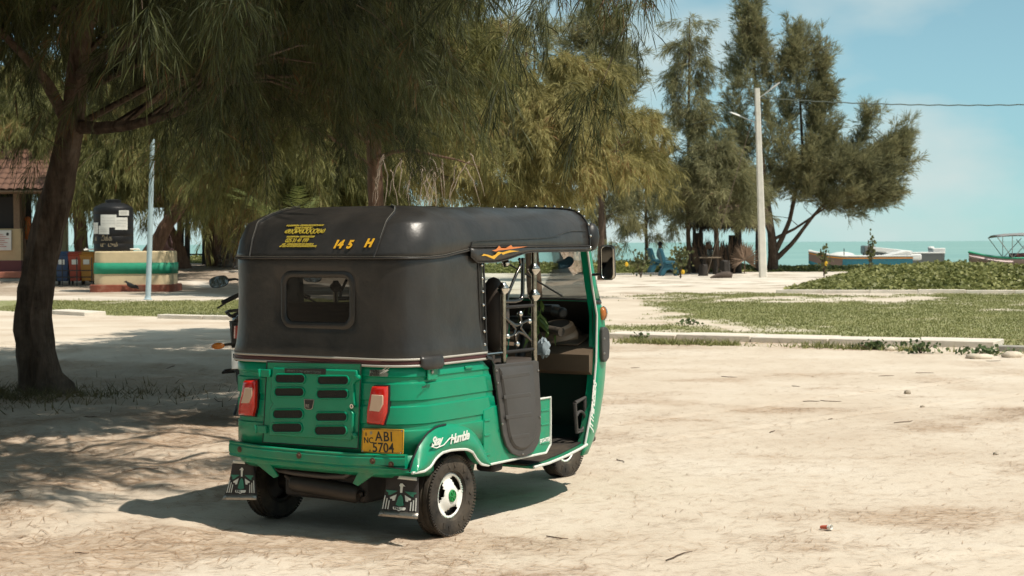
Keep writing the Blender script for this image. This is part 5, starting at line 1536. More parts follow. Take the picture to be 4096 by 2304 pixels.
bgtree('hidden-trunk casuarina filling the shade behind the slim casuarina', [stem([(880, 700), (890, 600), (905, 480), (930, 350)], 50, [.22, .2, .15, .08])],
       [(130, at(900, 420, 49), (3.0, 2.0, 1.5)), (90, at(960, 300, 50), (3.0, 2.0, 1.6)), (60, at(840, 240, 50), (2.6, 2, 1.6))], 46, F_OLIVE)
bgtree('casuarina with high foliage over the tiled kiosk', [stem([(20, 660), (28, 560), (30, 460), (35, 330)], 64, [.26, .22, .2, .1])],
       [(120, at(60, 330, 63), (3.4, 2.2, 1.6)), (110, at(200, 250, 64), (3.6, 2.2, 1.6)), (60, at(-20, 430, 63), (1.2, 1.4, 1.0))], 47, F_MID)
bgtree('dark casuarina mass at the back between tank and shelter', [stem([(600, 650), (604, 560), (600, 450), (596, 330)], 68, [.22, .2, .15, .1])],
       [(130, at(470, 300, 68), (4.2, 2.2, 2.0)), (130, at(650, 300, 68), (3.8, 2.2, 2.0)), (100, at(800, 320, 66), (3.4, 2, 2.0)), (70, at(330, 380, 66), (2.4, 2, 1.4))], 48, F_MID)

# ---- the grove goes on behind the place the picture is taken from (it shows in the motorcycle's mirror)
for k_, (bx, byy, hh_, wh_) in enumerate(((-6.5, -5.0, 1, 'behind the viewer to the left'), (-12.0, -1.0, 1, 'far to the left of the viewer'), (-1.5, -8.5, 1.1, 'straight behind the viewer'), (3.5, -9.5, 1.05, 'behind the viewer to the right'), (-12.5, 7.0, 1.0, 'left of the big leaning casuarina'))):
    rg = np.random.default_rng(51 + k_)
    P = ell(150, (bx, byy, 4.3 * hh_), (3.4, 2.8, 3.0 * hh_), rg, .3)
    tree('casuarina_tree', 'casuarina standing outside the frame, ' + wh_, [[(Vector((bx, byy, -.1)), .25), (Vector((bx + .1, byy, 2.5)), .18), (Vector((bx, byy + .2, 5)), .12), (Vector((bx, byy, 7)), .04)]], P,
         dict(bl=(.8, 1.6), out=.7, up=.25, bdroop=.5, nt=5, r=.12, ns=4, k=7, nl=.45, w=.034, L=(.2, .5), droop=.7, spread=.3, tw=.012), F_DARK, seed=51 + k_, limbs=14, lr=.02, group='grove trees outside the frame')
# ================================================================== THINGS ROUND ABOUT
def gpt(x, y):
    p = gd(x, y)
    for _ in range(6):
        p = gd(x, y, float(gz(p.x, p.y)))
    return p
def rel(r0, p): return Vector(p) - Vector(r0)
# ---- concrete lamp pole
POLE = mat('pole_concrete', (.68, .64, .57), .85, var=.1, vs=3, bump=.2, bs=30, dirt=(.42, .36, .28), ds=1.2, dthr=(.55, .85))
LAMPM = mat('lamp_grey', (.62, .61, .58), .5, .1)
pb = gd(1920, 699); YP = pb.y
pr = root('lamp_pole', 'tall pale concrete street lamp pole with two lamp arms', 'lamp pole', pb)
ptop = at(1904.5, 222, YP)
def rect_loft(a, b_, w0, w1, n=8):
    mb = MB(); rings = []
    for i in range(n + 1):
        q = i / n; c = a.lerp(b_, q); w = (w0 + (w1 - w0) * q) / 2
        ch = w * .25
        rings.append([c + Vector(p) for p in [(-w + ch, -w, 0), (w - ch, -w, 0), (w, -w + ch, 0), (w, w - ch, 0), (w - ch, w, 0), (-w + ch, w, 0), (-w, w - ch, 0), (-w, -w + ch, 0)]])
    mb.loft(rings, cap=(True, True)); return mb
rect_loft(Vector((0, 0, -.1)), ptop - pb, .30, .185).build('post', POLE, pr, 30)
for (x0, y0, x1, y1, dy) in ((1909, 247, 1963, 207, -.3), (1899, 307, 1836, 282, .6)):
    a, b_ = at(x0, y0, YP) - pb, at(x1, y1, YP + dy) - pb
    arm = MB().tube([a + Vector((0, 0, -.35)), a, a.lerp(b_, .5), a.lerp(b_, .62)], .022, 8).build('lamp_arm', LAMPM, pr)
    d = (b_ - a).normalized(); mb = MB(); rings = []
    sd = d.cross(Vector((0, 0, 1))).normalized(); up = sd.cross(d)
    for q, w, h_ in ((.50, .02, .02), (.56, .06, .04), (.75, .075, .05), (.95, .06, .035), (1.0, .02, .012)):
        c = a.lerp(b_, q); rings.append([c + sd * w, c + up * h_, c - sd * w, c - up * h_ * .6])
    mb.loft(rings, cap=(True, True)); mb.build('lamp_head', LAMPM, pr, 50)
MB().tube([at(1911, 250, YP) - pb, at(1916, 262, YP - .1) - pb, at(1915, 300, YP) - pb, at(1917, 420, YP) - pb], .015, 6).build('service_cable', BLACKP, pr)
# wires
WIRE = mat('wire', (.10, .12, .10), .6)
w0 = at(1912, 246, YP); w1 = at(2640, 262, YP - 4)
pts = [w0.lerp(w1, i / 30) + Vector((0, 0, -.14 * (1 - (2 * i / 30 - 1) ** 2) + (.012 if i % 2 else -.012))) for i in range(31)]
tag(MB().tube([p - w0 for p in pts], .022, 5).build('overhead_cable', WIRE), 'dark overhead cable running right from the lamp pole', 'cable').location = w0
w0 = at(1903, 246, YP); w1 = at(1560, 330, YP + 20)
pts = [w0.lerp(w1, i / 20) + Vector((0, 0, -.5 * (1 - (2 * i / 20 - 1) ** 2))) for i in range(21)]
tag(MB().tube([p - w0 for p in pts], .014, 5).build('overhead_cable', WIRE), 'thin overhead wire running left from the lamp pole into the trees', 'cable').location = w0
w0 = gpt(1778, 694); w1 = at(1906, 255, YP)
tag(MB().tube([Vector(), (w1 - w0)], .012, 5).build('stay_wire', mat('stay_rope', (.26, .20, .15), .8)), 'slanting stay wire anchored in the sand left of the lamp pole', 'wire').location = w0

# ---- thin pale pole on the left lawn
fb = gd(372, 754)
fp = root('flag_pole', 'thin pale blue metal pole standing before the striped tank base', 'pole', fb)
MB().tube([Vector((0, 0, -.1)), at(377, 600, fb.y) - fb, at(382, 420, fb.y) - fb, at(384, 350, fb.y) - fb], [.072, .068, .062, .058], 16).build('post', mat('pole_blue', (.36, .46, .50), .45, var=.08), fp)
MB().lathe([(.11, 0), (.11, .02), (.085, .04), (.08, .09)], 16).build('foot_collar', MATS['pole_blue'], fp)

# ---- masonry tank base and water tank
TY = 50.0
cl_, cr_ = at(231, 700, TY), at(425, 700, TY)
cw = (cr_.x - cl_.x); cx = (cl_.x + cr_.x) / 2
CREAM = mat('cream_wall', (.58, .47, .29), .85, var=.08, vs=3, bump=.15, bs=30, dirt=(.38, .30, .19), ds=1.3, dthr=(.52, .8))
BANDG = mat('band_green', (.012, .24, .135), .7, var=.1); PLINTH = mat('plinth_red', (.24, .065, .035), .8, var=.15, vs=3, dirt=(.34, .22, .15), ds=3)
tb = root('tank_base', 'cream masonry tank base with a green band and red plinth', 'tank base', (cx, TY + .8, 0))
def rr_plan(w, d, r, n=8):
    out = []
    for sx, sy, a0 in ((1, 1, 0), (-1, 1, 90), (-1, -1, 180), (1, -1, 270)):
        for i in range(n + 1):
            a = R(a0 + 90 * i / n); out.append((sx * (w / 2 - r) + r * math.cos(a), sy * (d / 2 - r) + r * math.sin(a)))
    return out
def rr_wall(w, d, r, zs, offs):
    mb = MB(); mb.loft([[Vector((x * (1 + 2 * o / w), y * (1 + 2 * o / d), z)) for x, y in rr_plan(w, d, r)] for z, o in zip(zs, offs)], cap=(True, True)); return mb
zt_ = at(330, 632, TY).z; z1_ = at(330, 689, TY).z; z2_ = at(330, 661, TY).z; z0_ = at(330, 716, TY).z
rr_wall(cw, 1.6, .42, [.05, z0_, zt_ - .03, zt_], [.03, .02, 0, -.03]).build('wall', CREAM, tb, 40)
mbb = MB(); mbb.loft([[Vector((x * (1 + .07 / cw), y * (1 + .07 / 1.6), z)) for x, y in rr_plan(cw, 1.6, .42)] for z in (z1_, z2_)]); mbb.build('green_band', BANDG, tb, 40, solid=.01)
rr_wall(cw + .26, 1.86, .42, [-.05, z0_ - .02, z0_], [0, 0, -.02]).build('plinth', PLINTH, tb, 30)
TANKM = mat('tank_black', (.010, .010, .011), .5, var=.2, spec=.25)
tl_, tr_ = at(236, 600, TY + .7), at(334, 600, TY + .7)
tr0 = (tr_.x - tl_.x) / 2; txc = (tl_.x + tr_.x) / 2; th = at(290, 520, TY + .7).z - zt_
tk = root('water_tank', 'black plastic water tank pasted with white notices', 'water tank', (txc, TY + .75, zt_))
pf = [(tr0 * .98, 0), (tr0, .05)]
for k in range(1, 6):
    z = th * k / 6; pf += [(tr0, z - .02), (tr0 * .985, z), (tr0, z + .02)]
pf += [(tr0, th * .96), (tr0 * .93, th), (tr0 * .55, th * 1.08), (tr0 * .40, th * 1.09), (tr0 * .40, th * 1.15), (tr0 * .2, th * 1.17), (.001, th * 1.17)]
MB().lathe(pf, 40).build('tank_shell', TANKM, tk, 40)
PAPER = mat('paper', (.62, .62, .58), .9, var=.12, vs=4)
def on_tank(x, y, o=.004):                               # pixel of the photo -> point on the drum
    p = at(x, y, TY + .75) - Vector(tk.location); q = max(-.98, min(.98, p.x / tr0)); a = math.asin(q)
    p = at(x, y, TY + .75 - tr0 * math.cos(a)) - Vector(tk.location); q = max(-.98, min(.98, p.x / tr0)); a = math.asin(q)
    return Vector(((tr0 + o) * math.sin(a), -(tr0 + o) * math.cos(a), p.z))
for x0, y0, x1, y1 in ((255, 540, 292, 572), (289, 547, 318, 578), (298, 529, 321, 542), (251, 568, 275, 589), (238, 560, 249, 588)):
    mb = MB(); n_ = 6; mb.loft([[on_tank(x0 + (x1 - x0) * i / n_, y, .006 + (x0 % 3) * .002) for i in range(n_ + 1)] for y in (y1, y0)], closed=False)
    nt_ = mb.build('notice', PAPER, tk, 60)
    ln = MB()
    for q in range(3):
        yy = y0 + (y1 - y0) * (.25 + .22 * q); ln.tube([on_tank(x0 + 3 + (x1 - x0 - 6) * i / 5, yy, .011 + (x0 % 3) * .002) for i in range(6)], .003, 4)
    ln.build('notice_print', mat('print_grey', (.22, .22, .21), .8), nt_)['kind'] = 'stuff'
GOLD = mat('gold_print', (.34, .27, .17), .7)
p = on_tank(242, 605, .02); q = on_tank(262, 605, .02)
text('tank_lettering', 'குடிக்க', .20, GOLD, tk, p, q - p, (0, 0, 1), bold=.012)
p = on_tank(255, 620, .02); q = on_tank(280, 620, .02)
text('tank_lettering', 'மட்டும்', .16, GOLD, tk, p, q - p, (0, 0, 1), bold=.012)
for s in (-1, 1):
    MB().tube([Vector((s * tr0 * .9, -.2, .06)), Vector((s * (tr0 + .14), -.25, .06)), Vector((s * (tr0 + .26), -.25, .045))], .028, 8).tube([Vector((s * (tr0 + .2), -.25, .06)), Vector((s * (tr0 + .2), -.25, .11))], .012, 6).build('outlet_pipe', WHITE, tk)

# ---- crows
CROW = mat('crow_black', (.012, .012, .014), .5, var=.2)
def crow(label, x, y, rz, sc=1.0):
    p = gpt(x, y); o = root('crow', label, 'crow', p, rz, 'crows by the tank base'); o.scale = (sc,) * 3
    mb = MB()
    ax = [(-.28, .095, .004, .018), (-.20, .115, .010, .026), (-.12, .14, .045, .05), (-.03, .165, .066, .068), (.05, .195, .06, .062), (.10, .235, .036, .038), (.125, .262, .036, .036), (.155, .268, .024, .026), (.185, .262, .010, .012), (.215, .255, .003, .003)]
    mb.loft([[Vector((x_, ry * math.cos(a), z_ + rz_ * math.sin(a))) for a in [2 * math.pi * k / 10 for k in range(10)]] for x_, z_, ry, rz_ in ax], cap=(True, True))
    mb.build('body', CROW, o, 60)
    for s in (-1, 1):
        MB().loft([[Vector((-.22 + .28 * q, s * (.05 + .022 * math.sin(q * 3)), .13 + .05 * q + h_)) for q in [k / 5 for k in range(6)]] for h_ in (-.012, .035)], closed=False).build('wing', CROW, o, 60, solid=.008)
        MB().tube([Vector((0, s * .03, .12)), Vector((-.01, s * .032, .06)), Vector((.0, s * .034, .005)), Vector((.035, s * .034, .004))], .006, 5).build('leg', CROW, o)
crow('crow standing at the foot of the red plinth', 328, 734, R(155), 1.15)
crow('crow pecking at the left corner of the red plinth', 232, 724, R(215), 1.15)
crow('crow by the wheel of the bin frame', 217, 700, R(60), 1.1)
crow('crow perched beside the broken turquoise board', 184, 706, R(165), 1.2)

# ---- turquoise broken board on stones
p = gpt(188, 716)
tbrd = root('broken_board', 'broken turquoise board lying on stones in front of the bins', 'board', p)
MB().box((-.18, 0, .10), (.95, .42, .05), (R(6), R(-8), R(10))).build('board', mat('turquoise_paint', (.02, .30, .22), .6, var=.2), tbrd, 30, bevel=.01)
MB().box((.55, .35, .14), (.70, .36, .04), (R(-5), R(6), R(22))).build('board', MATS['turquoise_paint'], tbrd, 30, bevel=.01)
STONE = mat('stone', (.38, .32, .25), .9, var=.25, vs=6, bump=.4, bs=20)
def rock(name, label, p, s, seed, par=None, cat='stone', group=None, ma=STONE):
    rr = random.Random(seed); bm = bmesh.new(); bmesh.ops.create_icosphere(bm, subdivisions=2, radius=1)
    for v in bm.verts:
        v.co *= rr.uniform(.82, 1.12); v.co.x *= s[0]; v.co.y *= s[1]; v.co.z = v.co.z * s[2] + s[2] * .45
    me = bpy.data.meshes.new(name); bm.to_mesh(me); bm.free(); me.shade_smooth()
    o = link(name, me, ma, par); o.location = p
    if not par: tag(o, label, cat, group)
    return o
for k, (x, y) in enumerate(((-.55, -.1), (-.1, .1), (.2, -.12), (.75, .25))): rock('stone', None, (x, y, -.01), (.09, .08, .06), 60 + k, tbrd)

# ---- wheeled bins in a frame
by = 54
BD = [('dark green', (.006, .020, .014), 134, 'dark green bin half hidden behind the leaning trunk'), ('blue', (.008, .040, .11), 160, 'blue bin beside the dark green bin'), ('red', (.27, .028, .008), 193, 'orange red bin in the middle of the bin frame'), ('yellow', (.34, .15, .008), 222, 'yellow bin next to the tank base')]
for nm, c, x, lab in BD:
    p = at(x, 688, by); p.z = float(gz(p.x, p.y)) + .02
    o = root('rubbish_bin', lab, 'bin', p, 0, 'bins by the tank base')
    bmat = mat('bin_' + nm, c, .4, var=.1)
    h_ = at(x, 632, by).z - p.z
    w = .235
    mb = MB(); mb.loft([[Vector((sx * w * q, sy * w * q, z)) for sx, sy in ((-1, -1), (1, -1), (1, 1), (-1, 1))] for q, z in ((.74, .12), (.98, h_ * .86), (1.06, h_ * .88), (1.06, h_ * .93))], cap=(True, True)); mb.build('bin_body', bmat, o, 30, bevel=.02)
    MB().loft([[Vector((sx * w * q, sy * w * q, z)) for sx, sy in ((-1, -1), (1, -1), (1, 1), (-1, 1))] for q, z in ((1.1, h_ * .93), (1.08, h_ * .97), (.8, h_))], cap=(True, True)).build('bin_lid', bmat, o, 30, bevel=.015)
    MB().box((0, -w * .98, h_ * .68), (.2, .01, .16)).build('bin_label', PAPER, o)
    for s in (-1, 1): MB().lathe([(.07, -.02), (.075, 0), (.07, .02)], 14, Matrix.Rotation(R(90), 3, 'Y'), (s * w * .7, .1, .07)).build('bin_wheel', RUBBER, o)
fa, fb_ = at(120, 690, by - .4), at(231, 690, by - .4); fa.z = fb_.z = float(gz(fa.x, fa.y))
fr = root('bin_frame', 'dark pipe frame in front of the coloured bins', 'frame', fa)
dv = fb_ - fa
for z in (.30, .52): MB().tube([Vector((0, 0, z)), dv + Vector((0, 0, z))], .018, 6).build('rail', BLACKP, fr)
for q in (0, .33, .66, 1): MB().tube([dv * q, dv * q + Vector((0, 0, .95))], .02, 6).build('upright', BLACKP, fr)

# ---- tiled kiosk at the left edge
KY = 56.5
TILE = mat('roof_tile', (.13, .065, .042), .85, var=.3, vs=3, dirt=(.12, .075, .05), ds=2)
KW = mat('kiosk_wall', (.46, .35, .20), .85, var=.1, dirt=(.32, .24, .14), ds=1.5)
k0 = gpt(0, 716); k0 = at(0, 716, KY); k0.z = float(gz(k0.x, KY))
ks = root('kiosk', 'small tiled kiosk with a cream wall and red step at the left edge', 'building', k0)
def kp(x, y, dY=0): return at(x, y, KY + dY) - k0
def kbox(name, x0, x1, y0, y1, d0, d1, ma, bv=.01):
    a, b_ = kp(x0, y1, d0), kp(x1, y0, d0)
    c = Vector(((a.x + b_.x) / 2, (d0 + d1) / 2, (a.z + b_.z) / 2))
    return MB().box(c, (abs(b_.x - a.x), d1 - d0, abs(b_.z - a.z))).build(name, ma, ks, 30, bevel=bv)
kbox('wall', -120, 52, 575, 682, 0, .25, KW); kbox('wall_band', -120, 53, 655, 684, -.02, .27, mat('maroon_wall', (.13, .045, .045), .8))
st_ = kbox('step', -120, 100, 684, 700, -1.2, .8, mat('step_red', (.30, .11, .07), .8, var=.2)); kbox('step_base', -118, 98, 700, 722, -1.15, .8, CONCD)
kbox('plinth_block', 112, 152, 683, 705, -1.0, 1.2, MATS['step_red']); kbox('plinth_foot', 113, 148, 705, 719, -.95, 1.2, CONCD)
WOODP = mat('wood_post', (.16, .105, .065), .8, var=.25)
kbox('post', 34, 49, 487, 576, .0, .22, WOODP); kbox('post', 52, 60, 487, 690, 1.4, 1.6, WOODP)
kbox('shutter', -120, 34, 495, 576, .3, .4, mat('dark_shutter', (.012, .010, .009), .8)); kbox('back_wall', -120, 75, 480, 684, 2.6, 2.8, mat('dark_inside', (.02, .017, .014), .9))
kbox('beam', -120, 104, 476, 488, -.2, 0, WOODP)
sg = kbox('notice_board', -30, 28, 579, 630, -.08, -.02, PAPER)
REDP = mat('red_print', (.42, .12, .10), .8)
for q in range(7):
    a = kp(-28, 590 + q * 5, -.085); b_ = kp(8 + (q * 7) % 17, 590 + q * 5, -.085)
    MB().tube([a, b_], .014, 4).build('notice_line', REDP, sg)
MB().ball(kp(19, 589, -.085), .05, 10, (1, .1, 1.2)).build('notice_emblem', BLACKT, sg)
GOODS = mat('orange_goods', (.55, .14, .02), .5)
for q in range(5): MB().ball(kp(70, 552 + q * 11, 1.5), .13, 8, (.9, .6, .85)).build('orange_goods', GOODS, ks)
# roof: single tiles
def tile_mesh(w, l_):
    mb = MB(); n_ = 6
    mb.loft([[Vector((-w / 2 + w * k / n_, y, .055 * math.sin(math.pi * k / n_) + zo)) for k in range(n_ + 1)] for y, zo in ((0, .02), (l_, 0))], closed=False)
    me = mb.mesh('roof_tile', 50); me.materials.append(TILE); return me
TM = tile_mesh(.30, .46)
def tile_roof(par, org, xd, up, nx, ny, w=.28, l_=.40, seed=0):
    """org lower left, xd along the eave, up = slope direction"""
    rr = random.Random(seed); x = Vector(xd).normalized(); y = Vector(up).normalized(); z = x.cross(y)
    for j in range(ny):
        for i in range(nx):
            o = link('roof_tile', TM, None, par)
            pos = Vector(org) + x * (i * w) + y * (j * l_) + z * (.012 * rr.random())
            M_ = Matrix.Identity(4)
            for k in range(3): M_[k][0], M_[k][1], M_[k][2], M_[k][3] = x[k], y[k], z[k], pos[k]
            o.matrix_local = M_ @ Matrix.Rotation(rr.uniform(-.03, .03), 4, 'Z')
e0 = kp(-40, 480, -.9); slope = Vector((0, 1, .55)).normalized()
MB().prism([e0 + Vector((-1, 0, -.05)), e0 + Vector((2.4, 0, -.05)), e0 + Vector((2.4, 3.3, 1.76)), e0 + Vector((-1, 3.3, 1.76))], Vector((0, 0, .05))).build('roof_deck', WOODP, ks, 0)
tile_roof(ks, e0 + Vector((-.2, -.02, .02)), (1, 0, 0), slope, 9, 9, seed=3)
# second pavilion farther back between trunk and tank
p0 = at(160, 655, 64); p0.z = float(gz(p0.x, 64))
pv = root('pavilion', 'open tiled pavilion with a cream column behind the bins', 'building', p0)
def vp(x, y, dY=0): return at(x, y, 64 + dY) - p0
for x in (161, 262): 
    a = vp(x, 640); MB().box(Vector((a.x, 0, 1.35)), (.30, .30, 2.7)).build('column', mat('column_cream', (.52, .48, .30), .8), pv, 30, bevel=.02)
for x in (140, 318):
    a = vp(x, 640, 2); MB().box(Vector((a.x, 2.4, 1.3)), (.16, .16, 2.6)).build('post', WOODP, pv, 30, bevel=.01)
ev = vp(130, 524, -1); MB().box(ev + Vector((1.6, .1, -.05)), (4.0, .12, .14)).build('beam', WOODP, pv)
MB().prism([ev + Vector((-.5, 0, 0)), ev + Vector((4.6, 0, 0)), ev + Vector((3.6, 3, 1.4)), ev + Vector((.5, 3, 1.4))], Vector((0, 0, .05))).build('roof_deck', WOODP, pv, 0)
tile_roof(pv, ev + Vector((-.3, -.02, .08)), (1, 0, 0), (0, 1, .47), 17, 8, seed=4)

# ---- thatched shelters
THATCH = leaf_mat('thatch', (.030, .022, .016), (.11, .078, .05), .1, 1.2)
THATCHL = leaf_mat('dry_frond', (.20, .115, .055), (.46, .30, .15), .25, 2)
POSTD = mat('post_dark', (.030, .024, .020), .9, var=.3)
def thatch(par, x0, x1, y0, y1, z_e, z_r, n, seed, name='thatch', ma=THATCH, ln=.8):
    rg = np.random.default_rng(seed)
    u, q = rg.random(n), rg.random(n)
    sd = np.where(rg.random(n) < .5, -1, 1)
    yc = (y0 + y1) / 2
    X = x0 + (x1 - x0) * u; Y = yc + sd * (1 - q) * (y1 - y0) / 2; Z = z_e + (z_r - z_e) * q
    D = np.stack([rg.normal(0, .12, n), sd * (y1 - y0) / 2, np.full(n, -(z_r - z_e))], 1); D /= np.linalg.norm(D, axis=1)[:, None]
    D[:, 2] -= rg.random(n) * .35
    L_ = ln * rg.uniform(.5, 1.1, n)
    s_ = np.stack([np.full(n, .035), 0 * u, 0 * u], 1)
    P = np.stack([X, Y, Z + rg.random(n) * .12], 1); T_ = P + D * L_[:, None]
    v = np.stack([P - s_, P + s_, T_], 1).reshape(-1, 3)
    o = link(name, fast_mesh(name, v, [np.arange(3 * n).reshape(-1, 3)]), ma, par); o['kind'] = 'stuff'
    MB().prism([(x0, y0, z_e), (x0, yc, z_r), (x0, y1, z_e)], (x1 - x0, 0, 0)).build('roof_core', POSTD, par, 0)
SY = 69.0
h0 = at(500, 660, SY); h0.z = float(gz(h0.x, SY))
hA = root('thatched_shelter', 'open thatched beach shelter seen past the broad fluted trunk', 'shelter', h0)
def hp(x, y, dY=0): return at(x, y, SY + dY) - h0
for x, dY, r_ in ((471, -1.2, .12), (517, -1.2, .16), (606, -1.2, .10), (585, 1.5, .10), (640, -1, .11), (458, 1.6, .09)):
    a = hp(x, 655, dY); MB().tube([Vector((a.x, dY, -.1)), Vector((a.x + .03, dY, 2.5))], [r_, r_ * .85], 10).build('post', POSTD, hA)
a, b_ = hp(470, 648, -1.2), hp(520, 648, -1.2)
MB().box(Vector(((a.x + b_.x) / 2, -1.1, .42)), (abs(b_.x - a.x), .4, .06)).build('bench', POSTD, hA)
a, b_ = hp(440, 568, -1.4), hp(655, 568, -1.4); MB().tube([Vector((a.x, -1.3, 2.18)), Vector((b_.x, -1.3, 2.18))], .08, 8).build('beam', POSTD, hA)
thatch(hA, hp(445, 600).x, hp(650, 600).x, -2.0, 2.4, 2.25, 3.9, 6000, 4)
SB = 77.0
h1 = at(1815, 690, SB); h1.z = float(gz(h1.x, SB))
hB = root('thatched_shelter', 'thatched beach shelter under the trees left of the lamp pole', 'shelter', h1)
def hq(x, y, dY=0): return at(x, y, SB + dY) - h1
for x, dY, r_ in ((1856, -.5, .20), (1762, 1.6, .12), (1905, 1.6, .12), (1746, -1.0, .10)):
    a = hq(x, 655, dY); MB().tube([Vector((a.x, dY, -.1)), Vector((a.x + .02, dY, 2.6))], [r_, r_ * .8], 10).build('post', POSTD, hB)
a = hq(1845, 640, -.3); MB().box(Vector((a.x - .05, -.3, .9)), (.34, .2, 1.8)).build('plank_post', POSTD, hB, 30, bevel=.02)
thatch(hB, hq(1738, 600).x, hq(1925, 600).x, -2.2, 2.4, 2.3, 3.2, 5000, 5)
# fence of dried palm leaves in front of it
FROND = mat('dry_palm', (.135, .085, .055), .9, var=.4, vs=3)
f0 = at(1740, 690, SB - 1.8); f0.z = float(gz(f0.x, SB - 1.8))
fe = root('palm_leaf_fence', 'dark fence of dried palm leaves under the right thatched shelter', 'fence', f0)
def fq(x, y): return at(x, y, SB - 1.8) - f0
rr = random.Random(12)
for k in range(11):
    x = 1742 + k * 10.5; a = fq(x, 688); mb = MB(); ht = rr.uniform(1.25, 1.75)
    for j in range(13):
        an = R(-34 + 68 * j / 12 + rr.uniform(-3, 3)); l_ = ht * rr.uniform(.8, 1.05)
        base = Vector((a.x, rr.uniform(-.05, .05), .15)); tip = base + Vector((math.sin(an) * l_ * .75, rr.uniform(-.06, .06), math.cos(an) * l_))
        sd = Vector((math.cos(an), .3, -math.sin(an))).normalized() * .05
        m_ = base.lerp(tip, .6); mb.add([base - sd * .5, base + sd * .5, m_ + sd, tip, m_ - sd], [(0, 1, 2, 3, 4)])
    mb.tube([Vector((a.x, 0, -.05)), Vector((a.x, 0, .5))], .04, 6)
    mb.build('palm_leaf', FROND if k % 3 else POSTD, fe, 0, fix=False)
MB().box(fq(1759, 640) * 1.0 + Vector((0, .15, 0)), (.40, .06, 2.0)).build('board', POSTD, fe)
# big pale fan leaf standing by the fence
p = at(1873, 683, SB - 2.6); p.z = float(gz(p.x, p.y))
fan = root('fan_palm_leaf', 'large dry fan palm leaf standing against the shelter post', 'palm leaf', p)
for j in range(30):
    an = R(-115 + 230 * j / 29); l_ = .95 * rr.uniform(.85, 1.05); c = Vector((0, 0, .62)); tip = c + Vector((math.sin(an) * l_ * .75, rr.uniform(-.12, .12), math.cos(an) * l_))
    sd = Vector((math.cos(an), .4, -math.sin(an))).normalized() * .045; m_ = c.lerp(tip, .65)
    MB().add([c, m_ + sd, tip, m_ - sd], [(0, 1, 2, 3)]).build('leaflet', mat('fan_dry', (.24, .16, .11), .9, var=.3), fan, 0, fix=False)
MB().tube([Vector((0, 0, -.05)), Vector((0, 0, .62))], .025, 6).build('leaf_stalk', FROND, fan)

# ---- palms
def palm(label, base, trunk_pts, fr_n, fr_len, fr_mat, seed, tmat, droop=.5, up=.6, bases=False, spread=1.0):
    rr = random.Random(seed); o = root('palm_tree', label, 'palm', base)
    T_ = [(Vector(p) - Vector(base), r_) for p, r_ in trunk_pts]
    pts = res([p for p, _ in T_], 14); rad = np.interp(np.linspace(0, 1, 14), np.linspace(0, 1, len(T_)), [r_ for _, r_ in T_])
    MB().tube(pts, list(rad), 12).build('trunk', tmat, o)
    if bases:
        for k in range(46):
            q = rr.random(); c = pts[int(q * 12)]; a = rr.uniform(0, 6.28); r_ = rad[int(q * 12)]
            d = Vector((math.cos(a), math.sin(a), 1.1)).normalized()
            MB().box(c + Vector((math.cos(a) * r_, math.sin(a) * r_, 0)), (.07, .12, .26), (Vector((math.cos(a), math.sin(a), .8))).to_track_quat('Z', 'X').to_matrix()).build('leaf_base', mat('leaf_base', (.17, .135, .105), .9, var=.4), o)
    top = pts[-1]
    for k in range(fr_n):
        a = 2 * math.pi * k / fr_n + rr.uniform(-.3, .3); l_ = fr_len * rr.uniform(.75, 1.1); e = up * rr.uniform(.5, 1.2)
        mb = MB(); sp = []
        for i in range(9):
            t_ = i / 8; sp.append(top + Vector((math.cos(a) * l_ * t_ * spread, math.sin(a) * l_ * t_ * spread, l_ * (e * t_ - droop * t_ * t_))))
        mb.tube(sp, [.02 * (1 - .1 * i) for i in range(9)], 5)
        for i in range(24):
            t_ = .12 + .88 * i / 23; kx = min(7, int(t_ * 8)); c = sp[kx].lerp(sp[kx + 1], t_ * 8 - kx); tn = (sp[kx + 1] - sp[kx]).normalized()
            for s_ in (-1, 1):
                sd = tn.cross(Vector((0, 0, 1))).normalized() * s_; d = (sd + tn * .7 + Vector((0, 0, -.35 * rr.random()))).normalized(); ll = l_ * .32 * (1 - abs(t_ - .45)) * rr.uniform(.8, 1.1)
                w = tn * .018; mb.add([c - w, c + w, c + d * ll], [(0, 1, 2)])
        mb.build('frond', fr_mat, o, 0, fix=False)
    return o
b_ = at(569, 664, 61); b_.z = float(gz(b_.x, 61))
PTR = mat('palm_trunk', (.10, .08, .065), .95, var=.4, vs=5, bump=.8, bs=14)
palm('rough scaly palm trunk with dry brown fronds beside the fluted trunk', b_, [(b_, .26), (at(569, 600, 61), .21), (at(567, 540, 61), .19), (at(566, 515, 61), .16)], 14, 1.7, THATCHL, 6, PTR, .85, .35, True)
PALMG = leaf_mat('palm_green', (.06, .085, .02), (.21, .23, .08), .35, 1.5)
b_ = at(742, 800, 33); b_.z = 0
palm('young green palm with upright fronds behind the hood', b_, [(b_, .12), (at(742, 600, 33), .10)], 9, 1.35, PALMG, 8, PTR, .35, 1.05)

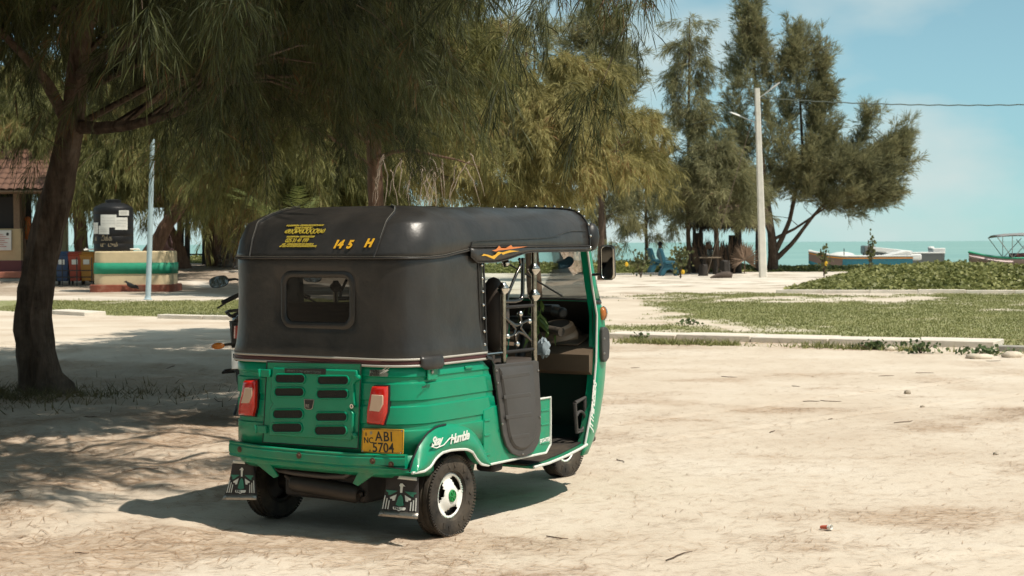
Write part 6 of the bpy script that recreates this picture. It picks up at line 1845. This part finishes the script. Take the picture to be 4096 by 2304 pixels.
# ---- moulded blue lounge chairs
BLUE = mat('chair_blue', (.015, .095, .140), .6, var=.12)
def lounge(label, x, y, rz, sc=1.0, Y=None):
    p = gpt(x, y) if Y is None else at(x, y, Y)
    if Y is not None: p.z = float(gz(p.x, p.y))
    o = root('lounge_chair', label, 'lounge chair', p, rz, 'blue lounge chairs on the beach'); o.scale = (sc,) * 3
    side = [(-.42, 1.18), (-.28, 1.18), (-.05, .46), (.30, .52), (.42, .40), (.38, .02), (.28, 0), (.22, .22), (.08, .30), (-.10, .24), (-.20, .02), (-.40, 0), (-.38, .16), (-.24, .40)]
    MB().prism([Vector((x_, -.34, z_)) for x_, z_ in side], Vector((0, .68, 0))).build('shell', BLUE, o, 30, bevel=.025)
    for s in (-1, 1):
        arm = [(-.22, .62), (.10, .66), (.44, .60), (.50, .48), (.40, .46), (.10, .54), (-.16, .50)]
        MB().prism([Vector((x_, s * .34 - .05 + .05 * s * .3, z_)) for x_, z_ in arm], Vector((0, .08, 0))).build('armrest', BLUE, o, 30, bevel=.02)
lounge('blue lounge chair with a seated person, left one of the pair', 1652, 686, R(8))
lounge('empty blue lounge chair nearest the sand, right one of the pair', 1681, 694, R(2))
lounge('blue lounge chair seen through the windscreen near its pillar', 1424, 686, R(95), 1.0)
lounge('blue lounge chair seen through the windscreen above the scroll guard', 1300, 676, R(80), 1.0)

# ---- people (one continuous skinned body each)
def person(label, p, rz, joints, edges, radii, cloth, skin=(.11, .06, .04), hair=None, skin_j=(), sc=1.0, name='person'):
    o = root(name, label, 'person', p, rz); o.scale = (sc,) * 3
    me = bpy.data.meshes.new('body'); me.from_pydata([Vector(j) for j in joints], edges, [])
    b = link('body', me, None, o)
    sk = b.modifiers.new('skin', 'SKIN'); sk.use_smooth_shade = True
    if not me.skin_vertices:
        bm = bmesh.new(); bm.from_mesh(me); bm.verts.layers.skin.verify(); bm.to_mesh(me); bm.free()
    for i, r_ in enumerate(radii):
        me.skin_vertices[0].data[i].radius = (r_, r_ * (.8 if i in (0, 1, 2) else 1))
        me.skin_vertices[0].data[i].use_root = i == 0
    sb_ = b.modifiers.new('sub', 'SUBSURF'); sb_.levels = 1; sb_.render_levels = 2
    # cloth below the neck, skin on head/hands by height
    ma = bpy.data.materials.new('person_' + label[:12]); ma.use_nodes = True
    t = ma.node_tree; pb_ = t.nodes['Principled BSDF']; tc_ = t.nodes.new('ShaderNodeTexCoord'); sp_ = t.nodes.new('ShaderNodeSeparateXYZ'); t.links.new(tc_.outputs['Object'], sp_.inputs[0])
    c_ = nramp(t, nmath(t, 'MULTIPLY', sp_.outputs[2], .5), [(0, cloth[1]), (cloth[2] / 2, cloth[1]), (cloth[2] / 2 + .003, cloth[0]), (cloth[3] / 2, cloth[0]), (cloth[3] / 2 + .003, skin), (1, skin)])
    t.links.new(c_, pb_.inputs['Base Color']); pb_.inputs['Roughness'].default_value = .8
    me.materials.append(ma)
    hd_ = Vector(joints[4])
    MB().ball(hd_ + Vector((-.02, 0, .045)), .118, 12, (1, .9, .95)).build('hair', mat('hair_black', (.008, .007, .007), .7), o)
    MB().ball(hd_ + Vector((.115, 0, -.01)), .022, 8, (1, .7, 1)).build('nose', mat('skin_brown', skin, .6), o)
    return o
SIT = [(0, 0, .52), (-.03, 0, .75), (.0, 0, 1.0), (.05, 0, 1.14), (.09, 0, 1.27), (.42, .10, .55), (.50, .10, .10), (.60, .10, .06), (.42, -.10, .55), (.50, -.10, .10), (.60, -.10, .06), (.02, .21, 1.04), (.10, .27, .78), (.30, .16, .68), (.38, .12, .68), (.02, -.21, 1.04), (.10, -.27, .78), (.30, -.16, .68), (.38, -.12, .68)]
SE = [(0, 1), (1, 2), (2, 3), (3, 4), (0, 5), (5, 6), (6, 7), (0, 8), (8, 9), (9, 10), (2, 11), (11, 12), (12, 13), (13, 14), (2, 15), (15, 16), (16, 17), (17, 18)]
SR = [.17, .16, .17, .065, .105, .085, .055, .045, .085, .055, .045, .075, .055, .04, .035, .075, .055, .04, .035]
p = gpt(1658, 688)
person('person in a blue top sitting with head bowed in the blue chair', p + Vector((-.02, 0, .02)), R(5), SIT, SE, SR, ((.10, .16, .20), (.03, .03, .035), .5, 1.12))
p = at(411, 655, 58); p.z = float(gz(p.x, 58)) + .28
person('person in a dull pink shirt sitting behind the tank base', p, R(70), SIT, SE, SR, ((.13, .075, .075), (.03, .03, .03), .5, 1.10))
p = at(628, 655, 58); p.z = float(gz(p.x, 58)) + .1
person('shadowed person in dark clothes sitting left of the hood', p, R(200), SIT, SE, SR, ((.03, .035, .04), (.03, .03, .03), .5, 1.12))

# ---- table, stumps, log, charred stump
WOODL = mat('weathered_wood', (.22, .17, .12), .9, var=.3, vs=6)
p = gpt(1786, 690)
tb_ = root('rough_table', 'rough plank table on a post in front of the palm leaf fence', 'table', p)
MB().box((0, 0, .74), (.95, .5, .05)).build('table_top', WOODL, tb_, 30, bevel=.01)
for x in (-.3, .28): MB().tube([Vector((x, 0, -.05)), Vector((x * .8, 0, .72))], .07, 8).build('leg', POSTD, tb_)
MB().lathe([(.13, 0), (.15, .1), (.13, .32), (.08, .36), (.001, .36)], 14, None, (.02, 0, .77)).build('glass_jar', glass_mat('jar', (.6, .66, .66), .1, 1), tb_)
p = gpt(1824, 693); rr = random.Random(3)
def stump(name, label, p, r_, h_, ma, seed, cat='stump'):
    rr = random.Random(seed); n_ = 14; rings = []
    jag = [rr.uniform(.85, 1.15) for _ in range(n_)]
    for z, q in ((-.05, 1.15), (.1, 1.0), (h_ * .6, .95), (h_, .93)): rings.append([Vector((r_ * q * jag[k] * math.cos(6.283 * k / n_), r_ * q * jag[k] * math.sin(6.283 * k / n_), z + (rr.uniform(-.06, .06) if z == h_ else 0))) for k in range(n_)])
    mb = MB(); mb.loft(rings, cap=(True, True)); o = mb.build(name, ma, None, 50); o.location = p
    return tag(o, label, cat)
stump('wooden_stump', 'dark upright log stump beside the rough table', p, .23, .62, POSTD, 3)
stump('wooden_stump', 'short dark log under the near end of the rough table', gpt(1770, 694), .2, .45, POSTD, 4)
p = gpt(1815, 700)
lg = root('driftwood_log', 'short dark log lying on the bright sand before the table', 'log', p, R(5))
MB().tube([Vector((-.45, 0, .03)), Vector((-.2, 0, .09)), Vector((.05, 0, .13)), Vector((.3, 0, .13)), Vector((.42, 0, .1))], [.03, .09, .14, .145, .11], 12).build('log', mat('log_brown', (.085, .062, .05), .9, var=.3), lg)
MB().tube([Vector((.0, 0, .2)), Vector((-.03, 0, .32))], [.04, .015], 6).build('stub', MATS['log_brown'], lg)
p = gpt(452, 706)
cs = root('charred_stump', 'charred broken stump right of the striped tank base', 'stump', p)
MB().tube([Vector((0, 0, -.05)), Vector((.05, 0, .35)), Vector((.18, 0, .62)), Vector((.22, 0, .85))], [.17, .13, .10, .03], 9).tube([Vector((.16, 0, .5)), Vector((.33, 0, .58)), Vector((.30, 0, .70))], [.06, .05, .02], 6).build('wood', POSTD, cs)

# ---- flowering plants and sapling
FLOW = mat('yellow_flower', (.70, .42, .02), .6)
BUSHL = leaf_mat('bush_leaf', (.06, .075, .03), (.19, .19, .085), .35, 2)
def small_plant(label, x, y, h_, w, n, seed, flowers=((0, 0, .4),), lsz=.16, name='flowering_plant', cat='plant'):
    p = gpt(x, y); rg = np.random.default_rng(seed); o = root(name, label, cat, p)
    st = MB()
    for k in range(6):
        a = rg.uniform(0, 6.28); st.tube([Vector((0, 0, -.03)), Vector((math.cos(a) * w * .3, math.sin(a) * w * .3, h_ * .5)), Vector((math.cos(a) * w * .7, math.sin(a) * w * .7, h_ * .95))], [.016, .011, .005], 5)
    st.build('stems', TWIG, o)['kind'] = 'stuff'
    P = rg.normal(0, 1, (n, 3)) * np.array([w * .5, w * .5, h_ * .22]) + np.array([0, 0, h_ * .62])
    v, f = leaf_cloud(P, lsz, rg, .4, .0)
    link('leaves', fast_mesh('leaves', v, [f]), BUSHL, o)
    for fx, fy, fz in flowers: MB().ball((fx, fy - w * .6, fz), .075, 8, (1, .8, 1.3)).build('flower', FLOW, o)
small_plant('loose shrub with one yellow flower left of the blue chairs', 1612, 698, 1.15, .5, 110, 1, ((-.62, -.2, .55),))
small_plant('leafy shrub with a yellow flower right of the blue chairs', 1712, 700, 1.2, .36, 170, 2, ((.06, -.1, .25),))
small_plant('slender yellowish plant with a yellow flower on the beach sand', 2073, 698, 1.2, .22, 70, 3, ((.06, 0, .55),))
small_plant('tall thin sapling rising out of the creeper bank', 2190, 690, 1.6, .18, 110, 4, (), .15, 'sapling', 'sapling')
small_plant('dry scrubby shrub at the foot of the spreading casuarina', 1975, 668, 1.2, .7, 60, 5, (), .1, 'dry_shrub', 'shrub')

# ---- boats drawn up behind the creeper
def boat(label, x0, x1, ytop, Y, hullc, deckc, seed, L_=None, extras=None, canopy=False, bow=-1, drop=0):
    a, b_ = at(x0, ytop, Y), at(x1, ytop, Y); Ln = b_.x - a.x; c = (a + b_) / 2
    zt = c.z + drop; o = root('fishing_boat' if not canopy else 'tour_boat', label, 'boat', Vector((c.x, Y, zt - 1.0)))
    mb = MB(); rings = []; rim = []
    n_ = 16
    for i in range(n_ + 1):
        t_ = i / n_; xx = (-.5 + t_) * Ln; q = 1 - t_ if bow > 0 else t_                      # q = 0 at the bow
        w = .80 * min(1, (q / .42)) ** .6 + .01
        sheer = 1.0 + .30 * max(0, 1 - q / .35) ** 1.6
        kz = .0 + .62 * max(0, 1 - q / .22) ** 1.5
        rings.append([Vector((xx, -w, sheer)), Vector((xx, -w * .97, sheer - .12)), Vector((xx, -w * .86, sheer * .5 + kz * .4)), Vector((xx, -w * .45, .10 + kz)), Vector((xx, 0, kz)), Vector((xx, w * .45, .10 + kz)), Vector((xx, w * .86, sheer * .5 + kz * .4)), Vector((xx, w * .97, sheer - .12)), Vector((xx, w, sheer))])
    mb.loft(rings, closed=False)
    mb.add(rings[-1] if bow < 0 else rings[0], [tuple(range(9))])
    hull = mb.build('hull', hullc, o, 40, solid=.04)
    for s in (0, 8): MB().tube([r_[s] + Vector((0, 0, .02)) for r_ in rings], .045, 6).build('gunwale', deckc, o)
    dk = MB(); k0_, k1_ = (0, 6) if bow < 0 else (n_ - 6, n_)
    dk.loft([[r_[0] + Vector((0, 0, .03)), Vector((r_[0].x, 0, r_[0].z + .10)), r_[8] + Vector((0, 0, .03))] for r_ in rings[k0_:k1_ + 1]], closed=False); dk.build('foredeck', deckc, o, 40)
    return o, rings, Ln, n_
HB = mat('hull_blue', (.012, .16, .23), .5, var=.15); HW_ = mat('hull_white', (.62, .62, .60), .5, var=.08); HG = mat('hull_grey', (.14, .15, .15), .6); HP = mat('hull_pink', (.45, .29, .25), .5, var=.1)
ORG = mat('boat_orange', (.50, .20, .02), .5); BROWNH = mat('hull_brown', (.16, .11, .09), .6)
o, rg_, Ln, n_ = boat('long blue fishing boat with white gunwale behind the creeper', 2034, 2288, 645, 92, HB, HW_, 1)
MB().loft([[r_[0] + Vector((0, -.025, -.06)), r_[0] + Vector((0, -.025, -.13))] for r_ in rg_], closed=False).build('orange_stripe', ORG, o, 60)
MB().loft([[r_[1] + Vector((0, -.03, -.02)), r_[2] + Vector((0, -.03, -.1))] for r_ in rg_[:6]], closed=False).build('bow_patch', BROWNH, o, 60)
MB().ball(Vector((-Ln * .17, 0, 1.0)), .5, 14, (1.6, 1, .55)).build('deck_hump', HW_, o)
MB().prism([Vector((Ln * .22, -.7, 1.02)), Vector((Ln * .5, -.7, 1.02)), Vector((Ln * .48, -.7, 1.30)), Vector((Ln * .44, -.7, 1.33))], Vector((0, 1.4, 0))).build('stern_box', HW_, o, 30, bevel=.05)
for q in (-.40, -.17, .02, .12): MB().tube([Vector((q * Ln, -.6, 1.0)), Vector((q * Ln, -.6, 1.45 if q < -.1 else 1.22))], .025, 6).build('peg', POSTD, o)
MB().box(Vector((Ln * .54, 0, .95)), (.7, 1.0, .35)).build('motor_well', HW_, o, 30, bevel=.08)
o, rg_, Ln, n_ = boat('white hulled fishing boat half hidden behind the blue boat', 2170, 2368, 637, 98, HG, HW_, 2)
MB().box(Vector((-Ln * .43, 0, 1.22)), (.7, 1.1, .5)).build('bow_locker', HG, o, 30, bevel=.06)
MB().prism([Vector((-Ln * .4, -.65, 1.1)), Vector((Ln * .1, -.65, 1.0)), Vector((Ln * .1, -.65, 1.14)), Vector((-Ln * .4, -.65, 1.4))], Vector((0, 1.3, 0))).build('deck_board', HW_, o, 30, bevel=.03)
MB().box(Vector((Ln * .44, 0, 1.12)), (.75, 1.2, .36)).ball(Vector((Ln * .37, 0, 1.30)), .16, 10, (1.4, 1, .7)).build('stern_locker', HW_, o, 30, bevel=.06)
o, rg_, Ln, n_ = boat('pink tour boat with a grey canopy at the right edge', 2437, 2700, 650, 80, HP, mat('boat_green', (.03, .30, .17), .5), 3, canopy=True)
MB().loft([[r_[1] + Vector((0, -.05, .02)), r_[1] + Vector((0, -.12, -.05)), r_[1] + Vector((0, -.05, -.14))] for r_ in rg_[0:7]], closed=False).build('rub_rail', mat('pale_pink', (.60, .45, .44), .5), o, 50)
for x, y_, c_, w in ((-.30, .62, HB, .5), (.02, .45, ORG, .45), (.2, .4, mat('boat_cyan', (.02, .30, .38), .5), .5)):
    xx = x * Ln; k = int((x + .5) * n_); r_ = rg_[k]; r2 = rg_[min(n_, k + 2)]
    MB().add([r_[2] + Vector((0, -.02, .1)), r2[2] + Vector((0, -.02, .1)), r2[3] + Vector((.1, -.02, 0)), r_[3] + Vector((.3, -.02, .1))], [(0, 1, 2, 3)]).build('hull_patch', c_, o, 0)
rw = rg_[1][1]; text('boat_lettering', 'mullivaikal', .22, BLACKT, o, Vector((rg_[1][1].x, rg_[3][1].y - .14, rg_[2][1].z - .12)), (1, .0, -.08), (0, 0, 1))
CANO = mat('canopy_grey', (.22, .22, .22), .8); 
cz = 2.05; x0_, x1_ = -Ln * .27, Ln * .42
mb = MB(); rings = []
for i in range(13):
    t_ = i / 12; xx = x0_ + (x1_ - x0_) * t_; zz = cz + .13 * math.sin(min(1, t_ * 1.2) * math.pi) + (.02 if t_ < .2 else 0)
    rings.append([Vector((xx, -.85, zz - .16 * (0 if t_ < .3 else math.sin((t_ - .3) / .7 * math.pi)))), Vector((xx, -.45, zz + .05)), Vector((xx, 0, zz + .08)), Vector((xx, .45, zz + .05)), Vector((xx, .85, zz - .05))])
mb.loft(rings, closed=False); mb.build('canopy', CANO, o, 60, solid=.03)
for (xa, za, xb, zb) in ((-.27, 2.03, -.13, 1.05), (-.13, 1.0, -.13, 2.1), (-.12, 1.05, .05, 2.0), (.0, 1.95, .14, 1.05), (.3, 1.0, .3, 2.05)):
    for y_ in (-.78, .78): MB().tube([Vector((xa * Ln, y_, za)), Vector((xb * Ln, y_, zb))], .018, 6).build('canopy_strut', STEEL, o)
MB().box(Vector((.1 * Ln, 0, 1.12)), (1.9, 1.2, .28)).build('bench_seat', mat('seat_maroon', (.12, .03, .03), .7), o, 30, bevel=.05)
# ================================================================== MOTORCYCLE, WEEDS AND LITTER
mc = root('motorcycle', 'black motorcycle standing half hidden behind the rickshaw', 'motorcycle', (-2.10, 13.25, 0), R(90))
GLOSSB = mat('gloss_black', (.012, .012, .013), .2, coat=.6)
REDM = mat('red_anodised', (.30, .02, .015), .35, .5)
def mv(x, y, z): return Vector((x, y, z))                # x forward, y left, z up
def bike_wheel(x):
    w = root('wheel', None, None); w.parent = mc; w.location = (x, 0, .30); w.rotation_euler = (R(90), 0, 0)
    MB().lathe([(.21, -.03), (.25, -.05), (.285, -.04), (.30, 0), (.285, .04), (.25, .05), (.21, .03), (.21, -.03)], 40, cap=False).build('tyre', RUBBER, w, 50)
    MB().lathe([(.215, -.03), (.20, -.02), (.20, .02), (.215, .03)], 40, cap=False).build('rim', GLOSSB, w, 50)
    for k in range(5):
        a = 2 * math.pi * k / 5; MB().tube([Vector((.03 * math.cos(a), .03 * math.sin(a), 0)), Vector((.205 * math.cos(a), .205 * math.sin(a), 0))], .014, 6).build('spoke', GLOSSB, w)
    MB().lathe([(.04, -.06), (.04, .06)], 14).build('hub', STEEL, w)
bike_wheel(-.02); bike_wheel(1.26)
mb = MB(); mb.loft([[mv(x, w * math.cos(a), z + h_ * math.sin(a)) for a in [2 * math.pi * k / 12 for k in range(12)]] for x, w, z, h_ in ((-.36, .05, .86, .03), (-.30, .10, .83, .07), (-.15, .125, .80, .09), (.1, .13, .76, .09), (.35, .12, .72, .08))], cap=(True, True)); mb.build('tail_cowl', GLOSSB, mc, 50)
mb = MB(); mb.loft([[mv(x, w * math.cos(a), z + h_ * math.sin(a)) for a in [2 * math.pi * k / 12 for k in range(12)]] for x, w, z, h_ in ((-.28, .10, .88, .03), (-.1, .125, .87, .045), (.2, .14, .84, .05), (.5, .11, .83, .05), (.58, .06, .85, .04))], cap=(True, True)); mb.build('seat', BLACKP, mc, 50)
mb = MB(); mb.loft([[mv(x, w * math.cos(a), z + h_ * math.sin(a)) for a in [2 * math.pi * k / 12 for k in range(12)]] for x, w, z, h_ in ((.45, .06, .84, .06), (.55, .14, .86, .11), (.75, .18, .90, .13), (.95, .16, .92, .11), (1.03, .08, .92, .07))], cap=(True, True)); mb.build('fuel_tank', GLOSSB, mc, 50)
MB().tube([mv(.10, .13, .84), mv(-.12, .145, .88), mv(-.30, .135, .91), mv(-.38, .10, .92), mv(-.40, 0, .925), mv(-.38, -.10, .92), mv(-.30, -.135, .91), mv(-.12, -.145, .88), mv(.10, -.13, .84)], .013, 8).build('grab_rail', BLACKP, mc)
tl = MB(); tl.loft([[mv(-.33 - q, y * s_, z) for y, z in ((-.085, .70), (.085, .70), (.075, .80), (-.075, .80))] for q, s_ in ((0, 1), (.03, .95), (.05, .75))], cap=(True, True)); tl.build('tail_lamp', mat('red_lens_dark', (.30, .012, .006), .15, coat=.5), mc, 40)
MB().loft([[mv(-.28, y * 1.15, z) for y, z in ((-.10, .62), (.10, .62), (.105, .84), (-.105, .84))], [mv(-.34, y, z) for y, z in ((-.10, .66), (.10, .66), (.09, .83), (-.09, .83))]], cap=(True, True)).build('lamp_housing', BLACKP, mc, 40)
AMB = mat('amber_moto', (.55, .17, .015), .2, coat=.5)
for s in (1, -1):
    st = MB().tube([mv(-.30, s * .06, .655), mv(-.31, s * .17, .65)], .011, 6).build('indicator_stalk', BLACKP, mc)
    MB().ball(mv(-.32, s * .215, .645), .032, 12, (.7, 1.7, .85)).build('indicator', AMB, mc)
mg = MB(); mg.loft([[mv(x, -.09 * w, z), mv(x, .09 * w, z), mv(x + .02, .09 * w, z), mv(x + .02, -.09 * w, z)] for x, z, w in ((-.26, .68, 1), (-.36, .52, .95), (-.40, .36, .8), (-.41, .30, .6))], cap=(True, True)); mg.build('mudguard', BLACKP, mc, 40)
pl_ = MB().box(mv(-.372, .0, .53), (.008, .21, .15), (0, R(18), 0)).build('number_plate', WHITE, mc, 30, bevel=.003)
text('plate_letters', 'N', .05, BLACKT, pl_, mv(-.372, .095, .545), (0, -1, 0), (.3, 0, 1), bold=.01)
text('plate_letters', '- 4', .05, BLACKT, pl_, mv(-.388, .09, .485), (0, -1, 0), (.3, 0, 1), bold=.01)
MB().tube([mv(.95, .30, 1.0), mv(1.02, .16, 1.04), mv(1.04, 0, 1.05), mv(1.02, -.16, 1.04), mv(.95, -.30, 1.0)], .012, 8).build('handlebar', BLACKP, mc)
for s in (1, -1):
    MB().tube([mv(.98, s * .24, 1.015), mv(.90, s * .38, .955)], .02, 10).build('grip', RUBBER, mc)
    MB().tube([mv(1.03, s * .22, 1.02), mv(1.0, s * .33, .97), mv(.93, s * .43, .91)], [.008, .007, .009], 6).build('lever', BLACKP, mc)
    MB().box(mv(1.0, s * .19, 1.03), (.07, .08, .06)).build('switch', BLACKP, mc, 40, bevel=.012)
    mi = MB().tube([mv(1.0, s * .17, 1.05), mv(1.0, s * .20, 1.13), mv(.99, s * .27, 1.155), mv(.98, s * .33, 1.15)], [.008, .009, .010, .014], 8).build('mirror_stem', BLACKP, mc)
    mr_ = root('mirror', None, None); mr_.parent = mc; mr_.location = mv(.965, s * .41, 1.14); mr_.rotation_euler = (R(-8) * s, R(13), R(4) * s)
    oval = [Vector((0, .085 * math.copysign(abs(math.cos(a)) ** .75, math.cos(a)), .052 * math.copysign(abs(math.sin(a)) ** .75, math.sin(a)))) for a in [2 * math.pi * k / 24 for k in range(24)]]
    MB().loft([[p * .6 + Vector((.035, 0, 0)) for p in oval], [p + Vector((.012, 0, 0)) for p in oval], oval, [p * .95 + Vector((-.003, 0, 0)) for p in oval]], cap=(True, False)).build('mirror_shell', BLACKP, mr_, 50)
    MB().add([p * .94 + Vector((-.002, 0, 0)) for p in oval], [tuple(range(24))]).build('mirror_glass', MATS['mirror'], mr_, 0)
    MB().tube([mv(1.02, s * .09, 1.02), mv(1.12, s * .09, .70), mv(1.26, s * .09, .30)], .022, 8).build('fork_leg', STEEL, mc)
    MB().tube([mv(-.02, s * .10, .30), mv(.4, s * .11, .40)], .025, 8).build('swing_arm', BLACKP, mc)
    MB().tube([mv(.05, s * .12, .42), mv(.15, s * .18, .40), mv(.10, s * .27, .40), mv(.20, s * .27, .41), mv(.22, s * .15, .42)], .011, 6).build('footpeg_bracket', BLACKP, mc)
MB().tube([mv(1.0, .13, 1.06), mv(1.02, .24, 1.085)], .013, 8).build('brake_reservoir', REDM, mc)
mb = MB(); mb.box(mv(.55, 0, .42), (.42, .26, .32)); mb.build('engine', DARKM, mc, 40, bevel=.05)
mb = MB(); mb.tube([mv(.75, -.1, .35), mv(.3, -.16, .28), mv(.1, -.18, .32), mv(-.3, -.19, .42)], [.022, .025, .045, .05], 12); mb.build('exhaust', STEEL, mc)
MB().tube([mv(.3, 0, .70), mv(.55, 0, .66), mv(.98, 0, .88)], .03, 8).tube([mv(.3, 0, .70), mv(.38, 0, .30)], .03, 8).build('frame', DARKM, mc)
MB().ball(mv(1.16, 0, .90), .10, 14, (.8, 1, 1.1)).build('headlamp', GLOSSB, mc)
MB().tube([mv(.42, .14, .30), mv(.36, .24, .02)], .012, 6).build('side_stand', BLACKP, mc)
mc.rotation_euler = (R(-3), 0, R(90))

# ---- leafy weeds and stones at the foot of the kerb
WEED = leaf_mat('weed_leaf', (.045, .075, .028), (.13, .18, .075), .25, 4)
def weed(label, x, y, w, h_, n, seed):
    p = gpt(x, y); rg = np.random.default_rng(seed); o = root('leafy_weed', label, 'weed', p)
    P = rg.normal(0, 1, (n, 3)) * np.array([w * .42, w * .3, h_ * .28]) + np.array([0, 0, h_ * .5]); P[:, 2] = np.abs(P[:, 2])
    v, f = leaf_cloud(P, .07, rg, .6, .2)
    link('leaves', fast_mesh('leaves', v, [f]), WEED, o)
    st = MB()
    for k in range(7): st.tube([Vector((0, 0, -.02)), Vector((rg.normal(0, w * .3), rg.normal(0, w * .2), h_ * .6))], .006, 5)
    st.build('stems', TWIG, o)['kind'] = 'stuff'
weed('leafy green weed at the kerb foot, left one of three', 2203, 880, .30, .13, 80, 1)
weed('leafy green weed at the kerb foot, middle one of three', 2317, 889, .28, .16, 75, 2)
weed('low leafy weed near the end of the broad kerb', 2475, 893, .42, .11, 80, 3)
weed('small tuft of weed against the kerb close to the rickshaw', 1603, 857, .16, .12, 26, 4)
weed('tiny weed on the lawn behind the kerb', 1738, 817, .3, .12, 30, 5)
LIME = mat('limestone', (.58, .50, .40), .9, var=.15, vs=9, bump=.4, bs=25)
rock('stone', 'flat pale stone at the end of the broad kerb', gpt(2462, 902), (.18, .10, .045), 5, ma=LIME)
rock('stone', 'small pale stone between the two bigger weeds', gpt(2238, 882), (.075, .05, .04), 6, ma=LIME)
rock('stone', 'pale rubble stone at the right edge by the low kerb', gpt(2546, 899), (.14, .10, .06), 7, ma=LIME)
rock('stone', 'round grey pebble on the open sand right of the rickshaw', gpt(2283, 991), (.035, .03, .028), 8)
rock('stone', 'small grey pebble nearer than the round pebble', gpt(2321, 1025), (.025, .02, .016), 9)
rock('stone', 'dark little pebble near the right edge of the sand', gpt(2505, 1144), (.022, .02, .014), 10)
# ---- crushed paper cup
cp = root('paper_cup', 'small crushed red and white cup lying on the sand', 'cup', gpt(2078, 1334) + Vector((0, 0, .004)), R(-38))
M_ = Matrix.Rotation(R(84), 3, 'Y')
MB().lathe([(.001, -.028), (.011, -.028), (.013, 0), (.0145, .012)], 18, M_ @ Matrix.Diagonal(Vector((.8, 1.1, 1))), (0, 0, .012), cap=False).build('cup_wall', mat('cup_red', (.50, .10, .055), .6, var=.2), cp)
MB().lathe([(.0147, .012), (.0165, .026), (.0175, .028), (.0165, .030), (.014, .02)], 18, M_ @ Matrix.Diagonal(Vector((.8, 1.1, 1))), (0, 0, .012), cap=False).build('cup_rim', WHITE, cp)
